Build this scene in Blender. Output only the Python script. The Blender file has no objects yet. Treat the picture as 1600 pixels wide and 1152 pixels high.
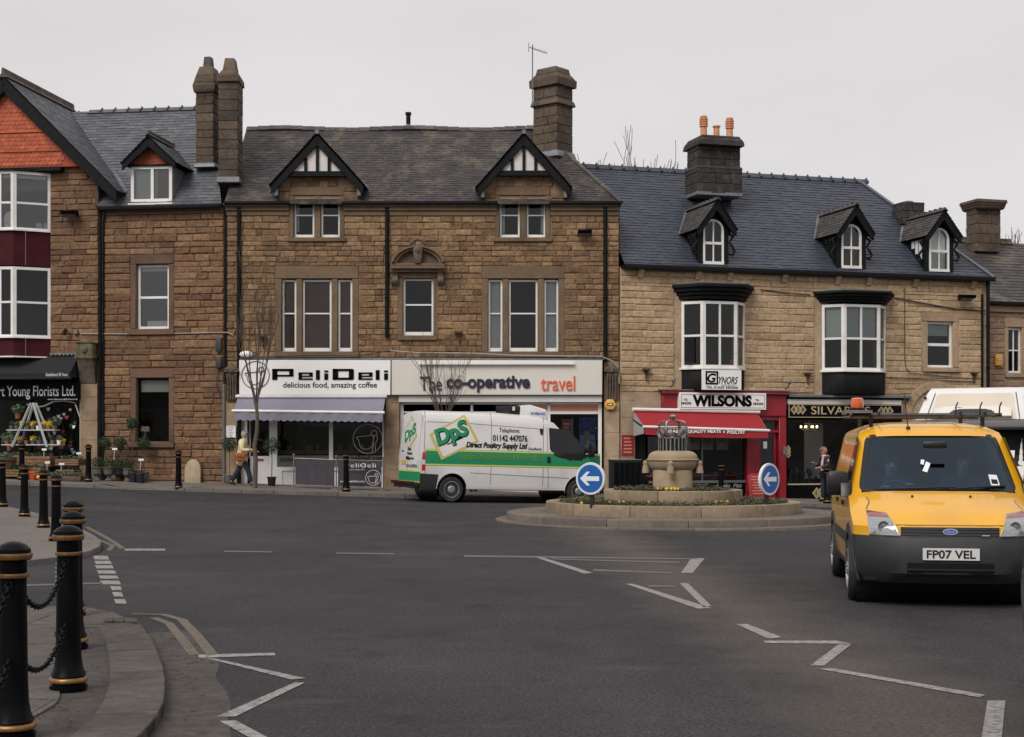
import bpy, bmesh, math, random
import numpy as np
from math import sin, cos, tan, pi, radians, sqrt, atan2
from mathutils import Vector, Matrix
rng = random.Random(11)
SC = bpy.context.scene
COL = SC.collection
# ------------------------------------------------------------------ camera, sky, sun, exposure
CAMZ = 1.6
FP = 2300.0                     # focal length in pixels of the 1600 px wide photograph
HZ = 690.0                      # horizon row of the photograph
cd = bpy.data.cameras.new('camera'); cam = bpy.data.objects.new('camera', cd); COL.objects.link(cam)
cam.location = (0, 0, CAMZ); cam.rotation_euler = (pi/2, 0, 0)
cd.sensor_fit = 'HORIZONTAL'; cd.sensor_width = 36; cd.lens = 36*FP/1600
cd.shift_y = (HZ-576)/1600; cd.clip_start = .1; cd.clip_end = 2000
SC.camera = cam
W = bpy.data.worlds.new('World'); SC.world = W; W.use_nodes = True
wn, wl = W.node_tree.nodes, W.node_tree.links
SUN_EL, SUN_ROT = radians(46), radians(212)
sky = wn.new('ShaderNodeTexSky'); sky.sky_type = 'NISHITA'; sky.sun_disc = False
sky.sun_elevation = SUN_EL; sky.sun_rotation = SUN_ROT; sky.air_density = 1.0; sky.dust_density = 3
tcw = wn.new('ShaderNodeTexCoord'); mpw = wn.new('ShaderNodeMapping'); mpw.inputs['Scale'].default_value = (1.2, 1.2, 4.0)
nzw = wn.new('ShaderNodeTexNoise'); nzw.inputs['Scale'].default_value = 1.6; nzw.inputs['Detail'].default_value = 5
crw = wn.new('ShaderNodeValToRGB')
crw.color_ramp.elements[0].position = .3; crw.color_ramp.elements[0].color = (7.1, 6.8, 6.9, 1)
crw.color_ramp.elements[1].position = .7; crw.color_ramp.elements[1].color = (8.3, 7.95, 7.95, 1)
mxw = wn.new('ShaderNodeMix'); mxw.data_type = 'RGBA'; mxw.inputs[0].default_value = .94   # a closed overcast over the clear sky
wl.new(tcw.outputs['Generated'], mpw.inputs[0]); wl.new(mpw.outputs[0], nzw.inputs['Vector']); wl.new(nzw.outputs['Fac'], crw.inputs[0])
wl.new(sky.outputs[0], mxw.inputs[6]); wl.new(crw.outputs[0], mxw.inputs[7])
wl.new(mxw.outputs[2], wn['Background'].inputs[0]); wn['Background'].inputs[1].default_value = .1
sd = bpy.data.lights.new('sun', 'SUN'); sun = bpy.data.objects.new('sun', sd); COL.objects.link(sun)
sd.energy = 2.3; sd.angle = radians(32); sd.color = (1, .96, .9)
sv = Vector((sin(SUN_ROT)*cos(SUN_EL), cos(SUN_ROT)*cos(SUN_EL), sin(SUN_EL)))
sun.rotation_euler = sv.to_track_quat('Z', 'Y').to_euler()
SC.view_settings.view_transform = 'Standard'; SC.view_settings.look = 'None'
SC.view_settings.exposure = 0; SC.view_settings.gamma = 1; SC.view_settings.use_curve_mapping = False
SC.render.engine = 'CYCLES'; SC.cycles.max_bounces = 6; SC.cycles.transparent_max_bounces = 12

# ------------------------------------------------------------------ materials
M = {}
def newmat(name):
    m = bpy.data.materials.new(name); m.use_nodes = True; M[name] = m
    return m, m.node_tree.nodes, m.node_tree.links, m.node_tree.nodes['Principled BSDF']
def mat(name, col, rough=.6, metal=0., var=.12, vs=6., bump=0., bs=40., spec=.5, coat=0., emit=None, es=1., dirt=None, ds=.6, da=.4):
    m, n, l, p = newmat(name)
    p.inputs['Roughness'].default_value = rough; p.inputs['Metallic'].default_value = metal
    p.inputs['Specular IOR Level'].default_value = spec; p.inputs['Coat Weight'].default_value = coat
    if coat: p.inputs['Coat Roughness'].default_value = .06
    g = n.new('ShaderNodeNewGeometry')
    def noise(s, d=6):
        z = n.new('ShaderNodeTexNoise'); z.inputs['Scale'].default_value = s; z.inputs['Detail'].default_value = d
        l.new(g.outputs['Position'], z.inputs['Vector']); return z
    c = tuple(col)+(1,)
    if var or dirt:
        mx = n.new('ShaderNodeMix'); mx.data_type = 'RGBA'; z = noise(vs)
        cr = n.new('ShaderNodeMapRange'); cr.inputs[1].default_value = .3; cr.inputs[2].default_value = .7
        l.new(z.outputs['Fac'], cr.inputs[0]); l.new(cr.outputs[0], mx.inputs[0])
        mx.inputs[6].default_value = tuple(v*(1-var) for v in col)+(1,); mx.inputs[7].default_value = tuple(min(1, v*(1+var)) for v in col)+(1,)
        out = mx.outputs[2]
        if dirt:
            m2 = n.new('ShaderNodeMix'); m2.data_type = 'RGBA'; z2 = noise(ds, 8)
            c2 = n.new('ShaderNodeMapRange'); c2.inputs[1].default_value = .5; c2.inputs[2].default_value = .72; c2.inputs[4].default_value = da
            l.new(z2.outputs['Fac'], c2.inputs[0]); l.new(c2.outputs[0], m2.inputs[0])
            l.new(out, m2.inputs[6]); m2.inputs[7].default_value = tuple(dirt)+(1,); out = m2.outputs[2]
        l.new(out, p.inputs['Base Color'])
    else: p.inputs['Base Color'].default_value = c
    if bump:
        b = n.new('ShaderNodeBump'); b.inputs['Strength'].default_value = bump; b.inputs['Distance'].default_value = .02
        z = noise(bs); l.new(z.outputs['Fac'], b.inputs['Height']); l.new(b.outputs[0], p.inputs['Normal'])
    if emit:
        p.inputs['Emission Color'].default_value = tuple(emit)+(1,); p.inputs['Emission Strength'].default_value = es
    return m
def piece_mat(name, cols, rough=.85, soot=(.02, .016, .014), sa=.55, ss=.55, bump=.6, bs=14., fine=.25, lich=None, la=.5, ls=3., spec=.3):
    """masonry / slate: every piece its own tone (object random, or the rnd attribute of joined pieces), soot and wear over it"""
    m, n, l, p = newmat(name)
    p.inputs['Roughness'].default_value = rough; p.inputs['Specular IOR Level'].default_value = spec
    g = n.new('ShaderNodeNewGeometry'); oi = n.new('ShaderNodeObjectInfo'); at = n.new('ShaderNodeAttribute'); at.attribute_name = 'rnd'
    ad = n.new('ShaderNodeMath'); ad.operation = 'ADD'; fr = n.new('ShaderNodeMath'); fr.operation = 'FRACT'
    l.new(oi.outputs['Random'], ad.inputs[0]); l.new(at.outputs['Fac'], ad.inputs[1]); l.new(ad.outputs[0], fr.inputs[0])
    cr = n.new('ShaderNodeValToRGB'); e = cr.color_ramp.elements
    while len(e) < len(cols): e.new(.5)
    for i, c in enumerate(cols): e[i].position = i/(len(cols)-1); e[i].color = tuple(c)+(1,)
    l.new(fr.outputs[0], cr.inputs[0]); out = cr.outputs[0]
    def noise(s, d=6, r=.55):
        z = n.new('ShaderNodeTexNoise'); z.inputs['Scale'].default_value = s; z.inputs['Detail'].default_value = d; z.inputs['Roughness'].default_value = r
        l.new(g.outputs['Position'], z.inputs['Vector']); return z
    def mixin(fac, col, a, lo, hi, src):
        mr = n.new('ShaderNodeMapRange'); mr.inputs[1].default_value = lo; mr.inputs[2].default_value = hi; mr.inputs[4].default_value = a
        l.new(fac, mr.inputs[0]); x = n.new('ShaderNodeMix'); x.data_type = 'RGBA'; l.new(mr.outputs[0], x.inputs[0]); l.new(src, x.inputs[6])
        x.inputs[7].default_value = tuple(col)+(1,); return x.outputs[2]
    z1 = noise(9, 8, .65)
    mul = n.new('ShaderNodeMix'); mul.data_type = 'RGBA'; mul.blend_type = 'MULTIPLY'; mul.inputs[0].default_value = 1
    mr = n.new('ShaderNodeMapRange'); mr.inputs[1].default_value = .3; mr.inputs[2].default_value = .7; mr.inputs[3].default_value = 1-fine; mr.inputs[4].default_value = 1+fine
    l.new(z1.outputs['Fac'], mr.inputs[0]); l.new(out, mul.inputs[6]); l.new(mr.outputs[0], mul.inputs[7]); out = mul.outputs[2]
    if sa: out = mixin(noise(ss, 8, .65).outputs['Fac'], soot, sa, .48, .72, out)
    if lich: out = mixin(noise(ls, 10, .75).outputs['Fac'], lich, la, .5, .66, out)
    l.new(out, p.inputs['Base Color'])
    if bump:
        b = n.new('ShaderNodeBump'); b.inputs['Strength'].default_value = bump; b.inputs['Distance'].default_value = .03
        l.new(noise(bs, 8, .6).outputs['Fac'], b.inputs['Height']); l.new(b.outputs[0], p.inputs['Normal'])
    return m
def glass_mat(name, tint=(.86,.9,.9), see=.95, rough=.015, spec=1.0, gloss=(.95,.97,1,1)):
    m, n, l, p = newmat(name); n.remove(p)
    tr = n.new('ShaderNodeBsdfTransparent'); tr.inputs[0].default_value = tuple(v*see for v in tint)+(1,)
    gl = n.new('ShaderNodeBsdfGlossy'); gl.inputs['Roughness'].default_value = rough; gl.inputs[0].default_value = gloss
    fr = n.new('ShaderNodeFresnel'); fr.inputs[0].default_value = 1.5
    mu = n.new('ShaderNodeMath'); mu.operation = 'MULTIPLY'; mu.inputs[1].default_value = spec; mu.use_clamp = True
    mx = n.new('ShaderNodeMixShader'); g = n.new('ShaderNodeNewGeometry'); z = n.new('ShaderNodeTexNoise'); z.inputs['Scale'].default_value = 1.4
    l.new(g.outputs['Position'], z.inputs['Vector']); b = n.new('ShaderNodeBump'); b.inputs['Strength'].default_value = .006; b.inputs['Distance'].default_value = .05
    l.new(z.outputs['Fac'], b.inputs['Height']); l.new(b.outputs[0], gl.inputs['Normal'])
    l.new(fr.outputs[0], mu.inputs[0]); l.new(mu.outputs[0], mx.inputs[0]); l.new(tr.outputs[0], mx.inputs[1]); l.new(gl.outputs[0], mx.inputs[2])
    l.new(mx.outputs[0], n['Material Output'].inputs[0]); return m

piece_mat('brown_stone', [(0.140,0.083,0.046),(0.215,0.132,0.072),(0.265,0.167,0.092),(0.185,0.111,0.060),(0.300,0.193,0.107),(0.155,0.092,0.052),(0.240,0.149,0.081)], soot=(.075,.053,.038), sa=.6, ss=.5, fine=.38, bump=1.0, bs=11)
piece_mat('red_stone', [(0.130,0.070,0.041),(0.195,0.108,0.060),(0.230,0.132,0.075),(0.165,0.090,0.050),(0.250,0.152,0.086),(0.130,0.074,0.043),(0.210,0.119,0.067)], soot=(.062,.043,.032), sa=.6, ss=.45, fine=.38, bump=1.0, bs=11)
piece_mat('buff_stone', [(.40,.28,.165),(.50,.36,.22),(.44,.31,.185),(.54,.395,.25),(.36,.25,.15),(.47,.335,.205)], soot=(.22,.155,.10), sa=.45, ss=.6, fine=.3, bump=.9, bs=11)
piece_mat('pink_stone', [(.25,.17,.12),(.33,.23,.16),(.28,.185,.128),(.36,.255,.18)], soot=(.1,.07,.05), sa=.5)
piece_mat('dark_stone', [(0.085,0.062,0.046),(0.119,0.086,0.062),(0.068,0.052,0.040),(0.145,0.102,0.072)], soot=(.02,.018,.016), sa=.75, ss=1.2, lich=(.16,.15,.115), la=.35, ls=4)
piece_mat('black_stone', [(.035,.032,.03),(.05,.044,.04),(.028,.026,.025)], soot=(.012,.012,.012), sa=.7, ss=1.5, lich=(.18,.17,.16), la=.3, ls=5)
piece_mat('dressed_stone', [(0.165,0.110,0.068),(0.185,0.125,0.077),(0.150,0.100,0.061)], soot=(.05,.038,.03), sa=.55, ss=1.0, bump=.2, bs=40, fine=.15)
piece_mat('dressed_red', [(0.147,0.087,0.057),(0.166,0.099,0.064)], soot=(.045,.032,.026), sa=.6, ss=1.0, bump=.2, bs=40, fine=.15)
piece_mat('dressed_buff', [(.36,.255,.165),(.40,.285,.187)], soot=(.19,.13,.085), sa=.55, ss=.9, bump=.2, bs=40, fine=.15)
piece_mat('mortar_brown', [(0.300,0.204,0.123)]*2, soot=(.05,.036,.027), sa=.4, fine=.2)
piece_mat('mortar_red', [(0.193,0.124,0.081)]*2, soot=(.04,.029,.023), sa=.4, fine=.2)
piece_mat('mortar_buff', [(.44,.33,.215)]*2, soot=(.2,.14,.09), sa=.4, fine=.2)
piece_mat('old_slate', [(0.044,0.038,0.039),(0.060,0.051,0.051),(0.036,0.032,0.036),(0.051,0.045,0.043),(0.070,0.058,0.056)], rough=.55, soot=(.03,.029,.03), sa=.4, ss=.6, bump=.3, bs=30, lich=(.17,.145,.105), la=.75, ls=1.3, spec=.4)
piece_mat('grey_slate', [(0.085,0.089,0.102),(0.106,0.112,0.126),(0.072,0.076,0.089),(0.093,0.099,0.111),(0.128,0.132,0.145)], rough=.5, soot=(.06,.062,.07), sa=.3, bump=.25, bs=30, spec=.4)
piece_mat('blue_slate', [(0.043,0.049,0.066),(0.051,0.060,0.078),(0.037,0.043,0.060),(0.048,0.054,0.071)], rough=.45, soot=(.035,.04,.055), sa=.3, bump=.2, bs=30, spec=.45)
piece_mat('red_tile', [(.42,.10,.05),(.50,.13,.065),(.36,.082,.042),(.46,.115,.056)], rough=.75, soot=(.16,.045,.028), sa=.45, ss=1.2, bump=.2)
piece_mat('ridge_tile', [(.10,.085,.072),(.13,.105,.085),(.085,.075,.066)], soot=(.04,.036,.032), sa=.5, lich=(.2,.18,.14), la=.4)
piece_mat('kerb', [(0.145,0.132,0.119),(0.170,0.155,0.140),(0.128,0.117,0.106)], soot=(.08,.07,.062), sa=.5, ss=1.5, bump=.35, bs=60, fine=.2)
piece_mat('paving', [(0.162,0.143,0.126),(0.183,0.162,0.140),(0.145,0.128,0.113),(0.170,0.153,0.136)], soot=(.09,.075,.062), sa=.55, ss=.9, bump=.3, bs=60, fine=.2)
piece_mat('paving_near_shaded', [(0.098,0.088,0.078),(0.111,0.099,0.087),(0.088,0.078,0.071),(0.104,0.093,0.083)], soot=(.055,.046,.039), sa=.6, ss=1.1, bump=.5, bs=60, fine=.3, lich=(.06,.052,.045), la=.6, ls=5)  # same paving, dirtier, with corner vignette and shade darkened into its colours
piece_mat('island_stone', [(.25,.195,.135),(.29,.225,.155),(.22,.168,.115)], soot=(.09,.066,.045), sa=.6, ss=1.0, bump=.25, bs=40, fine=.2)
piece_mat('step_stone', [(0.136,0.115,0.098),(0.162,0.136,0.115),(0.119,0.100,0.085)], soot=(.08,.063,.05), sa=.6, ss=1.2, bump=.3, bs=50, fine=.2)
mat('lead', (.16,.17,.185), .5, .2, .25, 4)
mat('white_paint', (.78,.77,.74), .4, 0, .05, 3, dirt=(.45,.43,.4), ds=2.5, da=.3)
mat('cream_paint', (.68,.65,.58), .5, 0, .05, 3)
mat('sign_white', (.83,.82,.80), .4, 0, .02, 2)
mat('coop_panel', (.66,.63,.57), .4, 0, .03, 1.5)
mat('shutter', (.60,.58,.55), .45, 0, .05, 3)
mat('black_paint', (.004,.004,.005), .36, 0, .2, 5, spec=.08)
mat('black_timber', (.011,.011,.012), .6, 0, .3, 8, spec=.12)
mat('gutter_black', (.007,.007,.008), .5, 0, .2, 6, spec=.15)
mat('plaster', (.66,.61,.58), .7, 0, .08, 5)
mat('gold', (.27,.145,.062), .4, .8, .25, 30)
mat('pale_gold', (.55,.45,.25), .4, .3, .1, 10)
mat('dark_red', (.055,.008,.011), .6, 0, .2, 3, spec=.15)
mat('shop_red', (.27,.014,.024), .38, 0, .1, 4)
mat('awning_red', (.30,.014,.02), .75, 0, .06, 6)
mat('awning_grey', (.20,.195,.25), .8, 0, .05, 6)
mat('awning_black', (.011,.011,.012), .9, 0, .15, 6)
mat('end_grey', (.33,.33,.34), .7)
mat('charcoal', (.014,.014,.016), .7, spec=.2)
mat('navy', (.015,.014,.035), .5, 0, 0)
mat('orange_red', (.68,.11,.035), .5, 0, 0)
mat('salmon', (.55,.235,.16), .5, 0, .06)
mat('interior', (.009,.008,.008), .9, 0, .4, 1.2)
mat('interior_brown', (.15,.075,.055), .85, 0, .3, 1.5)
mat('net', (.72,.72,.70), .9, 0, .1, 14)
mat('blind', (.62,.6,.55), .8, 0, .04)
mat('green_blind', (.44,.48,.45), .8, 0, .04)
mat('grey_steel', (.20,.205,.21), .45, .5, .1, 8)
mat('wire', (.03,.029,.03), .6)
mat('pale_wire', (.33,.3,.27), .6)
mat('alarm_yellow', (.72,.38,.05), .4, 0, .04)
mat('orange', (.75,.27,.03), .4, 0, .05)
mat('poster_blue', (.03,.07,.33), .35, 0, .7, 7)
mat('poster_sky', (.22,.42,.66), .35, 0, .5, 12)
mat('skin', (.52,.29,.2), .55, 0, .06, 30)
mat('pink_poster', (.6,.05,.3), .4)
mat('chalk', (.5,.48,.46), .8, 0, .2, 60)
mat('wood', (.20,.11,.055), .6, 0, .3, 9)
mat('dark_wood', (.09,.055,.035), .65, 0, .3, 9)
mat('terracotta', (.26,.10,.05), .7, 0, .15, 12)
mat('orange_clay', (.58,.26,.13), .7, 0, .12, 12, dirt=(.25,.13,.08), ds=8)
mat('pot_grey', (.11,.105,.10), .7, 0, .2, 10)
mat('pot_black', (.015,.015,.017), .45)
mat('topiary', (.02,.045,.014), .7, 0, .5, 25)
mat('pale_green', (.09,.13,.075), .7, 0, .4, 20)
mat('soil', (.05,.034,.024), .95, 0, .4, 14)
mat('white_wood', (.42,.44,.44), .5, 0, .06)
mat('sandstone_slab', (.37,.305,.20), .85, 0, .15, 5, bump=.2)
mat('concrete_pier', (.30,.21,.135), .85, 0, .2, 3, bump=.2, bs=50, dirt=(.09,.07,.045), ds=1.6, da=.6)
mat('buff_pier', (.37,.27,.18), .85, 0, .18, 3, bump=.2, bs=50, dirt=(.17,.12,.08), ds=1.4, da=.55)
mat('carved_stone', (.12,.09,.065), .85, 0, .35, 8, bump=.4, bs=30)
mat('moss_stone', (.115,.10,.055), .9, 0, .4, 6, bump=.3)
mat('bulb', (1,.9,.7), .4, 0, 0, emit=(1,.78,.48), es=9)
glass_mat('glass', spec=.95)
glass_mat('glass_bright', spec=2.4)
glass_mat('shop_glass', (.8,.82,.83), .9, spec=1.2)
glass_mat('dark_glass', (.3,.32,.34), .5, spec=1.2)

# ------------------------------------------------------------------ mesh helpers
class MB:
    def __init__(s): s.v = []; s.f = []; s.r = []
    def add(s, vs, fs, r=0.):
        o = len(s.v); s.v += [tuple(p) for p in vs]; s.f += [tuple(i+o for i in f) for f in fs]; s.r += [r]*len(fs); return s
    def box(s, x0, x1, y0, y1, z0, z1, r=0.):
        return s.add([(x0,y0,z0),(x1,y0,z0),(x1,y1,z0),(x0,y1,z0),(x0,y0,z1),(x1,y0,z1),(x1,y1,z1),(x0,y1,z1)],
                     [(0,3,2,1),(4,5,6,7),(0,1,5,4),(1,2,6,5),(2,3,7,6),(3,0,4,7)], r)
    def quad(s, a, b, c, d, r=0.): return s.add([a,b,c,d], [(0,1,2,3)], r)
    def prism(s, poly, a, b, ax='y', r=0.):
        n = len(poly)
        q = (lambda p, t: (p[0],t,p[1])) if ax == 'y' else (lambda p, t: (p[0],p[1],t)) if ax == 'z' else (lambda p, t: (t,p[0],p[1]))
        return s.add([q(p,a) for p in poly]+[q(p,b) for p in poly],
                     [tuple(range(n)), tuple(range(2*n-1, n-1, -1))]+[(i,(i+1)%n,(i+1)%n+n,i+n) for i in range(n)], r)
    def strip(s, outer, inner, a, b, ax='y', closed=True, r=0.):
        n = len(outer); q = (lambda p, t: (p[0],t,p[1])) if ax == 'y' else (lambda p, t: (p[0],p[1],t)) if ax == 'z' else (lambda p, t: (t,p[0],p[1]))
        vs = [q(p,a) for p in outer]+[q(p,a) for p in inner]+[q(p,b) for p in outer]+[q(p,b) for p in inner]; fs = []
        for i in range(n if closed else n-1):
            j = (i+1) % n
            fs += [(i,j,n+j,n+i),(2*n+i,3*n+i,3*n+j,2*n+j),(i,2*n+i,2*n+j,j),(n+i,n+j,3*n+j,3*n+i)]
        if not closed: fs += [(0,n,3*n,2*n),(n-1,3*n-1,4*n-1,2*n-1)]
        return s.add(vs, fs, r)
    def tube(s, pts, rad, n=8, r=0., cap=True, closed=False):
        pts = [Vector(p) for p in pts]; k = len(pts); rs = rad if isinstance(rad, (list, tuple)) else [rad]*k; vs = []; fs = []
        up = None
        for i, p in enumerate(pts):
            if closed: t = pts[(i+1)%k]-pts[i-1]
            else: t = pts[min(i+1,k-1)]-pts[max(i-1,0)]
            t = t.normalized() if t.length > 1e-9 else Vector((0,0,1))
            if up is None: up = Vector((0,0,1)) if abs(t.z) < .9 else Vector((1,0,0))
            a = up.cross(t)
            if a.length < 1e-6: a = Vector((1,0,0)).cross(t)
            a.normalize(); b = t.cross(a); up = b
            vs += [p+(a*cos(2*pi*j/n)+b*sin(2*pi*j/n))*rs[i] for j in range(n)]
        for i in range(k if closed else k-1):
            for j in range(n):
                i2 = (i+1) % k; fs.append((i*n+j, i*n+(j+1)%n, i2*n+(j+1)%n, i2*n+j))
        if cap and not closed: fs += [tuple(range(n-1,-1,-1)), tuple((k-1)*n+j for j in range(n))]
        return s.add(vs, fs, r)
    def lathe(s, prof, c=(0,0,0), n=20, r=0., sx=1, sy=1):
        k = len(prof); vs = [(c[0]+p[0]*cos(2*pi*j/n)*sx, c[1]+p[0]*sin(2*pi*j/n)*sy, c[2]+p[1]) for p in prof for j in range(n)]
        fs = [(i*n+j, i*n+(j+1)%n, (i+1)*n+(j+1)%n, (i+1)*n+j) for i in range(k-1) for j in range(n)]
        fs += [tuple(range(n-1,-1,-1)), tuple((k-1)*n+j for j in range(n))]
        return s.add(vs, fs, r)
    def ball(s, c, rx, ry=None, rz=None, n=12, m=8, r=0.):
        ry = ry or rx; rz = rz or rx
        return s.lathe([(sin(pi*i/m)*1.0+1e-5, -cos(pi*i/m)*rz) for i in range(m+1)], c, n, r, rx, ry)
    def disc(s, c, rx, rz, y, n=24, r=0.):
        return s.add([(c[0]+rx*cos(2*pi*i/n), y, c[2]+rz*sin(2*pi*i/n)) for i in range(n)], [tuple(range(n))], r)
    def xf(s, Mx): s.v = [tuple(Mx @ Vector(p)) for p in s.v]; return s
def link(o, parent=None):
    COL.objects.link(o)
    if parent is not None: o.parent = parent
    return o
def obj(name, mb, m, parent=None, org=(0,0,0), smooth=None, bev=0., recalc=True, Mx=None, attr=False, seg=2):
    v = mb.v
    if Mx is not None: v = [Mx @ Vector(p) for p in v]
    if org != (0,0,0): v = [(p[0]-org[0], p[1]-org[1], p[2]-org[2]) for p in v]
    me = bpy.data.meshes.new(name); me.from_pydata([tuple(p) for p in v], [], mb.f)
    if attr:
        a = me.attributes.new('rnd', 'FLOAT', 'FACE'); a.data.foreach_set('value', mb.r)
    if recalc or bev:
        bm = bmesh.new(); bm.from_mesh(me)
        if recalc: bmesh.ops.recalc_face_normals(bm, faces=bm.faces)
        if bev:
            es = [e for e in bm.edges if len(e.link_faces) == 2 and e.calc_face_angle(0) > .5]
            bmesh.ops.bevel(bm, geom=es, offset=bev, segments=seg, affect='EDGES', profile=.5, clamp_overlap=True)
        bm.to_mesh(me); bm.free()
    me.materials.append(M[m])
    if smooth or bev:
        me.polygons.foreach_set('use_smooth', [True]*len(me.polygons)); me.set_sharp_from_angle(angle=radians(smooth or 40))
    o = bpy.data.objects.new(name, me); link(o, parent)
    return o
def tag(o, label=None, cat=None, group=None, kind=None):
    if label: o['label'] = label
    if cat: o['category'] = cat
    if group: o['group'] = group
    if kind: o['kind'] = kind
    return o
def empty(name, loc=(0,0,0), rz=0., label=None, cat=None, group=None):
    o = bpy.data.objects.new(name, None); link(o); o.location = loc; o.rotation_euler = (0,0,rz); o.empty_display_size = .3
    return tag(o, label, cat, group)
def copy_tree(o, parent=None):
    c = o.copy(); COL.objects.link(c)
    if parent is not None: c.parent = parent
    for ch in list(o.children): copy_tree(ch, c)
    return c
_tm = {}
def text_mesh(s, bold=0., shear=0., ext=.01):
    key = (s, bold, shear, ext)
    if key not in _tm:
        c = bpy.data.curves.new('text', 'FONT'); c.body = s; c.offset = bold; c.shear = shear; c.extrude = ext; c.resolution_u = 4
        o = bpy.data.objects.new('text', c); COL.objects.link(o)
        dg = bpy.context.evaluated_depsgraph_get(); me = bpy.data.meshes.new_from_object(o.evaluated_get(dg))
        vs = np.array([v.co[:] for v in me.vertices]); fs = [tuple(p.vertices) for p in me.polygons]
        bpy.data.objects.remove(o); bpy.data.curves.remove(c); bpy.data.meshes.remove(me)
        _tm[key] = (vs, fs)
    return _tm[key]
def text_mb(s, x0, x1, z0, z1, y, bold=0., shear=0., th=.006, mb=None):
    """lettering that fills the box x0..x1, z0..z1 and stands th proud of y, read from -y"""
    vs, fs = text_mesh(s, bold, shear); mb = mb or MB()
    a, b = vs.min(0), vs.max(0)
    out = [(x0+(p[0]-a[0])/(b[0]-a[0])*(x1-x0), y-(th if p[2] > 0 else -.001), z0+(p[1]-a[1])/(b[1]-a[1])*(z1-z0)) for p in vs]
    return mb.add(out, fs)
class Fac:
    """a facade plane: local x runs along it to the right, y into the building, z up"""
    def __init__(s, X, Y, deg):
        s.X, s.Y, s.a = X, Y, radians(deg); s.Mx = Matrix.Translation((X,Y,0)) @ Matrix.Rotation(s.a, 4, 'Z')
    def p(s, px, py, off=0.):
        k = (px-800)/FP; c, n = cos(s.a), sin(s.a)
        Y = (off + s.Y*c - s.X*n)/(c-k*n)
        return ((k*Y-s.X)*c+(Y-s.Y)*n, CAMZ+(HZ-py)/FP*Y)
    def r(s, x0, y0, x1, y1, off=0.):
        ym = (y0+y1)/2; xm = (x0+x1)/2
        return s.p(x0,ym,off)[0], s.p(x1,ym,off)[0], s.p(xm,y1,off)[1], s.p(xm,y0,off)[1]
    def u(s, px, off=0.): return s.p(px, 500, off)[0]
    def z(s, px, py, off=0.): return s.p(px, py, off)[1]
    def world(s, u, v, z): return s.Mx @ Vector((u, v, z))
    def thing(s, name, u, v, z, label, cat, group=None):
        o = empty(name, s.world(u, v, z), s.a, label, cat, group); o['_o'] = 0; del o['_o']
        return o, (u, v, z)

# ------------------------------------------------------------------ masonry, slates, windows
def _stone_var(k, margin):
    r = random.Random(k); nx, nz = 4, 4; vs = []; fs = []
    xs = [0, margin, 1-margin, 1]; zs = [0, .14, .86, 1]
    for j in range(nz):
        for i in range(nx):
            edge = i in (0,3) or j in (0,3)
            vs.append((xs[i]+r.uniform(-.5,.5)*margin*.55, r.uniform(-.15,.2) if edge else -r.uniform(.3, 1.1), zs[j]+r.uniform(-.05,.05)))
    for j in range(nz-1):
        for i in range(nx-1): fs.append((j*nx+i, j*nx+i+1, (j+1)*nx+i+1, (j+1)*nx+i))
    b = len(vs); vs += [(0,.9,0),(1,.9,0),(1,.9,1),(0,.9,1)]
    fs += [(0,b,b+1,3,2,1),(3,b+1,b+2,15,11,7),(15,b+2,b+3,12,13,14),(12,b+3,b,0,4,8)]
    return vs, fs
_SV = {}
def stone_sets(m):
    if m not in _SV:
        _SV[m] = []
        for c, mg in enumerate((.09, .055, .035)):
            row = []
            for k in range(6):
                vs, fs = _stone_var(c*10+k, mg); me = bpy.data.meshes.new('stone'); me.from_pydata(vs, [], fs); me.materials.append(M[m]); row.append((me, vs, fs))
            _SV[m].append(row)
    return _SV[m]
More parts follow.
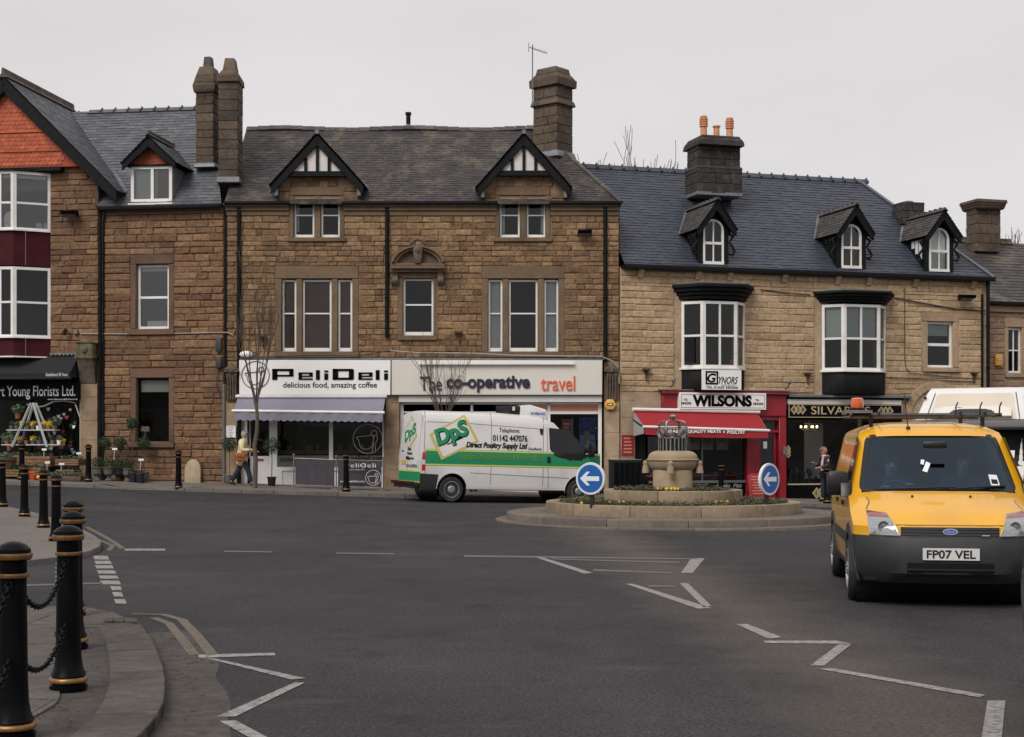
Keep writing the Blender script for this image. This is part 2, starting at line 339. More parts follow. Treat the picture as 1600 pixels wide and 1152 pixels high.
def masonry(parent, m, u0, u1, z0, z1, holes, h=.185, lo=.24, hi=.72, y=0., rough=.022, inside=None, keep=300, joint=.009, name='stone', seed=1, back=None, depth=.05, yscale=None):
    r = random.Random(seed); lv = sorted({z0, z1} | {z for q in holes for z in q[2:4] if z0 < z < z1}); L = [lv[0]]
    for z in lv[1:]:
        if z-L[-1] > .06: L.append(z)
    rows = []
    for a, b in zip(L, L[1:]):
        n = max(1, round((b-a)/h)); ws = [r.uniform(.8, 1.2) for _ in range(n)]; t = sum(ws); z = a
        for w in ws: rows.append((z, z+(b-a)*w/t)); z += (b-a)*w/t
    st = []
    for a, b in rows:
        seg = [(u0, u1)]
        for q in holes:
            if q[3] > a+.03 and q[2] < b-.03:
                seg = [t for s in seg for t in ((s[0], min(s[1], q[0])), (max(s[0], q[1]), s[1])) if t[1]-t[0] > .03]
        for s0, s1 in seg:
            x = s0
            while x < s1-.01:
                w = r.uniform(lo, hi)
                if s1-x-w < lo*.7: w = s1-x if s1-x < hi*1.25 else (s1-x)/2
                if inside is None or all(inside(xx, zz) for xx in (x+.02, x+w-.02) for zz in (a+.02, b-.02)): st.append((x, a, w, b-a))
                x += w
    st.sort(key=lambda q: -q[2]*q[3]); sets = stone_sets(m); mb = MB()
    for i, (x, z, w, hh) in enumerate(st):
        row = sets[0 if w < .34 else 1 if w < .52 else 2]; me, vs, fs = row[r.randrange(6)]
        dy = r.uniform(-.006, .006); d = rough*r.uniform(.6, 1.3); fl = r.random() < .5
        sc = (w-joint, d if False else max(d, .004), hh-joint)
        if i < keep:
            o = bpy.data.objects.new(name, me); COL.objects.link(o); o.parent = parent
            jz = r.uniform(-.006,.006); o.location = (x+joint/2, y+dy-rough*.3, z+joint/2+jz); o.scale = sc; o.rotation_euler = (0, r.uniform(-.008,.008), 0)
        else:
            mb.add([(x+joint/2+p[0]*sc[0], y+dy-rough*.3+p[1]*sc[1], z+joint/2+p[2]*sc[2]) for p in vs], fs, r.random())
    if mb.f: tag(obj(name+'_infill', mb, m, parent, attr=True), kind='stuff')
def backing(parent, m, u0, u1, z0, z1, holes, y=.02, d=.3, name='wall', inside_poly=None):
    us = sorted({u0,u1} | {v for q in holes for v in q[:2] if u0 < v < u1}); zs = sorted({z0,z1} | {v for q in holes for v in q[2:] if z0 < v < z1}); mb = MB()
    for a, b in zip(us, us[1:]):
        run = None
        for c, e in list(zip(zs, zs[1:]))+[(None, None)]:
            solid = c is not None and not any(q[0] < (a+b)/2 < q[1] and q[2] < (c+e)/2 < q[3] for q in holes)
            if solid: run = (run[0], e) if run else (c, e)
            elif run: mb.box(a, b, y, y+d, run[0], run[1]); run = None
    return obj(name, mb, m, parent, recalc=False)
def slates(parent, m, P00, P10, P01, P11, ch=.2, w=.28, name='slate_course', lift=.014, seed=3, back=True):
    P00, P10, P01, P11 = map(Vector, (P00, P10, P01, P11)); r = random.Random(seed); mb = MB()
    hl = max((P01-P00).length, (P11-P10).length); n = max(2, round(hl/ch))
    nrm = (P10-P00).cross((P01+P11)/2-(P00+P10)/2).normalized()
    if nrm.z < 0: nrm = -nrm
    L = lambda t: P00.lerp(P01, t); R = lambda t: P10.lerp(P11, t)
    if back: mb.quad(P00-nrm*.02, P10-nrm*.02, P11-nrm*.02, P01-nrm*.02)
    for i in range(n):
        t0, t1 = i/n, min(1, (i+1.12)/n); a0, b0, a1, b1 = L(t0), R(t0), L(t1), R(t1)
        tot = (b0-a0).length; 
        if tot < .02: continue
        x = -w*(.5 if i % 2 else 0)*r.uniform(.85, 1.1)
        while x < tot:
            xa, xb = max(0, x)/tot, min(tot, x+w-.006)/tot
            if xb-xa > .01/tot:
                lf = lift*r.uniform(.7, 1.5); dn = r.uniform(-.008, .008)
                d = (a0-a1).normalized()*dn
                p = [a0.lerp(b0, xa)+nrm*lf+d, a0.lerp(b0, xb)+nrm*lf+d, a1.lerp(b1, xb)+nrm*.001, a1.lerp(b1, xa)+nrm*.001, a0.lerp(b0, xa)-nrm*.01+d, a0.lerp(b0, xb)-nrm*.01+d]
                mb.add(p, [(0,1,2,3),(4,5,1,0)], r.random())
            x += w
    return tag(obj(name, mb, m, parent, recalc=False, attr=True), kind='stuff')
def win(parent, q, y=.1, fm='white_paint', fw=.05, vert=(), horiz=(.5,), bw=.035, gm='glass', depth=.07, Mx=None, name='window', foot=0., cover=None, label=None):
    """frame (part) with one pane (sub-part) per light; cover = list of (material, u0f, u1f, z0f, z1f, folds) hung behind the glass"""
    u0, u1, z0, z1 = q; mb = MB()
    mb.box(u0, u0+fw, y, y+depth, z0, z1); mb.box(u1-fw, u1, y, y+depth, z0, z1)
    mb.box(u0+fw, u1-fw, y, y+depth, z1-fw, z1); mb.box(u0+fw, u1-fw, y-(.01 if foot else 0), y+depth, z0, z0+fw+foot)
    iu0, iu1, iz0, iz1 = u0+fw, u1-fw, z0+fw+foot, z1-fw
    zs = [iz0]+[iz0+(iz1-iz0)*h for h in horiz]+[iz1]; us = [iu0]+[iu0+(iu1-iu0)*v for v in vert]+[iu1]
    for h in zs[1:-1]: mb.box(iu0, iu1, y+.006, y+depth-.004, h-bw/2, h+bw/2)
    for v in us[1:-1]:
        for a, b in zip(zs, zs[1:]): mb.box(v-bw/2, v+bw/2, y+.01, y+depth-.008, a+(bw/2 if a != iz0 else 0), b-(bw/2 if b != iz1 else 0))
    f = obj(name, mb, fm, parent, Mx=Mx, recalc=False)
    if label: f['label'] = label
    for a, b in zip(us, us[1:]):
        for c, d in zip(zs, zs[1:]):
            j = [rng.uniform(-.003, .003) for _ in range(2)]; g = MB()
            g.quad((a,y+.04+j[0],c), (b,y+.04-j[0],c), (b,y+.04-j[0]+j[1],d), (a,y+.04+j[0]+j[1],d))
            obj('pane', g, gm, f, Mx=Mx, recalc=False)
    for cv in cover or ():
        cm, a, b, c, d, folds = cv; g = MB(); A, B = iu0+(iu1-iu0)*a, iu0+(iu1-iu0)*b; C, D = iz0+(iz1-iz0)*c, iz0+(iz1-iz0)*d
        n = max(1, folds*4); yy = y+depth+.05
        vs = [(A+(B-A)*i/n, yy+(.025*sin(i*pi/2+.4) if folds else 0), z) for z in (C, D) for i in range(n+1)]
        g.add(vs, [(i, i+1, n+2+i, n+1+i) for i in range(n)]); obj('curtain' if folds else 'blind', g, cm, f, Mx=Mx, recalc=False, smooth=80 if folds else None)
    return f
def arch(u0, u1, z0, zs, n=10, k=1.0):
    c, r = (u0+u1)/2, (u1-u0)/2
    return [(u0,z0)]+[(c-r*cos(pi*i/n), zs+r*k*sin(pi*i/n)) for i in range(n+1)]+[(u1,z0)]
def pipe(parent, name, u, z0, z1, y=-.07, r=.05, m='gutter_black', collars=True, hopper=False):
    mb = MB(); mb.tube([(u,y,z0),(u,y,z1)], r, 10)
    if collars:
        z = z1-.1
        while z > z0: mb.tube([(u,y,z-.05),(u,y,z)], r*1.3, 10); z -= 1.35
    if hopper: mb.prism([(u-.1,z1-.12),(u+.1,z1-.12),(u+.14,z1+.08),(u-.14,z1+.08)], y-.1, y+.07)
    return obj(name, mb, m, parent, smooth=40)
# ------------------------------------------------------------------ ground
def sstep(a, b, x):
    t = min(1, max(0, (x-a)/(b-a))); return t*t*(3-2*t)
def gz(x, y): return sstep(20, 42, y)*(-.08-.03*min(25, max(-25, x)))
def G(px, py, dz=0.):
    k, s = (px-800)/FP, (HZ-py)/FP; a, b = 3., 80.
    f = lambda Y: CAMZ+s*Y-gz(k*Y, Y)-dz
    Y = a
    while Y < b and f(Y) > 0: Y += .25
    lo, hi = Y-.25, Y
    for _ in range(30):
        m = (lo+hi)/2
        if f(m) > 0: lo = m
        else: hi = m
    return k*lo, lo
def Gp(px, py, dz=0.):
    x, y = G(px, py, dz); return Vector((x, y, gz(x, y)+dz))

def asphalt():
    m, n, l, p = newmat('asphalt')
    g = n.new('ShaderNodeNewGeometry')
    def noise(s, d=6, sc=None, r=.6):
        z = n.new('ShaderNodeTexNoise'); z.inputs['Scale'].default_value = s; z.inputs['Detail'].default_value = d; z.inputs['Roughness'].default_value = r
        if sc:
            mp = n.new('ShaderNodeMapping'); mp.inputs['Scale'].default_value = sc; l.new(g.outputs['Position'], mp.inputs[0]); l.new(mp.outputs[0], z.inputs['Vector'])
        else: l.new(g.outputs['Position'], z.inputs['Vector'])
        return z.outputs['Fac']
    def mix(f, a, b, lo, hi, amt=1.):
        mr = n.new('ShaderNodeMapRange'); mr.inputs[1].default_value = lo; mr.inputs[2].default_value = hi; mr.inputs[4].default_value = amt
        l.new(f, mr.inputs[0]); x = n.new('ShaderNodeMix'); x.data_type = 'RGBA'; l.new(mr.outputs[0], x.inputs[0])
        for s, v in ((6, a), (7, b)):
            if isinstance(v, tuple): x.inputs[s].default_value = v+(1,)
            else: l.new(v, x.inputs[s])
        return x.outputs[2]
    c = mix(noise(.35, 8), (.042,.041,.046), (.062,.060,.065), .35, .65)
    c = mix(noise(.16, 6, None, .7), c, (.088,.083,.082), .5, .68, .75)           # worn paler patches
    c = mix(noise(.5, 9, (1, .25, 1), .75), c, (.02,.019,.021), .52, .68, .65)      # tyre-darkened streaks
    sp = noise(95, 2)
    c = mix(sp, c, (.19,.175,.16), .62, .72, .5)                                  # pale aggregate
    c = mix(noise(42, 3, None, .7), (.022,.021,.022), c, .36, .56)
    c = mix(noise(26, 4, None, .75), c, (.12,.112,.105), .56, .7, .6)
    c = mix(noise(1.1, 9, None, .8), c, (.024,.023,.024), .54, .62, .5)
    c = mix(noise(.75, 8, (.35, 1, 1), .8), c, (.085,.079,.074), .57, .66, .45)
    c = mix(noise(60, 2), c, (.02,.019,.02), .6, .72, .5)
    wa, wb = Vector(G(1010, 872)), Vector(G(1480, 1140)); wd = (wb-wa).normalized()      # the strip along the centre markings that no wheel runs on: paler, gritty
    vm = n.new('ShaderNodeVectorMath'); vm.operation = 'SUBTRACT'; vm.inputs[1].default_value = (wa.x, wa.y, 0); l.new(g.outputs['Position'], vm.inputs[0])
    vd = n.new('ShaderNodeVectorMath'); vd.operation = 'DOT_PRODUCT'; vd.inputs[1].default_value = (-wd.y, wd.x, 0); l.new(vm.outputs[0], vd.inputs[0])
    ab = n.new('ShaderNodeMath'); ab.operation = 'ABSOLUTE'; l.new(vd.outputs['Value'], ab.inputs[0]); ns = n.new('ShaderNodeMath'); ns.operation = 'MULTIPLY_ADD'; ns.inputs[1].default_value = 2.2; l.new(noise(.9, 6, None, .7), ns.inputs[0]); l.new(ab.outputs[0], ns.inputs[2])
    c = mix(ns.outputs[0], mix(noise(30, 5, None, .8), (.07,.062,.054), (.135,.118,.098), .45, .62), c, 1.0, 2.1)
    vo = n.new('ShaderNodeTexVoronoi'); vo.feature = 'DISTANCE_TO_EDGE'; vo.inputs['Scale'].default_value = .33; vo.inputs['Randomness'].default_value = 1
    wv = n.new('ShaderNodeMix'); wv.data_type = 'RGBA'; wv.blend_type = 'ADD'; wv.inputs[0].default_value = .5
    nn = n.new('ShaderNodeTexNoise'); nn.inputs['Scale'].default_value = 2.5; nn.inputs['Detail'].default_value = 6; l.new(g.outputs['Position'], nn.inputs['Vector'])
    l.new(g.outputs['Position'], wv.inputs[6]); l.new(nn.outputs['Color'], wv.inputs[7]); l.new(wv.outputs[2], vo.inputs['Vector'])
    l.new(c, p.inputs['Base Color']); p.inputs['Roughness'].default_value = .85; p.inputs['Specular IOR Level'].default_value = .12
    b = n.new('ShaderNodeBump'); b.inputs['Strength'].default_value = .5; b.inputs['Distance'].default_value = .01
    l.new(noise(110, 4), b.inputs['Height']); l.new(b.outputs[0], p.inputs['Normal'])
asphalt()
def worn_paint(name, col):
    m, n, l, p = newmat(name); g = n.new('ShaderNodeNewGeometry')
    z = n.new('ShaderNodeTexNoise'); z.inputs['Scale'].default_value = 17; z.inputs['Detail'].default_value = 9; z.inputs['Roughness'].default_value = .75
    l.new(g.outputs['Position'], z.inputs['Vector']); mr = n.new('ShaderNodeMapRange'); mr.inputs[1].default_value = .44; mr.inputs[2].default_value = .62; mr.inputs[4].default_value = .85
    l.new(z.outputs['Fac'], mr.inputs[0]); x = n.new('ShaderNodeMix'); x.data_type = 'RGBA'; l.new(mr.outputs[0], x.inputs[0])
    x.inputs[6].default_value = tuple(col)+(1,); x.inputs[7].default_value = (.055,.053,.054,1); l.new(x.outputs[2], p.inputs['Base Color']); p.inputs['Roughness'].default_value = .7
worn_paint('road_white', (.29,.28,.27)); worn_paint('road_white_old', (.12,.117,.113)); worn_paint('road_yellow', (.13,.107,.073))
mat('gutter_dirt', (.058,.049,.042), .9, 0, .4, 9, bump=.5, bs=60, dirt=(.035,.032,.03), ds=2.5, da=.7)

xs = [-500,-250,-120,-70,-45]+list(range(-30, 31))+[45,70,120,250,500]; ys = [-120,-60,-30,-15]+list(range(-8, 64))+[80,120,200,350,700,1200]
mb = MB(); nx = len(xs)
mb.add([(x, y, gz(x, y)) for y in ys for x in xs], [(j*nx+i, j*nx+i+1, (j+1)*nx+i+1, (j+1)*nx+i) for j in range(len(ys)-1) for i in range(nx-1)])
road = tag(obj('road', mb, 'asphalt', recalc=False, smooth=60), kind='structure')

def marking(pts, w, m='road_white', name='road_marking', dz=.005):
    """a painted line of width w along ground points (photo rows turned into ground metres)"""
    P = [Vector(G(*p)) for p in pts]; Q = [P[0]]
    for a, b in zip(P, P[1:]):
        k = max(1, int((b-a).length/.8)); Q += [a.lerp(b, i/k) for i in range(1, k+1)]
    mb = MB(); vs = []
    for i, q in enumerate(Q):
        t = (Q[min(i+1, len(Q)-1)]-Q[max(i-1, 0)]).normalized(); nn = Vector((-t.y, t.x))*w/2
        for s in (1, -1): e = q+nn*s; vs.append((e.x, e.y, gz(e.x, e.y)+dz))
    mb.add(vs, [(2*i, 2*i+1, 2*i+3, 2*i+2) for i in range(len(Q)-1)])
    return obj(name, mb, m, road)
def marking_poly(px, m='road_white', dz=.005, name='road_marking'):
    P = [Gp(x, y) for x, y in px]; mb = MB(); mb.add([(p.x, p.y, p.z+dz) for p in P], [tuple(range(len(P)))]); return obj(name, mb, m, road)
marking_poly([(309,1024),(428,1021),(431,1025),(311,1029)])
marking_poly([(320,1029),(340,1031),(478,1061),(455,1063)])
marking_poly([(462,1067),(476,1068),(368,1121),(338,1121)])
marking_poly([(343,1128),(368,1127),(440,1165),(410,1165)])
marking_poly([(1150,976),(1168,976),(1223,997),(1200,999)])
marking_poly([(1192,1002),(1308,1002),(1331,1007),(1196,1006)])
marking_poly([(1310,1008),(1330,1008),(1288,1041),(1266,1041)])
marking_poly([(1278,1046),(1300,1045),(1540,1087),(1530,1091)])
marking_poly([(1543,1096),(1571,1096),(1564,1165),(1532,1165)])
marking_poly([(977,913),(990,913),(1112,951),(1090,952)])
marking_poly([(1062,912),(1075,912),(1112,948),(1099,949)])
marking_poly([(1080,873),(1101,873),(1082,896),(1064,896)])
marking_poly([(832,870),(846,871),(927,896),(912,897)])
marking_poly([(725,868),(1082,873),(1100,875),(725,871)], 'road_white_old')
marking_poly([(860,873),(1062,879),(1060,881),(865,875)], 'road_white_old')
marking_poly([(928,890),(1050,895),(1048,897),(926,893)], 'road_white_old')
marking_poly([(1012,915),(1055,916),(1054,918),(1014,918)], 'road_white_old')
marking_poly([(196,858),(258,858),(258,861),(194,861)])
marking_poly([(350,861),(424,862),(424,864),(350,863)], 'road_white_old')
marking_poly([(525,864),(616,865),(616,867),(525,866)], 'road_white_old')
marking_poly([(0,915),(160,911),(160,913),(0,918)], 'road_white_old')
for a, b, y0, y1 in ((145,168,869,875),(147,172,877,882),(148,175,884,889),(151,179,892,897),(154,183,900,905),(156,186,908,914),(172,188,917,923),(175,190,926,933),(178,195,937,944)):
    marking_poly([(a,y0),(b,y0),(b+3,y1),(a+3,y1)])
for y in (879, 886, 893, 900, 907): marking_poly([(86,y),(93,y),(93,y+4),(86,y+4)], 'road_white_old')
marking([(135,824),(158,836),(180,849),(192,858)], .09, 'road_yellow'); marking([(131,831),(150,842),(176,853),(170,861)], .08, 'road_yellow')
marking([(205,960),(255,961),(284,969),(308,994),(332,1024)], .085, 'road_yellow'); marking([(240,966),(264,975),(285,1000),(303,1024)], .08, 'road_yellow')
for pts in ([(0,752),(100,760),(270,772)], [(340,776),(560,784),(640,787)]): marking(pts, .08, 'road_yellow')

# far pavement, with kerb stones, along the shops
YK = [(-30,42.5),(-15,42.3),(-12.6,42.0),(-8,41.25),(-3,41.4),(1,42.2),(5,42.8),(9,43.6),(16,45.5),(30,50)]
YB = [(-30,48.3),(-8.65,44.4),(3.3,44.4),(15.5,48),(30,52.4)]
def lerp_tab(t, x):
    for (a, u), (b, v) in zip(t, t[1:]):
        if x <= b: return u+(v-u)*(x-a)/(b-a)
    return t[-1][1]
def kh(x): return .11-.09*(sstep(-11.6, -11, x)-sstep(-9.6, -9.1, x))
def zback(x): return gz(x, 42)+.18
def pave_z(x, y):
    a, b = lerp_tab(YK, x), lerp_tab(YB, x); z0 = gz(x, a)+kh(x); t = min(1, max(0, (y-a)/(b-a))); return z0+(zback(x)-z0)*t
pavement = tag(empty('pavement'), kind='structure')
mb = MB(); cols = [-30+.5*i for i in range(121)]; vs = []
for x in cols:
    a, b = lerp_tab(YK, x)+.14, lerp_tab(YB, x)+.5
    for j in range(7):
        y = a+(b-a)*j/6; vs.append((x, y, pave_z(x, y)))
mb.add(vs, [(i*7+j, (i+1)*7+j, (i+1)*7+j+1, i*7+j+1) for i in range(120) for j in range(6)])
obj('paving_surface', mb, 'paving', pavement, smooth=60)
x = -20.
while x < 20:
    w = rng.uniform(.8, 1.0); p, q = (x+.006, lerp_tab(YK, x)), (x+w-.006, lerp_tab(YK, x+w)); mb = MB(); dz = rng.uniform(-.006, .006)
    zz = [gz(p[0], p[1])+kh(p[0])+.004+dz, gz(q[0], q[1])+kh(q[0])+.004+dz]
    mb.add([(p[0],p[1],zz[0]-.2),(q[0],q[1],zz[1]-.2),(q[0],q[1]+.15,zz[1]-.2),(p[0],p[1]+.15,zz[0]-.2),(p[0],p[1],zz[0]),(q[0],q[1],zz[1]),(q[0],q[1]+.15,zz[1]),(p[0],p[1]+.15,zz[0])],
           [(0,3,2,1),(4,5,6,7),(0,1,5,4),(1,2,6,5),(2,3,7,6),(3,0,4,7)])
    obj('kerb_stone', mb, 'kerb', pavement, bev=.015, seg=1); x += w

# near pavement (bottom left) with curved kerb of broad slabs
NP = .08
near = tag(empty('pavement'), kind='structure')
outer = [(30,946.5),(130,945),(180,955),(221,975),(236,995),(246,1016),(254,1037),(258,1057),(258,1076),(256,1094),(246,1115),(229,1135),(205,1160),(150,1230),(90,1330)]
O = [Vector(G(x, y, NP)) for x, y in outer]
def resample(P, step):
    out = [P[0]]; acc = 0
    for a, b in zip(P, P[1:]):
        L = (b-a).length; t = step-acc
        while t <= L: out.append(a.lerp(b, t/L)); t += step
        acc = (acc+L) % step
    return out
mb = MB(); poly = [(p.x, p.y) for p in O]+[(-2.6,3.6),(-3.0,2.6),(-12,2.6),(-12,G(30,946.5,NP)[1])]
mb.prism(poly, -.05, NP-.016, 'z'); obj('pavement_bed', mb, 'gutter_dirt', near)
Rk = resample(O[3:], .13); seg = 4; i = 0
def inset(P, k, d):
    t = (P[min(k+1, len(P)-1)]-P[max(k-1, 0)]).normalized(); n = Vector((t.y, -t.x)); 
    return P[k]+n*d if (P[k]+n*d).x < P[k].x or True else P[k]-n*d
side = 1 if inset(Rk, 10, .3).x < Rk[10].x else -1
while i+seg < len(Rk):
    a = [Rk[k] for k in range(i, i+seg+1)]; b = [inset(Rk, k, .35*side) for k in range(i, i+seg+1)]
    def shrink(p, q, e): return p+(q-p).normalized()*e
    a[0], a[-1] = shrink(a[0], a[1], .006), shrink(a[-1], a[-2], .006); b[0], b[-1] = shrink(b[0], b[1], .006), shrink(b[-1], b[-2], .006)
    mb = MB(); mb.prism([(p.x, p.y) for p in a]+[(p.x, p.y) for p in reversed(b)], -.06, NP+rng.uniform(-.004, .004), 'z')
    obj('kerb_slab', mb, 'paving_near_shaded', near, bev=.014); i += seg
inner = [inset(Rk, k, (.66+.05*sin(k*.4))*side) for k in range(len(Rk))]
def in_poly(p, P):
    c = False; j = len(P)-1
    for i in range(len(P)):
        if (P[i][1] > p[1]) != (P[j][1] > p[1]) and p[0] < (P[j][0]-P[i][0])*(p[1]-P[i][1])/(P[j][1]-P[i][1])+P[i][0]: c = not c
        j = i
    return c
area = [(p.x-.42, p.y-.05) for p in O[:4]]+[(p.x, p.y) for p in inner]+[(-2.9,2.7),(-11.8,2.7),(-11.8,O[0].y-.1)]
def clip_rect(P, x0, x1, y0, y1):
    for ax, lim, sg in ((0,x0,1),(0,x1,-1),(1,y0,1),(1,y1,-1)):
        out = []
        for i in range(len(P)):
            a, b = P[i-1], P[i]; da, db = (a[ax]-lim)*sg, (b[ax]-lim)*sg
            if (da >= 0) != (db >= 0): t = da/(da-db); out.append((a[0]+(b[0]-a[0])*t, a[1]+(b[1]-a[1])*t))
            if db >= 0: out.append(b)
        P = out
        if len(P) < 3: return []
    return P
area = [(p.x, p.y-.06) for p in O[:4]]+[(p.x, p.y) for p in inner]+[(-2.6,3.3),(-12,3.3),(-12,O[0].y-.06)]
y = 3.3; row = 0
while y < 14.2:
    x = -8.1+(.45 if row % 2 else 0)
    while x < -1.2:
        q = clip_rect(area, x+.005, x+.895, y+.005, y+.595)
        if len(q) > 2 and abs(sum(q[i-1][0]*q[i][1]-q[i][0]*q[i-1][1] for i in range(len(q))))/2 > .02:
            mb = MB(); mb.prism(q, -.03, NP+rng.uniform(-.004,.003)-.004, 'z'); obj('paving_slab', mb, 'paving_near_shaded', near)
        x += .9
    y += .6; row += 1
def jag(n, a): return [rng.uniform(-a, a) for _ in range(n)]
k = len(Rk); mb = MB(); wob = jag(k, .07); vs = []
for j in range(k):
    for d in (.012, -.40-.035*sin(j*.21)-.02*sin(j*.53+1)-wob[j]*.12): e = inset(Rk, j, d*side); vs.append((e.x, e.y, gz(e.x, e.y)+.003))
mb.add(vs, [(2*j, 2*j+1, 2*j+3, 2*j+2) for j in range(k-1)]); obj('gutter_dirt', mb, 'gutter_dirt', road)
mb = MB(); rl = random.Random(4)
for i in range(420):
    j = rl.randrange(2, k-2); out_ = rl.random() < .5; d = -rl.uniform(.02, .4) if out_ else rl.uniform(.36, .66); e = inset(Rk, j, d*side); z = .008 if out_ else NP-.008; a = rl.uniform(0, 6.3); s = rl.uniform(.004, .014); x, y = e.x+rl.uniform(-.05,.05), e.y+rl.uniform(-.05,.05)
    mb.add([(x+s*cos(a), y+s*sin(a), z), (x-s*sin(a)*.5, y+s*cos(a)*.5, z+s*.5), (x-s*cos(a), y-s*sin(a), z+.002), (x+s*sin(a)*.5, y-s*cos(a)*.5, z)], [(0,1,2,3)])
mat('litter', (.03,.022,.016), .9, 0, .5, 40); tag(obj('leaf_litter', mb, 'litter', near, recalc=False), kind='stuff')
for pq in ([(165,967),(178,967),(176,973),(163,973)],[(180,967),(194,967),(193,973),(178,973)],[(196,967),(213,968),(215,974),(195,973)]):
    P = [G(x, y, NP) for x, y in pq]; mb = MB(); mb.prism(P, NP-.005, NP+.012, 'z'); obj('drain_grating', mb, 'gutter_dirt', near)
# pavement across the side road, under the four bollards
isl = [(-140,872),(0,878),(60,874),(110,868),(150,858),(160,850),(156,842),(140,832),(110,818),(60,802),(0,788),(-140,770)]
isle = tag(empty('pavement'), kind='structure')
I = [Vector(G(x, y, NP)) for x, y in isl]
mb = MB(); C0 = sum(I, Vector((0,0)))/len(I); vs = [(p.x, p.y, gz(p.x, p.y)+NP) for p in I]
ins = [p.lerp(C0, .02) for p in I]
mb.add([(p.x, p.y, gz(p.x, p.y)+NP-.003) for p in ins], [tuple(range(len(ins)))]); obj('paving_surface', mb, 'paving', isle)
RI = resample(I, .9)
for a, b in zip(RI, RI[1:]):
    t = (b-a).normalized(); n = Vector((-t.y, t.x))*.14
    if (a+n-C0).length > (a-C0).length: n = -n
    a2, b2 = a+t*.006, b-t*.006; q = [a2, b2, b2+n, a2+n]; mb = MB(); z = [gz(p.x, p.y)+NP for p in q]
    mb.add([(p.x, p.y, zz-.15) for p, zz in zip(q, z)]+[(p.x, p.y, zz) for p, zz in zip(q, z)], [(0,3,2,1),(4,5,6,7),(0,1,5,4),(1,2,6,5),(2,3,7,6),(3,0,4,7)])
    obj('kerb_stone', mb, 'kerb', isle, bev=.012, seg=1)
# ------------------------------------------------------------------ the long brown stone building over the two white-signed shops
FC = Fac(0, 44.2, 0)
R = FC.r; U = FC.u; Z = lambda py: FC.z(800, py)
C = empty('stone_building', (0, 44.2, 0), 0, 'long brown stone building with two half-timbered gablets, above the white-signed deli and travel shop', 'building')
TAN = .84
ze, zr = Z(318), Z(318)+3.0
ur0, ur1, urr = U(350), U(968), 840
holesC = []
def q4(*a): return R(*a)
W1, W2 = q4(452,292,538,378), q4(774,292,862,378)
T1, T2 = q4(430,416,560,559), q4(753,416,882,559)
MW = q4(622,384,682,532)
SH = (U(353), U(945), Z(780), Z(560))
holesC = [W1, W2, T1, T2, MW]
zt1 = Z(318)
cor = Z(338)
wall_holes = [(U(459),U(531),Z(372),Z(305)), (U(780),U(856),Z(372),Z(305)), (U(440),U(551),Z(550),Z(435)), (U(762),U(873),Z(550),Z(435)), (U(629),U(678),Z(525),Z(435)), (U(376),U(600),Z(790),Z(562)), (U(625),U(944),Z(790),Z(562))]
backing(C, 'mortar_brown', U(351), U(968), Z(775), Z(316), wall_holes)
gabs = []
for ax, fl, fr, ay, fy in ((497,428,567,213,292), (819,749,888,213,295)):
    ua, u0, u1, za, zf = U(ax), U(fl), U(fr), Z(ay), Z(fy); sl = (za-zf)/((u1-u0)/2); uc = (u0+u1)/2
    gabs.append((uc, u0, u1, za, zf, sl))
    mb = MB(); w = (u1-u0)/2-.13; mb.prism([(uc-w, Z(316)), (uc+w, Z(316)), (uc+w, zf+.02), (uc, za-.12), (uc-w, zf+.02)], .02, .3); obj('gable_wall', mb, 'mortar_brown', C)
masonry(C, 'brown_stone', U(353), U(967), Z(563), Z(338), holesC+[(U(600), U(612), Z(410), Z(385))], keep=255, seed=4, rough=.026, lo=.2, hi=.58)
for (uc, u0, u1, za, zf, sl), wq in zip(gabs, (W1, W2)):
    w = (u1-u0)/2-.14
    masonry(C, 'brown_stone', uc-w, uc+w, Z(338), Z(270), [wq], keep=22, seed=int(uc*10)+50, lo=.2, hi=.58, rough=.026, inside=lambda a, b: b < za-.2-abs(a-uc)*sl)
# cornice, broken at the gablets
def dress(name, q, y0, y1, m='dressed_stone', bev=.012, parent=None): mb = MB(); mb.box(q[0], q[1], y0, y1, q[2], q[3]); return obj(name, mb, m, parent or C, bev=bev, seg=1)
for a, b in ((353,452),(537,776),(860,967)):
    for k, (t, bt, pr) in enumerate(((320,324,.15),(324.3,330,.10),(330.3,337.5,.05))):
        dress('cornice', (U(a)-.0, U(b)+.0, Z(bt), Z(t)), -pr, .05)
    mb = MB(); mb.box(U(a)-.03, U(b)+.03, -.24, -.155, Z(321), Z(316)); mb.box(U(a), U(b), -.155, .1, Z(319.6), Z(317.5)); obj('gutter', mb, 'gutter_black', C, bev=.012)
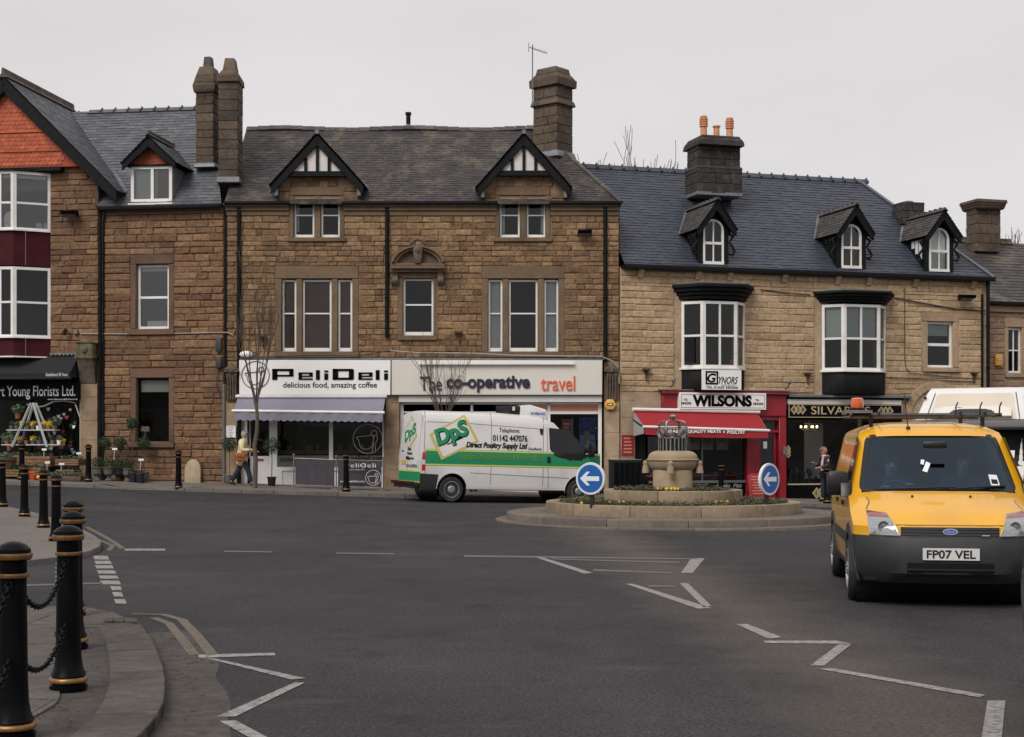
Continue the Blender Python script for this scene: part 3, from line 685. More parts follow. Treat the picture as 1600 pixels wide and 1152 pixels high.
# dressed window surrounds
def bits(prefix, rects, y=-.03, m='dressed_stone'):
    for r_ in rects: dress(prefix, R(*r_), y, .22, m)
for s in (0, 1):
    d = 0 if not s else 321.5
    e = lambda x: x+d
    dress('lintel', R(e(452),292,e(538),305.5), -.03, .22); dress('sill', R(e(449),371.5,e(541),378), -.09, .22)
    for a, b in ((452,459),(531,538)): dress('jamb', R(e(a),306,e(b),371), -.028, .22)
    dress('mullion', R(e(491),306,e(501),371), -.01, .22)
    for a, b in ((459.5,490.5),(501.5,530.5)):
        cv = [('net', 0, .16, .1, 1, 2)] if a < 480 and not s else [('net', 0 if a < 480 else .82, .2 if a < 480 else 1, .05, 1, 2)] if s else None
        win(C, R(e(a),306.5,e(b),371), .1, horiz=(.53,), fw=.05, foot=.04, cover=cv)
    d = 0 if not s else 322.5
    dress('lintel', R(e(430),416,e(560),435.5), -.03, .22); dress('sill', R(e(429),549.5,e(561),559), -.09, .22)
    for a, b in ((430,440),(550.5,560)): dress('jamb', R(e(a),436,e(b),549), -.028, .22)
    for a, b in ((463,472),(518,527.5)): dress('mullion', R(e(a),436,e(b),549), -.01, .22)
    for k, (a, b) in enumerate(((440.5,462.5),(472.5,517.5),(528,550))):
        if s: cv = [('net', 0, 1, 0, 1, 7)] if k != 1 else None
        else: cv = [('interior_brown', 0, 1, 0, 1, 0)]
        win(C, R(e(a),437,e(b),549), .1, horiz=(.52,), fw=.055, foot=.05, cover=cv, bw=.04)
# middle window with arched pediment
dress('sill', R(621,524.5,683,532), -.09, .22)
for a, b in ((621,629.5),(677.5,686)): dress('jamb', R(a,432,b,524), -.028, .22)
dress('lintel', R(621,426,686,435), -.028, .22); win(C, R(630,435.5,677,524), .1, horiz=(.53,), fw=.055, foot=.05, bw=.045)
mb = MB(); uc = U(653.5)
for t0, t1, y in ((412.5,417,-.2),(417.3,421.5,-.26),(421.8,426,-.16)): mb.box(U(611), U(696), y, .05, Z(t1), Z(t0))
ped = obj('pediment', mb, 'dressed_stone', C, bev=.012, seg=1)
def arc(rx, rz, zb, n=14, a0=.0): return [(uc+rx*cos(pi-a0-(pi-2*a0)*i/n), zb+rz*sin(pi-a0-(pi-2*a0)*i/n)) for i in range(n+1)]
zb = Z(418.0); rx = U(696)-uc
for (o_, i_, y0) in ((1.0, .93, -.27), (.925, .80, -.18)):
    mb = MB(); A = arc(rx*o_, .63*o_, zb, a0=.22); B = arc(rx*i_, .63*i_, zb, a0=.22); mb.strip(A, B, y0, .05, closed=False); obj('pediment_moulding', mb, 'dressed_stone', ped, smooth=35)
mb = MB(); mb.prism(arc(rx*.8, .5, zb+.05, a0=.1), -.04, .04); obj('tympanum', mb, 'carved_stone', ped)
mb = MB(); mb.prism([(uc-.09,zb+.1),(uc+.09,zb+.1),(uc+.15,zb+.62),(uc-.15,zb+.62)], -.26, .04); mb.ball((uc,-.2,zb+.5), .16, .1, .15); mb.tube([(uc-.26,-.2,zb+.62),(uc-.12,-.22,zb+.78),(uc,-.22,zb+.83),(uc+.12,-.22,zb+.78),(uc+.26,-.2,zb+.62)], .05, 6); mb.ball((uc,-.2,zb+.22), .07, .08, .14)
obj('keystone', mb, 'carved_stone', ped, bev=.01)
for a in (613, 684):
    mb = MB(); u0, u1 = U(a), U(a+9); n = 10; prof = []
    for i in range(n+1):
        t = i/n; prof.append((-.2+.13*t+.04*sin(t*2*pi*1.2), Z(426.5)-.42*t))
    mb.prism([(.05, Z(426.5))]+prof+[(.05, Z(426.5)-.42)], u0, u1, 'x'); obj('console', mb, 'carved_stone', ped)
masonry(C, 'brown_stone', U(612), U(695), Z(420), Z(386), [], keep=0, seed=77, y=.012)
# gablets: bargeboards, timber and plaster, slate
for uc, u0, u1, za, zf, sl in gabs:
    g = MB(); t = .27; yb = -.3; hw = (u1-u0)/2+.05
    for sgn in (-1, 1):
        b = MB(); b.prism([(uc, za), (uc+sgn*hw, zf-.02), (uc+sgn*hw, zf-.02-t*.9), (uc+sgn*(hw-.10), zf-.04-t*.9+.09), (uc, za-t*1.25)], yb, yb+.06); obj('bargeboard', b, 'black_timber', C, bev=.01, seg=1)
    zb = Z(271) if uc < 0 else Z(270); L = (za-t*1.25-zb)/sl
    b = MB(); b.box(uc-L-.35, uc+L+.35, -.26, -.1, zb-.13, zb+.02); obj('tie_beam', b, 'black_timber', C)
    b = MB(); b.prism([(uc-L-.2, zb), (uc+L+.2, zb), (uc, za-.12)], -.2, -.12); obj('plaster_panel', b, 'plaster', C)
    for x in (-.35, 0, .35):
        top = za-t*1.1-abs(x)*sl; b = MB(); b.box(uc+x-.045, uc+x+.045, -.25, -.205, zb+.021, top); obj('timber_stud', b, 'black_timber', C)
    for sx in (uc-hw+.1, uc+hw-.2): b = MB(); b.box(sx, sx+.1, -.24, .0, zf-.3, zf-.02); obj('eaves_block', b, 'lead', C)
    ya, yf = (za+.06-ze)/TAN, (zf-.06-ze)/TAN
    for sgn in (-1, 1):
        e = uc+sgn*(hw+.06)
        P = [(e,-.34,zf-.02), (e,max(.05,yf),zf-.02), (uc,-.34,za+.05), (uc,ya,za+.05)]
        slates(C, 'old_slate', *P, ch=.16, w=.24, seed=int(abs(uc)*7)+sgn, name='gablet_slates')
    b = MB(); b.tube([(uc,-.36,za+.06),(uc,ya,za+.06)], .07, 6); obj('ridge_tile', b, 'lead', C)
    b = MB(); b.quad((uc+hw+.05,-.3,zf-.02),(uc+hw+.17,-.25,zf-.06),(uc+.12,ya*.9,za-.1),(uc+.02,ya*.9,za)); b.quad((uc-hw-.05,-.3,zf-.02),(uc-hw-.17,-.25,zf-.06),(uc-.12,ya*.9,za-.1),(uc-.02,ya*.9,za)); obj('lead_valley', b, 'lead', C)
# main roof with hipped right end
yr = 3.0/TAN
ul, uh = U(352), (840-800)/FP*(44.2+yr)
def roof_line(u): return zr+.05*sin((u-ul)/(uh-ul)*pi)-.04*sin((u-ul)/(uh-ul)*2*pi)
nseg = 8
for i in range(nseg):
    a, b = ul+(U(968)-ul)*i/nseg, ul+(U(968)-ul)*(i+1)/nseg; ra, rb = ul+(uh-ul)*i/nseg, ul+(uh-ul)*(i+1)/nseg
    pass
slates(C, 'old_slate', (ul,-.2,ze-.05), (U(968)+.05,-.2,ze-.05), (ul,yr,zr), (uh,yr,zr), ch=.125, w=.2, name='roof_slates', lift=.012)
slates(C, 'old_slate', (U(968)+.05,-.2,ze-.05), (U(968)+.05,2*yr+.2,ze-.05), (uh,yr,zr), (uh,yr+.01,zr), ch=.2, w=.3, name='roof_slates')
slates(C, 'old_slate', (ul,2*yr+.2,ze-.05), (U(968)+.05,2*yr+.2,ze-.05), (ul,yr,zr), (uh,yr,zr), ch=.3, w=.4, name='roof_slates')
n = 26
for i in range(n):
    a = ul+(uh-ul)*i/n; b = ul+(uh-ul)*(i+1)/n; mb = MB(); zz = zr+.03+.035*sin(i*.55)+rng.uniform(-.006,.006)
    mb.prism([(yr-.16,zz-.1),(yr,zz+.05),(yr+.16,zz-.1),(yr+.13,zz-.13),(yr,zz),(yr-.13,zz-.13)], a+.004, b-.004, 'x'); obj('ridge_tile', mb, 'old_slate', C)
mb = MB(); mb.tube([(U(968)+.05,-.2,ze),(uh,yr,zr+.03)], .06, 6); obj('hip_roll', mb, 'old_slate', C)
mb = MB(); mb.box(ur0+.02, U(968), .3, 2*yr, Z(790), ze-.1); 
side = MB(); side.box(U(967), U(968), .02, 2*yr, Z(790), ze-.12); side.box(U(351), U(352), .3, 2*yr, Z(790), ze-.12); side.box(U(351), U(968), 2*yr-.1, 2*yr, Z(790), ze-.12); obj('side_wall', side, 'mortar_brown', C)
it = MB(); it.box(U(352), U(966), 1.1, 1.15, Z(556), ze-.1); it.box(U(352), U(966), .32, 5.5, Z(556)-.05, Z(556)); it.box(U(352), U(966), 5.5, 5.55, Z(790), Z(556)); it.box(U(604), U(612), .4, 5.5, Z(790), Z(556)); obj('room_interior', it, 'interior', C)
for px, bot in ((374,765),(605,528),(945.5,566)):
    pipe(C, 'downpipe', U(px), Z(bot), Z(319), r=.062)
# chimneys
def chimney(parent, name, cx, cy, z0, z1, w, d, m, rot=0., cap=.1, courses=.3, pots=(), taper=None):
    """stack of separate blocks with a moulded cap; blocks are parts' children"""
    core = MB(); Mx = Matrix.Translation((cx,cy,0)) @ Matrix.Rotation(rot, 4, 'Z')
    core.box(-w/2+.03, w/2-.03, -d/2+.03, d/2-.03, z0, z1); ch = obj(name, core, m, parent, Mx=Mx)
    r = random.Random(int(cx*100)); z = z0; row = 0
    while z < z1-.02:
        h = min(courses*r.uniform(.85, 1.15), z1-z)
        if z1-z-h < .1: h = z1-z
        for face, L in ((0, w), (1, d), (2, w), (3, d)):
            k = max(1, round(L/.48)); cuts = [0]+[(i+(.25 if row % 2 else -.1)*(1 if k > 1 else 0))/k for i in range(1, k)]+[1]
            for a, b in zip(cuts, cuts[1:]):
                bm_ = MB(); off = r.uniform(0, .012); t = .05
                bm_.box(-L/2+a*L+.005, -L/2+b*L-.005, -off, t, z+.005, z+h-.005)
                Mf = Mx @ Matrix.Rotation(face*pi/2, 4, 'Z') @ Matrix.Translation((0, -(d if face in (0, 2) else w)/2, 0))
                obj('stone', bm_, m, ch, Mx=Mf, bev=.012, seg=1)
        z += h; row += 1
    return ch, Mx
def slab(parent, name, Mx, w, d, z0, z1, m, taper=1., bev=.015):
    mb = MB(); v = [(sx*w/2, sy*d/2, z0) for sx, sy in ((-1,-1),(1,-1),(1,1),(-1,1))]+[(sx*w/2*taper, sy*d/2*taper, z1) for sx, sy in ((-1,-1),(1,-1),(1,1),(-1,1))]
    mb.add(v, [(0,3,2,1),(4,5,6,7),(0,1,5,4),(1,2,6,5),(2,3,7,6),(3,0,4,7)]); return obj(name, mb, m, parent, Mx=Mx, bev=bev, seg=1)
def zat(py, Y): return CAMZ+(HZ-py)/FP*Y
# right chimney, turned on its own axis
Yc = 44.2+2.6; xc = (864-800)/FP*Yc
ch, Mx = chimney(C, 'chimney', xc, 2.6, zat(245,Yc)-.6, zat(135,Yc), .82, .95, 'dark_stone', rot=radians(50))
slab(ch, 'chimney_band', Mx, .98, 1.11, zat(168,Yc), zat(160,Yc), 'dark_stone', .92)
slab(ch, 'chimney_cap', Mx, 1.0, 1.14, zat(139,Yc), zat(127,Yc), 'dark_stone', 1.02); slab(ch, 'chimney_cap', Mx, .98, 1.12, zat(127,Yc), zat(119,Yc), 'dark_stone', .8); slab(ch, 'chimney_cap', Mx, .76, .85, zat(119,Yc), zat(109,Yc), 'dark_stone', .9)
mb = MB(); v = Mx @ Vector((0,0,0)); slab(ch, 'lead_apron', Mx, 1.0, 1.15, zat(250,Yc), zat(240,Yc), 'lead', .9)
# left pair of tall stacks on the party wall
for px, Y, top, bot, wpx, m in ((360.5,45.0,132,285,30,'dark_stone'),):
    ch, Mx = chimney(C, 'chimney', (px-800)/FP*Y, Y-44.2, zat(bot,Y), zat(top,Y), wpx/FP*Y, .8, m)
    slab(ch, 'chimney_cap', Mx, .68, .95, zat(133,Y), zat(123,Y), m, .97); slab(ch, 'chimney_cap', Mx, .64, .9, zat(123,Y), zat(112,Y), m, .62); slab(ch, 'chimney_cap', Mx, .40, .5, zat(112,Y), zat(93,Y), m, .72)
    slab(ch, 'lead_apron', Mx, .72, .9, zat(289,Y), zat(280,Y), 'lead', .95)
# flue
Y = 44.2+yr; mb = MB(); x = (638-800)/FP*Y; mb.tube([(x,yr,zr),(x,yr,zat(194,Y))], .06, 10); f = obj('flue', mb, 'grey_steel', C, smooth=40)
mb = MB(); mb.tube([(x,yr,zat(194,Y)),(x,yr,zat(179,Y))], .075, 10); mb.tube([(x,yr,zat(180,Y)),(x,yr,zat(176,Y))], .1, 10); obj('flue_cowl', mb, 'gutter_black', f, smooth=40)
# pilasters between the shopfronts
def console_(parent, a, b, t, bt, m='carved_stone'):
    u0, u1, z0, z1 = R(a, t, b, bt); uc = (u0+u1)/2; w = u1-u0; co = MB(); n = 12
    prof = [(.05, z0)]+[(-.1-.16*(i/n)**1.5-.03*sin(i/n*9), z0+(z1-z0)*.75*i/n) for i in range(n+1)]+[(.05, z0+(z1-z0)*.75)]
    co.prism(prof, uc-w*.36, uc+w*.36, 'x'); c = obj('console', co, m, parent)
    co = MB(); co.box(uc-w*.5, uc+w*.5, -.32, .05, z0+(z1-z0)*.76, z0+(z1-z0)*.82); co.prism([(uc-w*.52, z0+(z1-z0)*.82), (uc+w*.52, z0+(z1-z0)*.82), (uc, z1)], -.34, .05); obj('console_cap', co, m, c, bev=.01)
    for k in range(4):
        co = MB(); x = uc-w*.27+k*w*.18; co.tube([(x,-.13,z0+.05),(x,-.2,z0+(z1-z0)*.4),(x,-.27,z0+(z1-z0)*.68)], .026, 6); obj('flute', co, m, c, smooth=50)
    co = MB(); co.ball((uc,-.3,z0+(z1-z0)*.78), w*.15, .06, .07); obj('rosette', co, m, c, smooth=60)
console_(C, 353, 375, 568, 627); console_(C, 943.5, 966, 567, 628)
for q, m in (((353,627,375,775),'concrete_pier'), ((603,619,624,775),'concrete_pier'), ((945.5,628,967.5,780),'buff_pier')):
    u0, u1, z0, z1 = R(*q); z = z0
    while z < z1-.02:
        h = min(rng.uniform(.5, .8), z1-z); dress('pier_stone', (u0, u1, z+.003, z+h-.003), -.06+rng.uniform(-.004,.004), .3, m, .006); z += h
mb = MB(); mb.tube([(U(350.5),-.09,Z(765)),(U(350.5),-.09,Z(600))], .045, 8); obj('conduit', mb, 'grey_steel', C, smooth=40)
mb = MB(); mb.tube([(U(353),-.03,Z(600)),(U(353),-.03,Z(319))], .035, 8); obj('conduit', mb, 'gutter_black', C, smooth=40)
dress('string_course', (U(376), U(944), Z(563.5), Z(560)), -.16, .2, 'lead', .01)
# ---- deli shopfront
mat('frost', (.10,.115,.105), .5, 0, .1, 6)
def part(name, m, q, y0, y1, parent=None, bev=0.): mb = MB(); mb.box(q[0], q[1], y0, y1, q[2], q[3]); return obj(name, mb, m, parent or C, bev=bev, seg=1)
part('fascia_backing', 'white_paint', R(375,562,603,640), .02, .2)
sf = part('shopfront_frame', 'white_paint', R(376,640,385,768), .1, .2)
for q in ((421,640,432,768),(597,640,602.5,768),(513.5,640,519.5,733),(432,730,597,736),(432,736,440,768)): part('frame_bar', 'white_paint', R(*q), .1, .22, sf)
part('stall_riser', 'white_paint', R(440,736,597,768), .14, .2, sf)
for a, b in ((446,480),(486,520),(526,560),(566,594)): part('riser_panel', 'white_paint', R(a,741,b,762), .12, .14, sf, .008)
dr = part('door', 'white_paint', R(388,716,421,766), .3, .36); part('letter_slot', 'wood', R(395,717,409,720.5), .28, .3, dr)
for q in ((386,650,389,716),(418,650,421,716),(389,650,418,654),(389,713,418,716)): part('door_rail', 'white_paint', R(*q), .3, .36, dr)
part('door_glass', 'shop_glass', R(389,654,418,713), .32, .325, dr)
for a, b in ((432,513.5),(519.5,597)): part('shop_window', 'shop_glass', R(a,645,b,712), .15, .155, sf)
part('window_counter', 'wood', R(432,704,597,710), .35, .9, sf); part('frosted_band', 'frost', R(432,712,597,730), .152, .16, sf)
for k in range(9):
    x = 445+k*16+rng.uniform(-4,4); h = rng.uniform(4, 12); part('counter_goods', rng.choice(['wood','dark_wood','interior_brown','charcoal']), R(x,704-h,x+rng.uniform(5,11),704), .5, .7, sf)
u0, u1, z0, z1 = R(436,714,520,724); obj('lettering', text_mb('sandwiches, cakes, pastries', u0, u1, z0, z1, .15, .01), 'charcoal', sf)
u0, u1, z0, z1 = R(548,712,600,724); obj('lettering', text_mb('pelideli.com', u0, u1, z0, z1, .15, .02), 'charcoal', sf)
def pelican(parent, uc, zc, r, y, m, th=.014):
    mb = MB(); mb.tube([(uc+r*cos(2*pi*i/28), y, zc+r*sin(2*pi*i/28)) for i in range(28)], th, 5, closed=True)
    k = r
    mb.tube([(uc-.78*k,y,zc+.1*k),(uc-.62*k,y,zc-.1*k),(uc-.55*k,y,zc-.45*k),(uc-.35*k,y,zc-.68*k),(uc,y,zc-.7*k),(uc+.28*k,y,zc-.55*k),(uc+.36*k,y,zc-.2*k),(uc+.45*k,y,zc+.2*k)], th, 5)
    mb.tube([(uc-.78*k,y,zc+.13*k),(uc-.1*k,y,zc+.2*k),(uc+.35*k,y,zc+.26*k)], th, 5)
    mb.tube([(uc+.42*k+.2*k*cos(a*pi/10),y,zc+.4*k+.18*k*sin(a*pi/10)) for a in range(-3, 19)], th, 5)
    mb.tube([(uc+.62*k,y,zc+.35*k),(uc+.66*k,y,zc),(uc+.5*k,y,zc-.4*k),(uc+.52*k,y,zc-.85*k)], th, 5)
    mb.tube([(uc+.36*k,y,zc+.2*k),(uc+.4*k,y,zc-.2*k),(uc+.3*k,y,zc-.9*k)], th, 5)
    return obj('logo', mb, m, parent)
u, z = FC.p(574, 686); pelican(sf, u, z, .44, .13, 'chalk', .011)
for x, y in ((443,656),(457.5,655)):
    b = MB(); u, z = FC.p(x, y, .9); b.ball((u,.9,z), .045, n=8, m=6); obj('bulb', b, 'bulb', sf, smooth=60)
b, og = FC.thing('shop_sign', U(493), -.1, Z(590), 'white deli fascia sign with wide black squared letters above the grey awning', 'shop sign')
def sign_panel(root, og, name, m, q, y0, y1, bev=.012): mb = MB(); mb.box(q[0], q[1], y0, y1, q[2], q[3]); return obj(name, mb, m, root, og, bev=bev, seg=1)
sign_panel(b, og, 'sign_board', 'sign_white', R(375.5,563.5,611,618), -.19, -.09)
mb = MB(); GL = {'P': [(0,0,.24,1),(0,.8,1,1),(.8,.38,1,1),(0,.3,1,.46)], 'e': [(0,0,.24,1),(0,.8,1,1),(.76,.4,1,1),(.2,.4,1,.58),(0,0,1,.2)], 'l': [(0,0,1,1)], 'i': [(0,0,1,.68),(0,.82,1,1)], 'D': [(0,0,.26,1),(0,.8,.95,1),(0,0,.95,.2),(.76,.06,1,.94)]}
def peli(root, og, x0, x1, yt, yb, y, m):
    glyph = [('P',426,459,577,594),('e',467,489,582.5,594),('l',494,500,579,594),('i',507,513,579.5,594),('D',520,553,577,594),('e',560,582,582.5,594),('l',587,593,579,594),('i',600,606,579.5,594)]
    mb = MB(); f = (x1-x0)/180.
    for g, a, b_, t, bt in glyph:
        A, B = x0+(a-426)*f, x0+(b_-426)*f; t2, b2 = yt+(t-577)*(yb-yt)/17, yt+(bt-577)*(yb-yt)/17
        u0, u1, z0, z1 = R(A, t2, B, b2)
        for p in GL[g]: mb.box(u0+(u1-u0)*p[0], u0+(u1-u0)*p[2], y-.02, y, z0+(z1-z0)*p[1], z0+(z1-z0)*p[3])
    return obj('lettering', mb, m, root, og, recalc=False)
peli(b, og, 427, 607, 577, 594, -.192, 'black_paint')
u0, u1, z0, z1 = R(444,597.5,590,609); obj('lettering', text_mb('delicious food, amazing coffee', u0, u1, z0, z1, -.192, .012), 'charcoal', b, og)
lg = pelican(b, U(401), Z(586.5), .41, -.2, 'grey_steel', .014); lg.location = tuple(-v for v in og)
# ---- travel shop front
b, og = FC.thing('shop_sign', U(776), -.1, Z(590), 'cream travel shop fascia sign lettered in dark blue and orange, right of the deli sign', 'shop sign')
sign_panel(b, og, 'sign_board', 'coop_panel', R(612,563.5,940.5,618), -.2, -.09); mb = MB(); q = R(655,567.5,897,570.5); mb.box(q[0], q[1], -.3, -.2, q[2], q[3]); obj('trough_light', mb, 'white_paint', b, og)
mb = MB(); q = R(612,563.5,940.5,618); mb.box(q[0], q[1], -.203, -.2, q[2]+.0, q[2]+.02); mb.box(q[0], q[0]+.02, -.203, -.2, q[2]+.021, q[3]); obj('sign_edge', mb, 'grey_steel', b, og)
for s, q, bo, m in (('The', (657,589,691,611), .0, 'navy'), ('co-operative', (698,587.5,828,613.5), .035, 'navy'), ('travel', (845,588,898,611), .004, 'orange_red')):
    u0, u1, z0, z1 = R(*q); obj('lettering', text_mb(s, u0, u1, z0, z1, -.205, bo, th=.03), m, b, og)
part('roller_shutter_box', 'shutter', R(623.5,619,940,628.5), -.12, .2)
cf = part('shopfront_frame', 'white_paint', R(935,630,940.5,780), .1, .22)
for q in ((624,630,630,780),(735,630,739,775),(855.5,630,860,775),(630,628.8,935,632),(860,643,935,647),(630,643,855.5,645)): part('frame_bar', 'white_paint', R(*q), .1, .22, cf)
part('transom_panel', 'salmon', R(860,632,935,643), .14, .2, cf); part('transom_panel', 'salmon', R(833,632,855,643), .14, .2, cf)
for a, b_ in ((630,735),(739,855.5),(860,935)): part('shop_window', 'shop_glass', R(a,647,b_,762), .15, .155, cf)
part('stall_riser', 'shutter', R(630,762,935,780), .12, .2, cf)
po = part('window_poster', 'poster_blue', R(905,652,932,706), .2, .21, cf); po2 = part('window_poster', 'orange_red', R(878,655,893,690), .2, .21, cf)
part('poster_patch', 'poster_sky', R(907,680,930,704), .195, .199, po)
mb = MB(); u, z = FC.p(917.5, 680); mb.disc((u,0,z), .1, .14, .19); obj('poster_face', mb, 'skin', po); 
mb = MB(); q = R(881,661,891,664); mb.box(q[0],q[1],.19,.195,q[2],q[3]); q = R(881,667,889,669); mb.box(q[0],q[1],.19,.195,q[2],q[3]); obj('poster_print', mb, 'sign_white', po2)
part('poster_edge', 'poster_sky', R(893.3,654,896,692), .2, .21, cf)
for a, b_, m in ((640,675,'pale_gold'),(690,720,'salmon'),(745,790,'orange'),(800,830,'poster_blue')): part('window_poster', m, R(a,650,b_,690), .2, .21, cf)
# ---- grey awning
b, og = FC.thing('awning', U(485), -.1, Z(622), 'lavender grey awning with scalloped valance pulled out above the deli window', 'awning')
def awning(F, root, og, m, mbar, tl, tr, fl, fr, vb, proj, ends=None, scal=22, y0=-.1, endm='end_grey'):
    """cloth from (tl,tr) on the wall down to the front bar (fl,fr); vb = row of the valance's hem"""
    def P(p, off): u, z = F.p(p[0], p[1], off); return Vector((u, off, z))
    A, B, Cc, D = P(tl, y0), P(tr, y0), P(fl, -proj), P(fr, -proj); n = 12; mb = MB(); vs = []
    for i in range(n+1):
        for j in range(7):
            t = j/6; p = A.lerp(B, i/n).lerp(Cc.lerp(D, i/n), t); p.z -= .03*sin(pi*t)+.008*sin(i*1.9)*t; vs.append(p)
    mb.add(vs, [(i*7+j, i*7+j+1, (i+1)*7+j+1, (i+1)*7+j) for i in range(n) for j in range(6)]); obj('cloth', mb, m, root, og, smooth=60)
    mb = MB(); up = Vector((0,0,.03)); mb.tube([Cc-Vector((.05,0,0)), D+Vector((.05,0,0))], .042, 8); obj('front_bar', mb, mbar, root, og, smooth=40)
    H = F.p((fl[0]+fr[0])/2, (fl[1]+fr[1])/2, -proj)[1]-F.p((fl[0]+fr[0])/2, vb, -proj)[1]; mb = MB(); vs = []; k = scal*4
    for i in range(k+1):
        p = Cc.lerp(D, i/k); w = -.0+.012*sin(i*.7); dip = H*(.86+.14*abs(sin(pi*i/4)))
        vs += [p+Vector((0,w-.01,-.02)), p+Vector((0,w-.03,-dip))]
    mb.add(vs, [(2*i, 2*i+1, 2*i+3, 2*i+2) for i in range(k)]); obj('valance', mb, m, root, og, smooth=60)
    mb = MB(); mb.tube([A+Vector((-.05,-.03,.05)), B+Vector((.05,-.03,.05))], .055, 8); obj('cassette', mb, mbar, root, og, smooth=40)
    for p, q in ((A, Cc), (B, D)):
        mid = p.lerp(q, .5)+Vector((0,-.02,-.16)); mb = MB(); mb.tube([p+Vector((0,.05,-.25)), mid, q+Vector((0,.02,0))], .022, 6); obj('folding_arm', mb, 'gutter_black', root, og)
    return A, B, Cc, D
awning(FC, b, og, 'awning_grey', 'white_paint', (371,622), (602,622), (365,642), (598,645), 659, 1.0)
# ------------------------------------------------------------------ red-brown stone house left of the deli
FB = Fac(U(350), 44.2, -8)
B = empty('stone_house', (U(350), 44.2, 0), FB.a, 'plain red-brown stone house with a white dormer, between gabled florist and deli', 'house')
rb = FB.r; ub = FB.u
def dressF(F, parent, name, q, y0, y1, m, bev=.012): mb = MB(); mb.box(q[0], q[1], y0, y1, q[2], q[3]); return obj(name, mb, m, parent, bev=bev, seg=1)
wb = [rb(213,413,263.5,514), rb(213,591,263.5,690)]
surB = [rb(204,398,272,523), rb(204,575,272,703)]
backing(B, 'mortar_red', ub(154), ub(350), FB.z(250,775), FB.z(250,320), wb)
masonry(B, 'red_stone', ub(163), ub(349.5), FB.z(250,772), FB.z(250,334), surB, h=.195, lo=.28, hi=.85, keep=295, seed=8, rough=.034)
for k, w in enumerate((0, 1)):
    t, bt = ((413,514),(591,690))[k]
    for nm, q, y0 in (('lintel',(204,t-15,272,t-.5),-.025),('sill',(201,bt+.5,273,bt+9.5),-.1),('jamb',(204,t,212.5,bt),-.02),('jamb',(264,t,272,bt),-.02)): dressF(FB, B, nm, rb(*q), y0, .22, 'dressed_red')
win(B, rb(213.5,413.5,263,513.5), .12, gm='glass_bright', horiz=(.49,), fw=.07, bw=.07, cover=[('blind',0,1,.94,1,0),('net',.2,.95,0,.1,0)], depth=.08)
w2 = win(B, rb(213.5,591.5,263,689.5), .14, fm='black_paint', horiz=(.5,), fw=.04, bw=.04, cover=[('blind',0,1,.8,1,0)])
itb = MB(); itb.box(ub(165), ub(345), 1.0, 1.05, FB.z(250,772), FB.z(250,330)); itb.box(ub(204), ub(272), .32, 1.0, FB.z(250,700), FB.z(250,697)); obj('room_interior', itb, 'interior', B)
for k, (t, b_, pr) in enumerate(((327,330.5,.12),(331,335,.07))):
    mb = MB(); u0, u1 = ub(163), ub(349); mb.box(u0, u1, -pr, .05, FB.z(250,b_), FB.z(250,t)); obj('cornice', mb, 'dressed_red', B, bev=.01, seg=1)
mb = MB(); zg = FB.z(250,323.5); mb.box(ub(156), ub(349.5), -.26, -.15, zg-.1, zg+.03); mb.box(ub(156), ub(349.5), -.15, .1, zg-.02, zg+.01); obj('gutter', mb, 'gutter_black', B, bev=.012)
# roof
zeB = zg+.02; yrB = 3.85; tanB = None
Yr = 44.9+yrB; zrB = CAMZ+(HZ-169)/FP*(44.5+yrB)
slates(B, 'grey_slate', (ub(157),-.2,zeB), (ub(349.5),-.2,zeB), (ub(120)-3,yrB,zrB), (FB.p(330,169,yrB)[0],yrB,zrB), ch=.2, w=.3, name='roof_slates', seed=5)
slates(B, 'grey_slate', (ub(120)-3,2*yrB,zeB), (ub(349.5),2*yrB,zeB), (ub(120)-3,yrB,zrB), (FB.p(330,169,yrB)[0],yrB,zrB), ch=.3, w=.4, name='roof_slates', seed=6)
x = FB.p(140,169,yrB)[0]
while x < FB.p(330,169,yrB)[0]-.4:
    mb = MB(); mb.prism([(yrB-.17,zrB-.09),(yrB,zrB+.05),(yrB+.17,zrB-.09),(yrB+.14,zrB-.12),(yrB,zrB+.0),(yrB-.14,zrB-.12)], x, x+.44, 'x'); mb.tube([(x+.44,yrB-.16,zrB-.05),(x+.44,yrB,zrB+.08),(x+.44,yrB+.16,zrB-.05)], .035, 6); obj('ridge_tile', mb, 'grey_slate', B); x += .46
sw = MB(); sw.box(ub(349)-.1, ub(350)-.05, .3, 2*yrB, 0, zeB-.1); sw.box(ub(154), ub(350)-.05, 2*yrB-.1, 2*yrB, 0, zeB); obj('side_wall', sw, 'mortar_red', B)
# chimney between the roofs
Y = 45.6; loc = FB.Mx.inverted() @ Vector(((326-800)/FP*Y, Y, 0))
ch, Mx = chimney(B, 'chimney', loc.x, loc.y, zat(262,Y), zat(141,Y), 28/FP*Y, .72, 'dark_stone', courses=.27)
slab(ch, 'chimney_band', Mx, .66, .82, zat(149,Y), zat(140,Y), 'dark_stone', 1.1); slab(ch, 'chimney_cap', Mx, .74, .9, zat(140,Y), zat(134,Y), 'dark_stone', .95); slab(ch, 'chimney_cap', Mx, .68, .85, zat(134,Y), zat(122,Y), 'dark_stone', .85); slab(ch, 'chimney_cap', Mx, .58, .7, zat(122,Y), zat(107,Y), 'dark_stone', .72); slab(ch, 'chimney_pot', Mx, .27, .3, zat(107,Y), zat(90,Y), 'ridge_tile', .8); slab(ch, 'lead_apron', Mx, .7, .85, zat(265,Y), zat(258,Y), 'lead', .9)
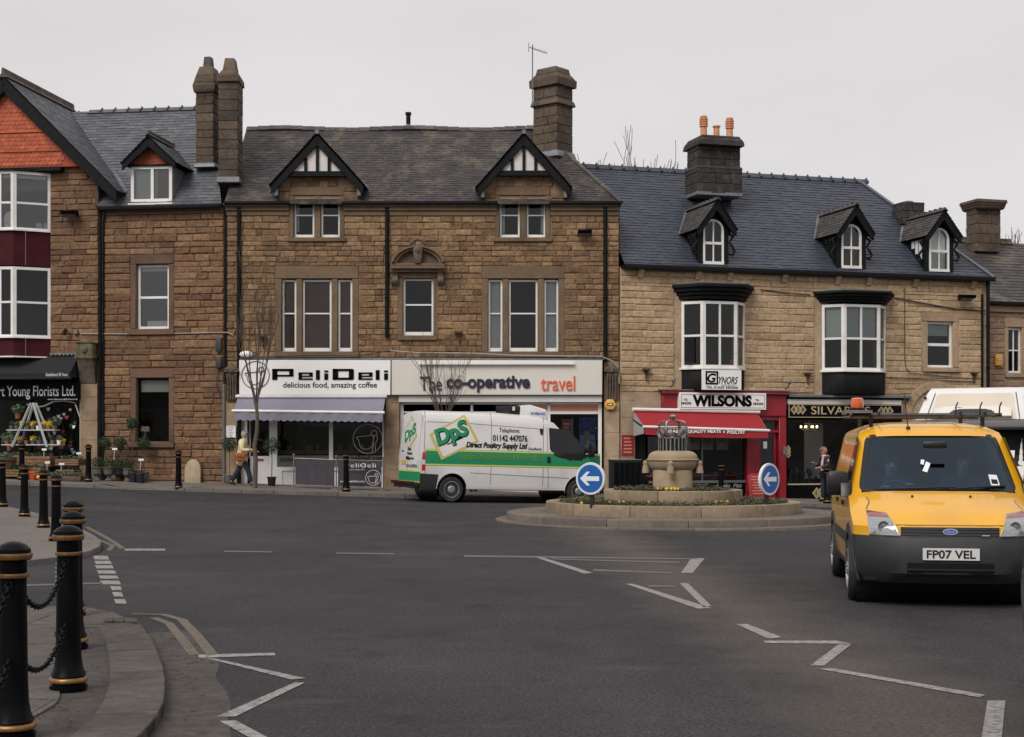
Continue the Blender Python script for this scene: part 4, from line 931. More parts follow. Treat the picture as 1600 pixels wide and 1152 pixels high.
# dormer with a tile-hung gable
yd = -.02
def rd(*a): return FB.r(*a, yd)
q = rd(205.5,260,269.5,318.5); u0, u1, z0, z1 = q
D = MB(); D.box(u0+.01, u1-.01, yd+.1, yd+.16, z0, z1); 
tB = (zrB-zeB)/(yrB+.2)
def roof_y(z): return (z-zeB)/tB-.2
for uu in (u0, u1): obj('dormer_cheek', MB().add([(uu,yd,z0),(uu,yd,z1),(uu,roof_y(z1),z1)], [(0,1,2)]), 'lead', B)
win(B, q, yd-.05, gm='glass_bright', horiz=(), vert=(.52,), fw=.09, bw=.09, foot=.05, depth=.1, cover=[('green_blind',0,.62,0,1,0),('interior_brown',.62,1,0,1,0)])
bb = MB(); bb.box(u0+.06, u1-.06, yd+.25, yd+.3, z0, z1); obj('room_interior', bb, 'interior', B)
mb = MB(); mb.box(u0-.05, u1+.05, yd-.16, yd-.055, z0-.09, z0); obj('sill', mb, 'white_paint', B)
ua, za = FB.p(238, 217, yd); ul_, zf = FB.p(196.5, 259, yd); ur_, _ = FB.p(279, 259, yd)
def tiles(F, parent, poly_inside, u0, u1, z0, z1, y, m='red_tile', w=.155, h=.115, keep=300, seed=1):
    """fish-scale tiles, each with a rounded tail"""
    r = random.Random(seed); me = bpy.data.meshes.new('tile'); mb = MB()
    p = [(0,1.25),(0,.42)]+[(.5-.5*cos(pi*i/6), .42-.42*sin(pi*i/6)) for i in range(1,6)]+[(1,.42),(1,1.25)]
    mb.prism([(a*w, b*h) for a, b in p], 0, .018); me.from_pydata(mb.v, [], mb.f); me.materials.append(M[m]); k = 0; row = 0; z = z0; jm = MB()
    while z < z1:
        x = u0-(w/2 if row % 2 else 0)
        while x < u1:
            if poly_inside(x+w/2, z+h*.5):
                y_ = y-.016-r.uniform(0,.006)
                if k < keep:
                    o = bpy.data.objects.new('tile', me); COL.objects.link(o); o.parent = parent; o.location = (x+.003, y_, z); o.rotation_euler = (-.09,0,0)
                else: jm.add([(x+.003+a, y_+b-.05*(c-0), z+c) for a, b, c in mb.v], mb.f, r.random())
                k += 1
            x += w
        z += h; row += 1
    if jm.f: tag(obj('tile_infill', jm, m, parent, attr=True), kind='stuff')
sl = (za-zf)/((ur_-ul_)/2)
mb = MB(); mb.prism([(ul_+.1,z1+.01),(ur_-.1,z1+.01),(ua,za-.1)], yd+.02, yd+.1); obj('dormer_gable', mb, 'red_tile', B)
tiles(FB, B, lambda a, b: z1 < b < za-.33-abs(a-ua)*sl, u0, u1, z1, za, yd-.01)
mb = MB(); mb.box(u0-.1, u1+.1, yd-.1, yd-.02, z1-.01, z1+.05); obj('fascia_board', mb, 'black_timber', B)
for s in (-1, 1):
    hw = (ur_-ul_)/2; b_ = MB(); b_.prism([(ua,za),(ua+s*hw,zf),(ua+s*hw,zf-.2),(ua,za-.3)], yd-.32, yd-.25); obj('bargeboard', b_, 'black_timber', B, bev=.01, seg=1)
    e = ua+s*(hw+.04); slates(B, 'grey_slate', (e,yd-.36,zf-.0), (e,max(yd,roof_y(zf)),zf-.0), (ua,yd-.36,za+.04), (ua,roof_y(za),za+.04), ch=.15, w=.24, name='dormer_slates', seed=9+s)
y = yd-.34
while y < roof_y(za)-.2:
    mb = MB(); mb.prism([(ua-.1,za+.02),(ua,za+.1),(ua+.1,za+.02),(ua+.03,za+.1),(ua+.03,za+.19),(ua-.03,za+.19),(ua-.03,za+.1)], y, y+.3); obj('ridge_tile', mb, 'ridge_tile', B); y += .31
pipe(B, 'downpipe', ub(158.5), FB.z(158,745), FB.z(158,322), y=-.1, r=.055); 
mb = MB(); mb.tube([(ub(167),-.06,FB.z(167,330)),(ub(163),-.06,FB.z(163,348)),(ub(163),-.06,FB.z(163,740))], .025, 6); obj('downpipe', mb, 'gutter_black', B)
# ------------------------------------------------------------------ gabled florist building at the left edge
FA = FB
A_ = empty('gabled_building', FB.world(ub(60), 0, 0), FB.a, 'tall gabled building with a red tile-hung gable and stacked white bay windows over the florist', 'building')
A_.location = (U(350), 44.2, 0)
uA, zA = FA.p(8, 122, -.3); uR, zR = FA.p(183, 297, -.3); slA = (zA-zR)/(uR-uA); uL = uA-(uR-uA)
zw = FA.z(120, 745)
bayR = ub(79); bayL = uA-(bayR-uA)
wA = [(bayL, bayR, FA.z(40,556), FA.z(40,264)), (uL+.6, ub(126), FA.z(60,780), FA.z(60,562))]
backing(A_, 'mortar_red', uL+.1, ub(154.5), zw-.2, FA.z(100,297), wA, name='wall')
mb = MB(); mb.prism([(uL+.1, FA.z(100,297)),(uR-.1, FA.z(100,297)),(uA, zA-.15)], .02, .3); obj('gable_wall', mb, 'mortar_red', A_)
masonry(A_, 'red_stone', ub(79), ub(154), FA.z(120,562), FA.z(120,262), [], h=.19, lo=.28, hi=.8, keep=230, seed=21, rough=.03, inside=lambda a, b: b < zA-.35-abs(a-uA)*slA)
# tile hanging, proud of the wall
zt0, zt1 = FA.z(40,263), zA
mb = MB(); mb.prism([(uA-4.2,zt0-.02),(uA+(zA-zt0)/slA-.2,zt0-.02),(uA,zA-.25)], -.2, .02); obj('tile_hanging', mb, 'red_tile', A_)
tiles(FA, A_, lambda a, b: b < zA-.42-abs(a-uA)*slA, ub(0)-.6, ub(100), zt0+.03, zA, -.2, w=.15, h=.125, keep=300, seed=3)
for z in (FA.z(30,209), FA.z(30,239)):
    L = (zA-.42-z)/slA; mb = MB(); mb.box(uA-L, uA+L, -.245, -.2, z-.02, z+.015); obj('tile_course_edge', mb, 'red_tile', A_)
mb = MB(); mb.box(uA-4.2, ub(101), -.28, .02, zt0-.16, zt0-.025); obj('fascia_board', mb, 'black_timber', A_, bev=.015, seg=1)
for s in (-1, 1):
    hw = uR-uA+.02; b_ = MB(); b_.prism([(uA,zA),(uA+s*hw,zR),(uA+s*hw,zR-.42),(uA,zA-.46)], -.42, -.33); obj('bargeboard', b_, 'black_timber', A_, bev=.012, seg=1)
    b_ = MB(); b_.prism([(uA,zA-.02),(uA+s*hw,zR-.02),(uA+s*hw,zR-.14),(uA,zA-.16)], -.33, .3); obj('soffit', b_, 'black_timber', A_)
def roofB_y(z): return roof_y(z)
lA = -.45
e = uR+.05; slates(A_, 'grey_slate', (e,lA,zR-.03), (e,roof_y(zR)+.05,zR-.03), (uA,lA,zA+.06), (uA,roof_y(zrB)+1.,zA+.06), ch=.2, w=.3, name='roof_slates', seed=15)
e = uL-.05; slates(A_, 'grey_slate', (e,lA,zR-.03), (e,6,zR-.03), (uA,lA,zA+.06), (uA,6,zA+.06), ch=.2, w=.3, name='roof_slates', seed=16)
mb = MB(); mb.tube([(uR+.05,roof_y(zR)+.0,zR+.01),(uA+.3,roof_y(zrB)+.4,zrB+.08)], .06, 6); obj('lead_valley', mb, 'lead', A_)
y = lA
while y < roof_y(zrB)+.6:
    mb = MB(); zz = zA+.05; mb.prism([(uA-.16,zz-.06),(uA-.05,zz+.06),(uA-.04,zz+.2),(uA,zz+.24),(uA+.04,zz+.2),(uA+.05,zz+.06),(uA+.16,zz-.06)], y, y+.2); o = obj('ridge_tile', mb, 'ridge_tile', A_); y += .205
mb = MB(); mb.box(ub(150), ub(156), -.1, .3, FA.z(152,322), FA.z(152,290)); obj('kneeler', mb, 'dark_stone', A_, bev=.02)
# bays
def canted(parent, F, ua, uz, cl, cr, p, zb, zt, spec, m='white_paint', gm='glass', fw=.07, horiz=(.5,), covers=None):
    """three window faces of a canted bay; spec = glazing-bar fractions of left, front and right face"""
    pts = [(ua,0.),(ua+cl,-p),(uz-cr,-p),(uz,0.)]
    for k, ((x0,y0),(x1,y1)) in enumerate(zip(pts, pts[1:])):
        L = sqrt((x1-x0)**2+(y1-y0)**2); Mx = Matrix.Translation((x0,y0,0)) @ Matrix.Rotation(atan2(y1-y0, x1-x0), 4, 'Z')
        win(parent, (0.004,L-.004,zb,zt), 0, fm=m, fw=fw, vert=spec[k], horiz=horiz, bw=fw*.75, Mx=Mx, gm=gm, cover=covers[k] if covers else None)
    return pts
pB = .62
for (t, b_, hz, cv) in ((269,361,.46,[[],[('blind',0,1,.93,1,0)],[('blind',0,1,.93,1,0)]]), (418,528,.5,None)):
    u1 = ub(79.5); pts = canted(A_, FA, uA-(u1-uA), u1, .9, .9, pB, FA.z(50,b_,-.3), FA.z(50,t,-.3), ((),(.5,),()), horiz=(hz,), fw=.085, covers=cv, gm='glass_bright' if t < 300 else 'glass')
o2 = [(pts[0][0]-.05,.02),(pts[1][0]-.03,pts[1][1]-.06),(pts[2][0]+.03,pts[2][1]-.06),(pts[3][0]+.05,.02)]
i2 = [(pts[0][0]+.02,.02),(pts[1][0]+.01,pts[1][1]+.02),(pts[2][0]-.01,pts[2][1]+.02),(pts[3][0]-.02,.02)]
for t, b_ in ((362,416),(529,557)):
    mb = MB(); mb.prism(i2, FA.z(50,b_,-.3), FA.z(50,t,-.3), 'z'); pn = obj('bay_panel', mb, 'dark_red', A_)
    mb = MB(); mb.box(ub(39,-.63), ub(39.6,-.63), -.606, -.58, FA.z(50,b_,-.3), FA.z(50,t,-.3)); obj('panel_joint', mb, 'grey_steel', pn)
    mb = MB(); mb.prism(o2, FA.z(50,t,-.3), FA.z(50,t-2.2,-.3), 'z'); obj('bay_sill', mb, 'white_paint', A_)
mb = MB(); mb.prism(o2, FA.z(50,559,-.3), FA.z(50,557,-.3), 'z'); obj('bay_sill', mb, 'white_paint', A_)
mb = MB(); mb.prism(o2, FA.z(50,269,-.3), FA.z(50,265,-.3), 'z'); obj('bay_head', mb, 'black_timber', A_)
it = MB(); it.box(uL+.6, ub(100), .9, .95, FA.z(60,562), FA.z(60,265)); it.box(uL+.6, ub(126), 3.0, 3.05, zw-.2, FA.z(60,560)); it.box(uL+.6, ub(126), .3, 3., FA.z(60,560), FA.z(60,558)); obj('room_interior', it, 'interior', A_)
# cream shapes behind the upper bay glass
for px in (14, 60, 72):
    mb = MB(); u, z = FA.p(px, 345 if px < 50 else 355, .1); mb.ball((u,.1,z), .17 if px == 14 else .12, .06, .28 if px == 14 else .14); obj('window_ornament', mb, 'net', A_, smooth=60)
# florist pier and console
u0, u1, z0, z1 = FA.r(127,600,154,752); z = z0
while z < z1-.02:
    h = min(rng.uniform(.55,.8), z1-z); dressF(FA, A_, 'pier_stone', (u0,u1,z+.003,z+h-.003), -.09+rng.uniform(-.004,.004), .3, 'concrete_pier', .007); z += h
u0, u1, z0, z1 = FA.r(124,530,154,600); mb = MB(); n = 10
mb.prism([(.05,z0)]+[(-.1-.25*(i/n)**1.4, z0+(z1-z0)*.55*i/n) for i in range(n+1)]+[(.05,z0+(z1-z0)*.55)], u0+.06, u1-.06, 'x'); cs = obj('console', mb, 'carved_stone', A_, bev=.01)
mb = MB(); mb.box(u0, u1, -.38, .05, z0+(z1-z0)*.55, z0+(z1-z0)*.62); mb.box(u0+.04, u1-.04, -.34, .05, z0+(z1-z0)*.62, z0+(z1-z0)*.9); mb.prism([(u0,z0+(z1-z0)*.9),(u1,z0+(z1-z0)*.9),((u0+u1)/2,z1)], -.38, .05); obj('console_cap', mb, 'moss_stone', cs, bev=.015)
mb = MB(); mb.lathe([(.1,0),(.1,.05),(.03,.08)], (0,0,0), 12); mb.xf(Matrix.Translation(((u0+u1)/2,-.34,z0+(z1-z0)*.76)) @ Matrix.Rotation(pi/2,4,'X')); obj('rosette', mb, 'moss_stone', cs, smooth=40)
# florist fascia, awning, window
b, og = FC.thing('x', 0, 0, 0, None, None); bpy.data.objects.remove(b)
b, og = FA.thing('shop_sign', ub(60), -.12, FA.z(60,610), 'black florist fascia sign with thin white lettering at the left edge', 'shop sign')
def signF(F, root, og, name, m, q, y0, y1, bev=.01): mb = MB(); mb.box(q[0], q[1], y0, y1, q[2], q[3]); return obj(name, mb, m, root, og, bev=bev, seg=1)
signF(FA, b, og, 'sign_board', 'black_paint', (uL+.6, ub(128), FA.z(60,625), FA.z(60,597)), -.18, -.05)
u0, u1, z0, z1 = FA.r(-31,603.5,121.5,624); 
zc = FA.z(60,619.5); obj('lettering', text_mb('Robert Young Florists Ltd.', ub(-27), u1, FA.z(60,624.5), FA.z(60,603.5), -.18, .004), 'sign_white', b, og)
u0, u1, z0, z1 = FA.r(81,619.8,128,623); obj('lettering', text_mb('www.robertyoungflorists.co.uk', u0-.05, u1-.06, z0-.06, z1-.06, -.18), 'sign_white', b, og)
b, og = FA.thing('awning', ub(60), -.3, FA.z(60,580), 'folded black awning over the florist window, small white words on its edge', 'awning')
mb = MB(); q = [(-.05,FA.z(60,557)),(-.62,FA.z(60,583)),(-.66,FA.z(60,585)),(-.66,FA.z(60,591)),(-.05,FA.z(60,591))]; mb.prism(q, uL+.6, ub(124), 'x'); obj('cloth', mb, 'awning_black', b, og)
mb = MB(); mb.tube([(uL+.6,-.66,FA.z(60,593)),(ub(126),-.66,FA.z(60,593))], .045, 8); obj('front_bar', mb, 'charcoal', b, og, smooth=40)
u0, u1, z0, z1 = FA.r(72,583,106,588, -.66); obj('lettering', text_mb('Established 30 Years', u0, u1, z0, z1, -.665), 'net', b, og)
mb = MB(); k = 14; us = [ub(80)+(ub(124)-ub(80))*i/k for i in range(k+1)]; zz = FA.z(100,553.5)
mb.prism([(us[0],zz+.03)]+[(u,zz-.06*(i % 2)) for i, u in enumerate(us)]+[(us[-1],zz+.03)], -.12, -.05); obj('lead_flashing', mb, 'lead', A_)
zs0, zs1 = FA.z(60,740), FA.z(60,625)
sfr = obj('shopfront_frame', MB().box(ub(123.5), ub(126), .05, .15, zs0, zs1), 'white_paint', A_)
for px in (46, -20): obj('frame_bar', MB().box(ub(px), ub(px)+.05, .05, .15, zs0, zs1), 'black_paint', sfr)
obj('shop_window', MB().quad((uL+.6,.1,zs0),(ub(123.5),.1,zs0),(ub(123.5),.1,zs1),(uL+.6,.1,zs1)), 'shop_glass', sfr)
obj('stall_riser', MB().box(uL+.6, ub(123.5), .05, .15, zw-.2, zs0), 'dark_wood', sfr)
# ------------------------------------------------------------------ buff stone terrace on the right, stepping back
FD = Fac((969.5-800)/FP*44.2, 44.2, 16.3)
D = empty('stone_terrace', (FD.X, FD.Y, 0), FD.a, 'buff stone terrace with blue slate roof, arched white dormers and two black-topped bay windows', 'building')
rD, uD, zD = FD.r, FD.u, FD.z
XR = 1544
zeD = FD.p(970, 416)[1]
zbD = FD.z(1250, 800)
bayA, bayB = (1058.5,1168), (1278,1388)
hA = (uD(1053), uD(1160), zD(1110,612), zD(1110,446)); hB = (uD(1272), uD(1378), zD(1330,620), zD(1330,458))
sw_ = rD(1449,503,1489.5,574); surD = [hA, hB, rD(1440,489,1498,582)]
opD = [(uD(1070),uD(1150),zD(1110,604),zD(1110,474)), (uD(1290),uD(1372),zD(1330,610),zD(1330,478)), sw_, (uD(992),uD(1218),zbD-.5,zD(1110,642)), (uD(1228),uD(1408),zbD-.5,zD(1310,640))]
backing(D, 'mortar_buff', uD(969), uD(XR), zbD-.5, zeD-.02, opD)
arcu = (uD(1412), uD(1512)); zA0 = zD(1460,640)
masonry(D, 'buff_stone', uD(970), uD(1534), zD(1110,613), zeD-.1, surD+[(uD(1033)-.05,uD(1228),zD(1110,640),zD(1110,612))], h=.2, lo=.35, hi=1.0, keep=298, seed=31, rough=.02, joint=.009)
masonry(D, 'buff_stone', uD(1416), uD(1534), zbD, zD(1460,613), [(uD(1412),uD(1512),zbD,zD(1460,606))], h=.22, lo=.35, hi=.9, keep=0, seed=32, joint=.009)
for q in ((970,613,992,775),): 
    u0, u1, z0, z1 = rD(*q); z = z0
    while z < z1-.02:
        h = min(rng.uniform(.5,.8), z1-z); dressF(FD, D, 'pier_stone', (u0,u1,z+.003,z+h-.003), -.02+rng.uniform(-.004,.004), .25, 'buff_pier', .006); z += h
dressF(FD, D, 'lintel', (uD(992),uD(1033),zD(1010,641),zD(1010,613.5)), -.02, .25, 'buff_pier')
dressF(FD, D, 'lintel', rD(1440,489,1498,502.5), -.025, .2, 'dressed_buff'); dressF(FD, D, 'sill', rD(1441,575,1498,581.5), -.09, .2, 'dressed_buff')
for a, b in ((1440,1448.5),(1490,1498)): dressF(FD, D, 'jamb', rD(a,503,b,574), -.02, .2, 'dressed_buff')
win(D, sw_, .1, horiz=(.5,), fw=.07, bw=.09, cover=[('green_blind',0,1,.72,1,0)])
# arch over the doorway behind the lorry
a_o = arch(arcu[0], arcu[1], zD(1460,700), zD(1460,652), 16, .98); a_i = arch(arcu[0]+.25, arcu[1]-.25, zD(1460,700), zD(1460,652), 16, .98)
n = len(a_o)
for i in range(1, n-2):
    mb = MB(); mb.prism([a_o[i], a_o[i+1], a_i[i+1], a_i[i]], -.06-.01*(i % 2), .1); obj('voussoir', mb, 'dressed_buff', D, bev=.008, seg=1)
mb = MB(); mb.prism(arch(arcu[0]+.25, arcu[1]-.25, zbD, zD(1460,652), 16, .98), .05, .06); obj('doorway', mb, 'interior', D)
# eaves: stone corbels, gutter
for px in (1000, 1089, 1139, 1224, 1307, 1356, 1428, 1518):
    u, z = FD.p(px, 424 if px < 1100 else 424); z = zeD-.06; mb = MB(); mb.prism([(.02,z),(-.2,z),(-.2,z-.09),(-.09,z-.2),(-.09,z-.27),(.02,z-.3)], u-.085, u+.085, 'x'); obj('corbel', mb, 'dressed_buff', D, bev=.012, seg=1)
mb = MB(); mb.box(uD(970)+.06, uD(1548), -.28, -.14, zeD-.1, zeD+.05); mb.box(uD(970), uD(1546), -.14, .05, zeD-.06, zeD+.02); obj('gutter', mb, 'gutter_black', D, bev=.015)
TD = .9; rD_ = 4.0; zrD = zeD+.05+TD*rD_
uh2 = FD.p(1341, 282, rD_)[0]; zr2 = FD.p(1250, 278, rD_)[1]; zrD = zr2; TD = (zrD-zeD)/(rD_+.1)
slates(D, 'blue_slate', (uD(970)+.08,-.2,zeD), (uD(1548),-.2,zeD), (FD.u(905,rD_),rD_,zrD), (uh2,rD_,zrD), ch=.17, w=.26, name='roof_slates', seed=41)
slates(D, 'blue_slate', (uD(1548),-.2,zeD), (uD(1548),2*rD_,zeD), (uh2,rD_,zrD), (uh2,rD_+.01,zrD), ch=.25, w=.35, name='roof_slates', seed=42)
slates(D, 'blue_slate', (uD(970)-1.2,2*rD_,zeD), (uD(1548),2*rD_,zeD), (uD(970)-1.2,rD_,zrD), (uh2,rD_,zrD), ch=.3, w=.4, name='roof_slates', seed=43)
sw = MB(); sw.box(uD(1543), uD(1544), .3, 2*rD_, zbD-.5, zeD-.1); sw.box(uD(970), uD(1544), 2*rD_-.1, 2*rD_, zbD-.5, zeD-.1); obj('side_wall', sw, 'mortar_buff', D)
x = uD(915); 
while x < uh2-.05:
    mb = MB(); mb.prism([(rD_-.15,zrD-.09),(rD_,zrD+.07),(rD_+.15,zrD-.09),(rD_+.12,zrD-.12),(rD_,zrD+.02),(rD_-.12,zrD-.12)], x, x+.42, 'x'); mb.tube([(x+.42,rD_-.15,zrD-.06),(x+.42,rD_,zrD+.1),(x+.42,rD_+.15,zrD-.06)], .035, 6); obj('ridge_tile', mb, 'blue_slate', D); x += .45
mb = MB(); mb.tube([(uD(1548),-.2,zeD+.03),(uh2,rD_,zrD+.03)], .06, 6); obj('hip_roll', mb, 'blue_slate', D)
def roofD_y(z): return (z-zeD)/TD-.15
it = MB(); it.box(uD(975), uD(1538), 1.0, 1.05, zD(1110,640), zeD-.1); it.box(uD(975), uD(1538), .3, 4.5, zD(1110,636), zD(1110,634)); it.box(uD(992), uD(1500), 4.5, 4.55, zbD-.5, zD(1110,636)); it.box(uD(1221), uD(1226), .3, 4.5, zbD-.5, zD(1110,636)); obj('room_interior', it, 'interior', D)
# dormers
def dormer(wl, wr, wt, wbm, apx, apy, fl, fr, fy, cv=None):
    y0 = .0
    u0, z0 = FD.p(wl, wbm, y0); u1 = FD.u(wr, y0); zt = FD.p((wl+wr)/2, wt, y0)[1]; r_ = (u1-u0)/2; uc = (u0+u1)/2; zs = zt-r_
    ua, za = uc+.02, FD.p(apx, apy, -.25)[1]; hw = .64; zf = FD.p(fr, fy, -.25)[1]
    dm = MB(); W2 = r_+.17
    out = [(uc-W2,z0-.05),(uc-W2,zf+.02),(uc,za-.14),(uc+W2,zf+.02),(uc+W2,z0-.05)]
    # front board around the arched light
    A = arch(u0, u1, z0, zs, 12); oth = [(uc-W2,z0-.05)]+[(uc-W2+(2*W2)*i/12, min(zf+.02+(za-.16-zf)*(1-abs(i/6-1)), za)) for i in range(13)]+[(uc+W2,z0-.05)]
    front = MB(); front.strip(oth, A, y0-.02, y0+.06, closed=False); df = obj('dormer_front', front, 'black_timber', D)
    wf = MB(); e = .06; wf.strip(A, arch(u0+e, u1-e, z0+e, zs, 12), y0-.05, y0+.03, closed=False); wf.box(u0, u1, y0-.07, y0+.03, z0, z0+e+.03)
    zm = z0+(zt-z0)*.47; wf.box(u0+e, u1-e, y0-.045, y0+.02, zm-.04, zm+.04); wf.box(uc-.02, uc+.02, y0-.035, y0+.01, z0+e+.03, zm-.04); wf.box(uc-.02, uc+.02, y0-.035, y0+.01, zm+.04, zt-.05)
    w = obj('window', wf, 'white_paint', D)
    g = MB(); g.add([(p[0], y0-.01, p[1]) for p in arch(u0+e, u1-e, zm+.04, zs, 12)], [tuple(range(15))]); obj('pane', g, 'glass', w, recalc=False)
    g = MB(); g.quad((u0+e,y0-.01,z0+e),(u1-e,y0-.012,z0+e),(u1-e,y0-.012,zm-.04),(u0+e,y0-.01,zm-.04)); obj('pane', g, 'glass', w, recalc=False)
    if cv:
        g = MB(); g.quad((u0+.05,y0+.12,z0),(u1-.05,y0+.12,z0),(u1-.05,y0+.12,zt if cv == 2 else zm),(u0+.05,y0+.12,zt if cv == 2 else zm)); obj('curtain', g, 'net' if cv == 2 else 'interior_brown', w, recalc=False)
    bk = MB(); bk.box(uc-W2+.03, uc+W2-.03, y0+.4, y0+.42, z0, zf); obj('room_interior', bk, 'interior', D)
    for s in (-1, 1):
        c = MB(); x = uc+s*(W2-.02); c.add([(x,y0,z0-.05),(x,y0,zf),(x,roofD_y(zf),zf)], [(0,1,2)]); ck = obj('dormer_cheek', c, 'black_timber', D)
        c = MB(); xx = x+s*.015
        for k in (0,1,2):
            ya = y0+.14+k*.22; zb_ = zeD+TD*(ya+.24+.15)+.1
            if zb_ < zf-.1: c.box(min(x,xx)-.002, max(x,xx), ya, ya+.16, zb_, zf-.08)
        if c.f: obj('cheek_light', c, 'net' if cv == 2 else 'dark_glass', ck)
        pts = [(x+s*.03,y0-.02,zf-.1),(x+s*.17,y0-.02,zf-.18),(x+s*.05,y0-.02,zf-.38),(x+s*.15,y0-.02,zf-.5),(x+s*.22,y0-.02,zf-.62),(x+s*.15,y0-.02,zf-.76),(x+s*.03,y0-.02,zf-.72)]
        c = MB(); c.tube(pts, [.05,.045,.03,.04,.045,.04,.03], 6); obj('scroll_bracket', c, 'black_timber', D, smooth=50)
        b = MB(); b.prism([(ua,za),(ua+s*hw,zf-.02),(ua+s*hw,zf-.2),(ua+s*(hw-.1),zf-.16),(ua,za-.3)], -.3, -.22); obj('bargeboard', b, 'black_timber', D, bev=.01, seg=1)
        e2 = ua+s*(hw+.03); slates(D, 'grey_slate' if False else 'old_slate', (e2,-.34,zf-.02), (e2,roofD_y(zf)+.05,zf-.02), (ua,-.34,za+.03), (ua,roofD_y(za),za+.03), ch=.16, w=.24, name='dormer_slates', seed=int(apx)+s)
        b = MB(); b.quad((e2+s*.02,roofD_y(zf)-.12,zf-.02),(e2+s*.02,roofD_y(zf)+.1,zf+.02),(ua,roofD_y(za)+.12,za+.08),(ua,roofD_y(za)-.12,za+.05)); obj('lead_flashing', b, 'lead', D, recalc=False)
    y = -.36
    while y < roofD_y(za)-.25:
        b = MB(); b.prism([(ua-.12,za-.02),(ua,za+.1),(ua+.12,za-.02),(ua,za+.03)], y, y+.28); b.box(ua-.05, ua+.05, y+.25, y+.29, za+.04, za+.12); obj('ridge_tile', b, 'old_slate', D); y += .3
dormer(1098, 1130, 343, 413, 1116, 313, 1083, 1150, 359)
dormer(1314, 1345, 351, 419.5, 1330, 321, 1303, 1363, 366, 1)
dormer(1451, 1482, 356.5, 424.5, 1469, 329, 1438, 1496, 370, 2)
# ridge chimney and pots
def at_chim(px, off): u = FD.u(px, off); return u
co = 1.9; w_ = (FD.u(1159,co)-FD.u(1081,co))*.88; uc = (FD.u(1159,co)+FD.u(1081,co))/2+.08; zc = lambda py: FD.p(1120, py, co)[1]
ch, Mx = chimney(D, 'chimney', uc, co+.45, zc(303), zc(262), w_*1.02, 1.0, 'black_stone', courses=.3)
slab(ch, 'chimney_band', Mx, w_*1.02+.04, 1.04, zc(264), zc(260), 'black_stone', .97)
c2, Mx = chimney(D, 'chimney', uc, co+.45, zc(261), zc(226), w_*.95, .92, 'black_stone', courses=.24)
for q in ((w_*1.02, zc(229), zc(222), .98), (w_*.99, zc(222), zc(217), .93), (w_*.9, zc(217), zc(213), .95)): slab(c2, 'chimney_cap', Mx, q[0], q[0]*.9, q[1], q[2], 'black_stone', q[3])
slab(ch, 'lead_apron', Mx, w_*1.05, 1.03, zc(306), zc(300), 'lead', .98)
for k, (px, t, rr, rings) in enumerate(((1099.5,181,.115,4),(1119.5,197,.105,0),(1140,184,.115,4))):
    u = FD.u(px, co+.45); zt, z0 = FD.p(px, t, co+.45)[1], zc(216); prof = [(rr*1.1,z0),(rr,z0+.05),(rr*.88,z0+(zt-z0)*(.55 if rings else .9))]
    zz = z0+(zt-z0)*.55
    for i in range(rings):
        d = (zt-zz)/5.; prof += [(rr*1.18,zz+i*d),(rr*1.18,zz+i*d+d*.6),(rr*.9,zz+i*d+d*.65)]
    prof += [(rr*1.05,zt-.05),(rr*.8,zt)] if rings else [(rr*1.2,zt-.04),(rr*1.2,zt)]
    mb = MB(); mb.lathe(prof, (u,co+.45,0), 14); obj('chimney_pot', mb, 'orange_clay', c2, smooth=30)
u = FD.u(1424, 1.9); z = lambda py: FD.p(1424, py, 1.9)[1]
ch, Mx = chimney(D, 'chimney', u, 2.1, z(352), z(320), .8, .7, 'black_stone', courses=.22); slab(ch, 'chimney_cap', Mx, .82, .72, z(321), z(317), 'black_stone'); slab(ch, 'chimney_pot', Mx, .35, .35, z(317), z(313), 'ridge_tile', .6)
pipe(D, 'downpipe', uD(1541), zbD, zeD-.05, y=-.1, r=.06); 
mb = MB(); mb.tube([(uD(1533),-.06,zD(1533,610)),(uD(1533),-.06,zD(1533,460))], .04, 8); obj('downpipe', mb, 'gutter_black', D)
# bays
def bay(ua_px, ub_px, ct, cb, wt, wb_, pt, pb, covers, sub, cl=.5, cr=.5, p=.5):
    ua = uD(ua_px+6); uz = uD(ub_px-4)
    zb_, zt_ = zD((ua_px+ub_px)/2, wb_), zD((ua_px+ub_px)/2, wt)
    pts = canted(D, FD, ua, uz, cl, cr, p, zb_, zt_, ((),(sub,),()), fw=.085, horiz=(.48,), covers=covers)
    def grow(e): return [(pts[0][0]-e,.02),(pts[1][0]-e*.6,pts[1][1]-e),(pts[2][0]+e*.6,pts[2][1]-e),(pts[3][0]+e,.02)]
    mm = (ua_px+ub_px)/2; zc0, zc1 = zD(mm, cb), zD(mm, ct)
    for k, e in enumerate((.08, .16, .25, .33)):
        mb = MB(); mb.prism(grow(e), zc0+(zc1-zc0)*k/4, zc0+(zc1-zc0)*(k+1)/4-.002, 'z'); obj('bay_cornice', mb, 'black_timber', D, bev=.01, seg=1)
    mb = MB(); mb.prism(grow(.31), zc1, zc1+.03, 'z'); obj('lead_top', mb, 'lead', D)
    mb = MB(); mb.prism(grow(.06), zD(mm,wb_+2.5), zD(mm,wb_)-.002, 'z'); obj('bay_sill', mb, 'white_paint', D)
    mb = MB(); mb.prism(grow(.0), zD(mm,pb), zD(mm,wb_+2.6), 'z'); obj('bay_panel', mb, 'black_timber', D, bev=.02, seg=1)
    return pts
pA = bay(1058.5, 1168, 447, 470, 473, 576, 577, 611, None, .5)
pB_ = bay(1278, 1388, 458, 475, 478, 580, 581, 617, [[('green_blind',0,1,.5,1,0)],[('green_blind',0,1,.5,1,0)],[('green_blind',0,1,.4,1,0)]], .48)
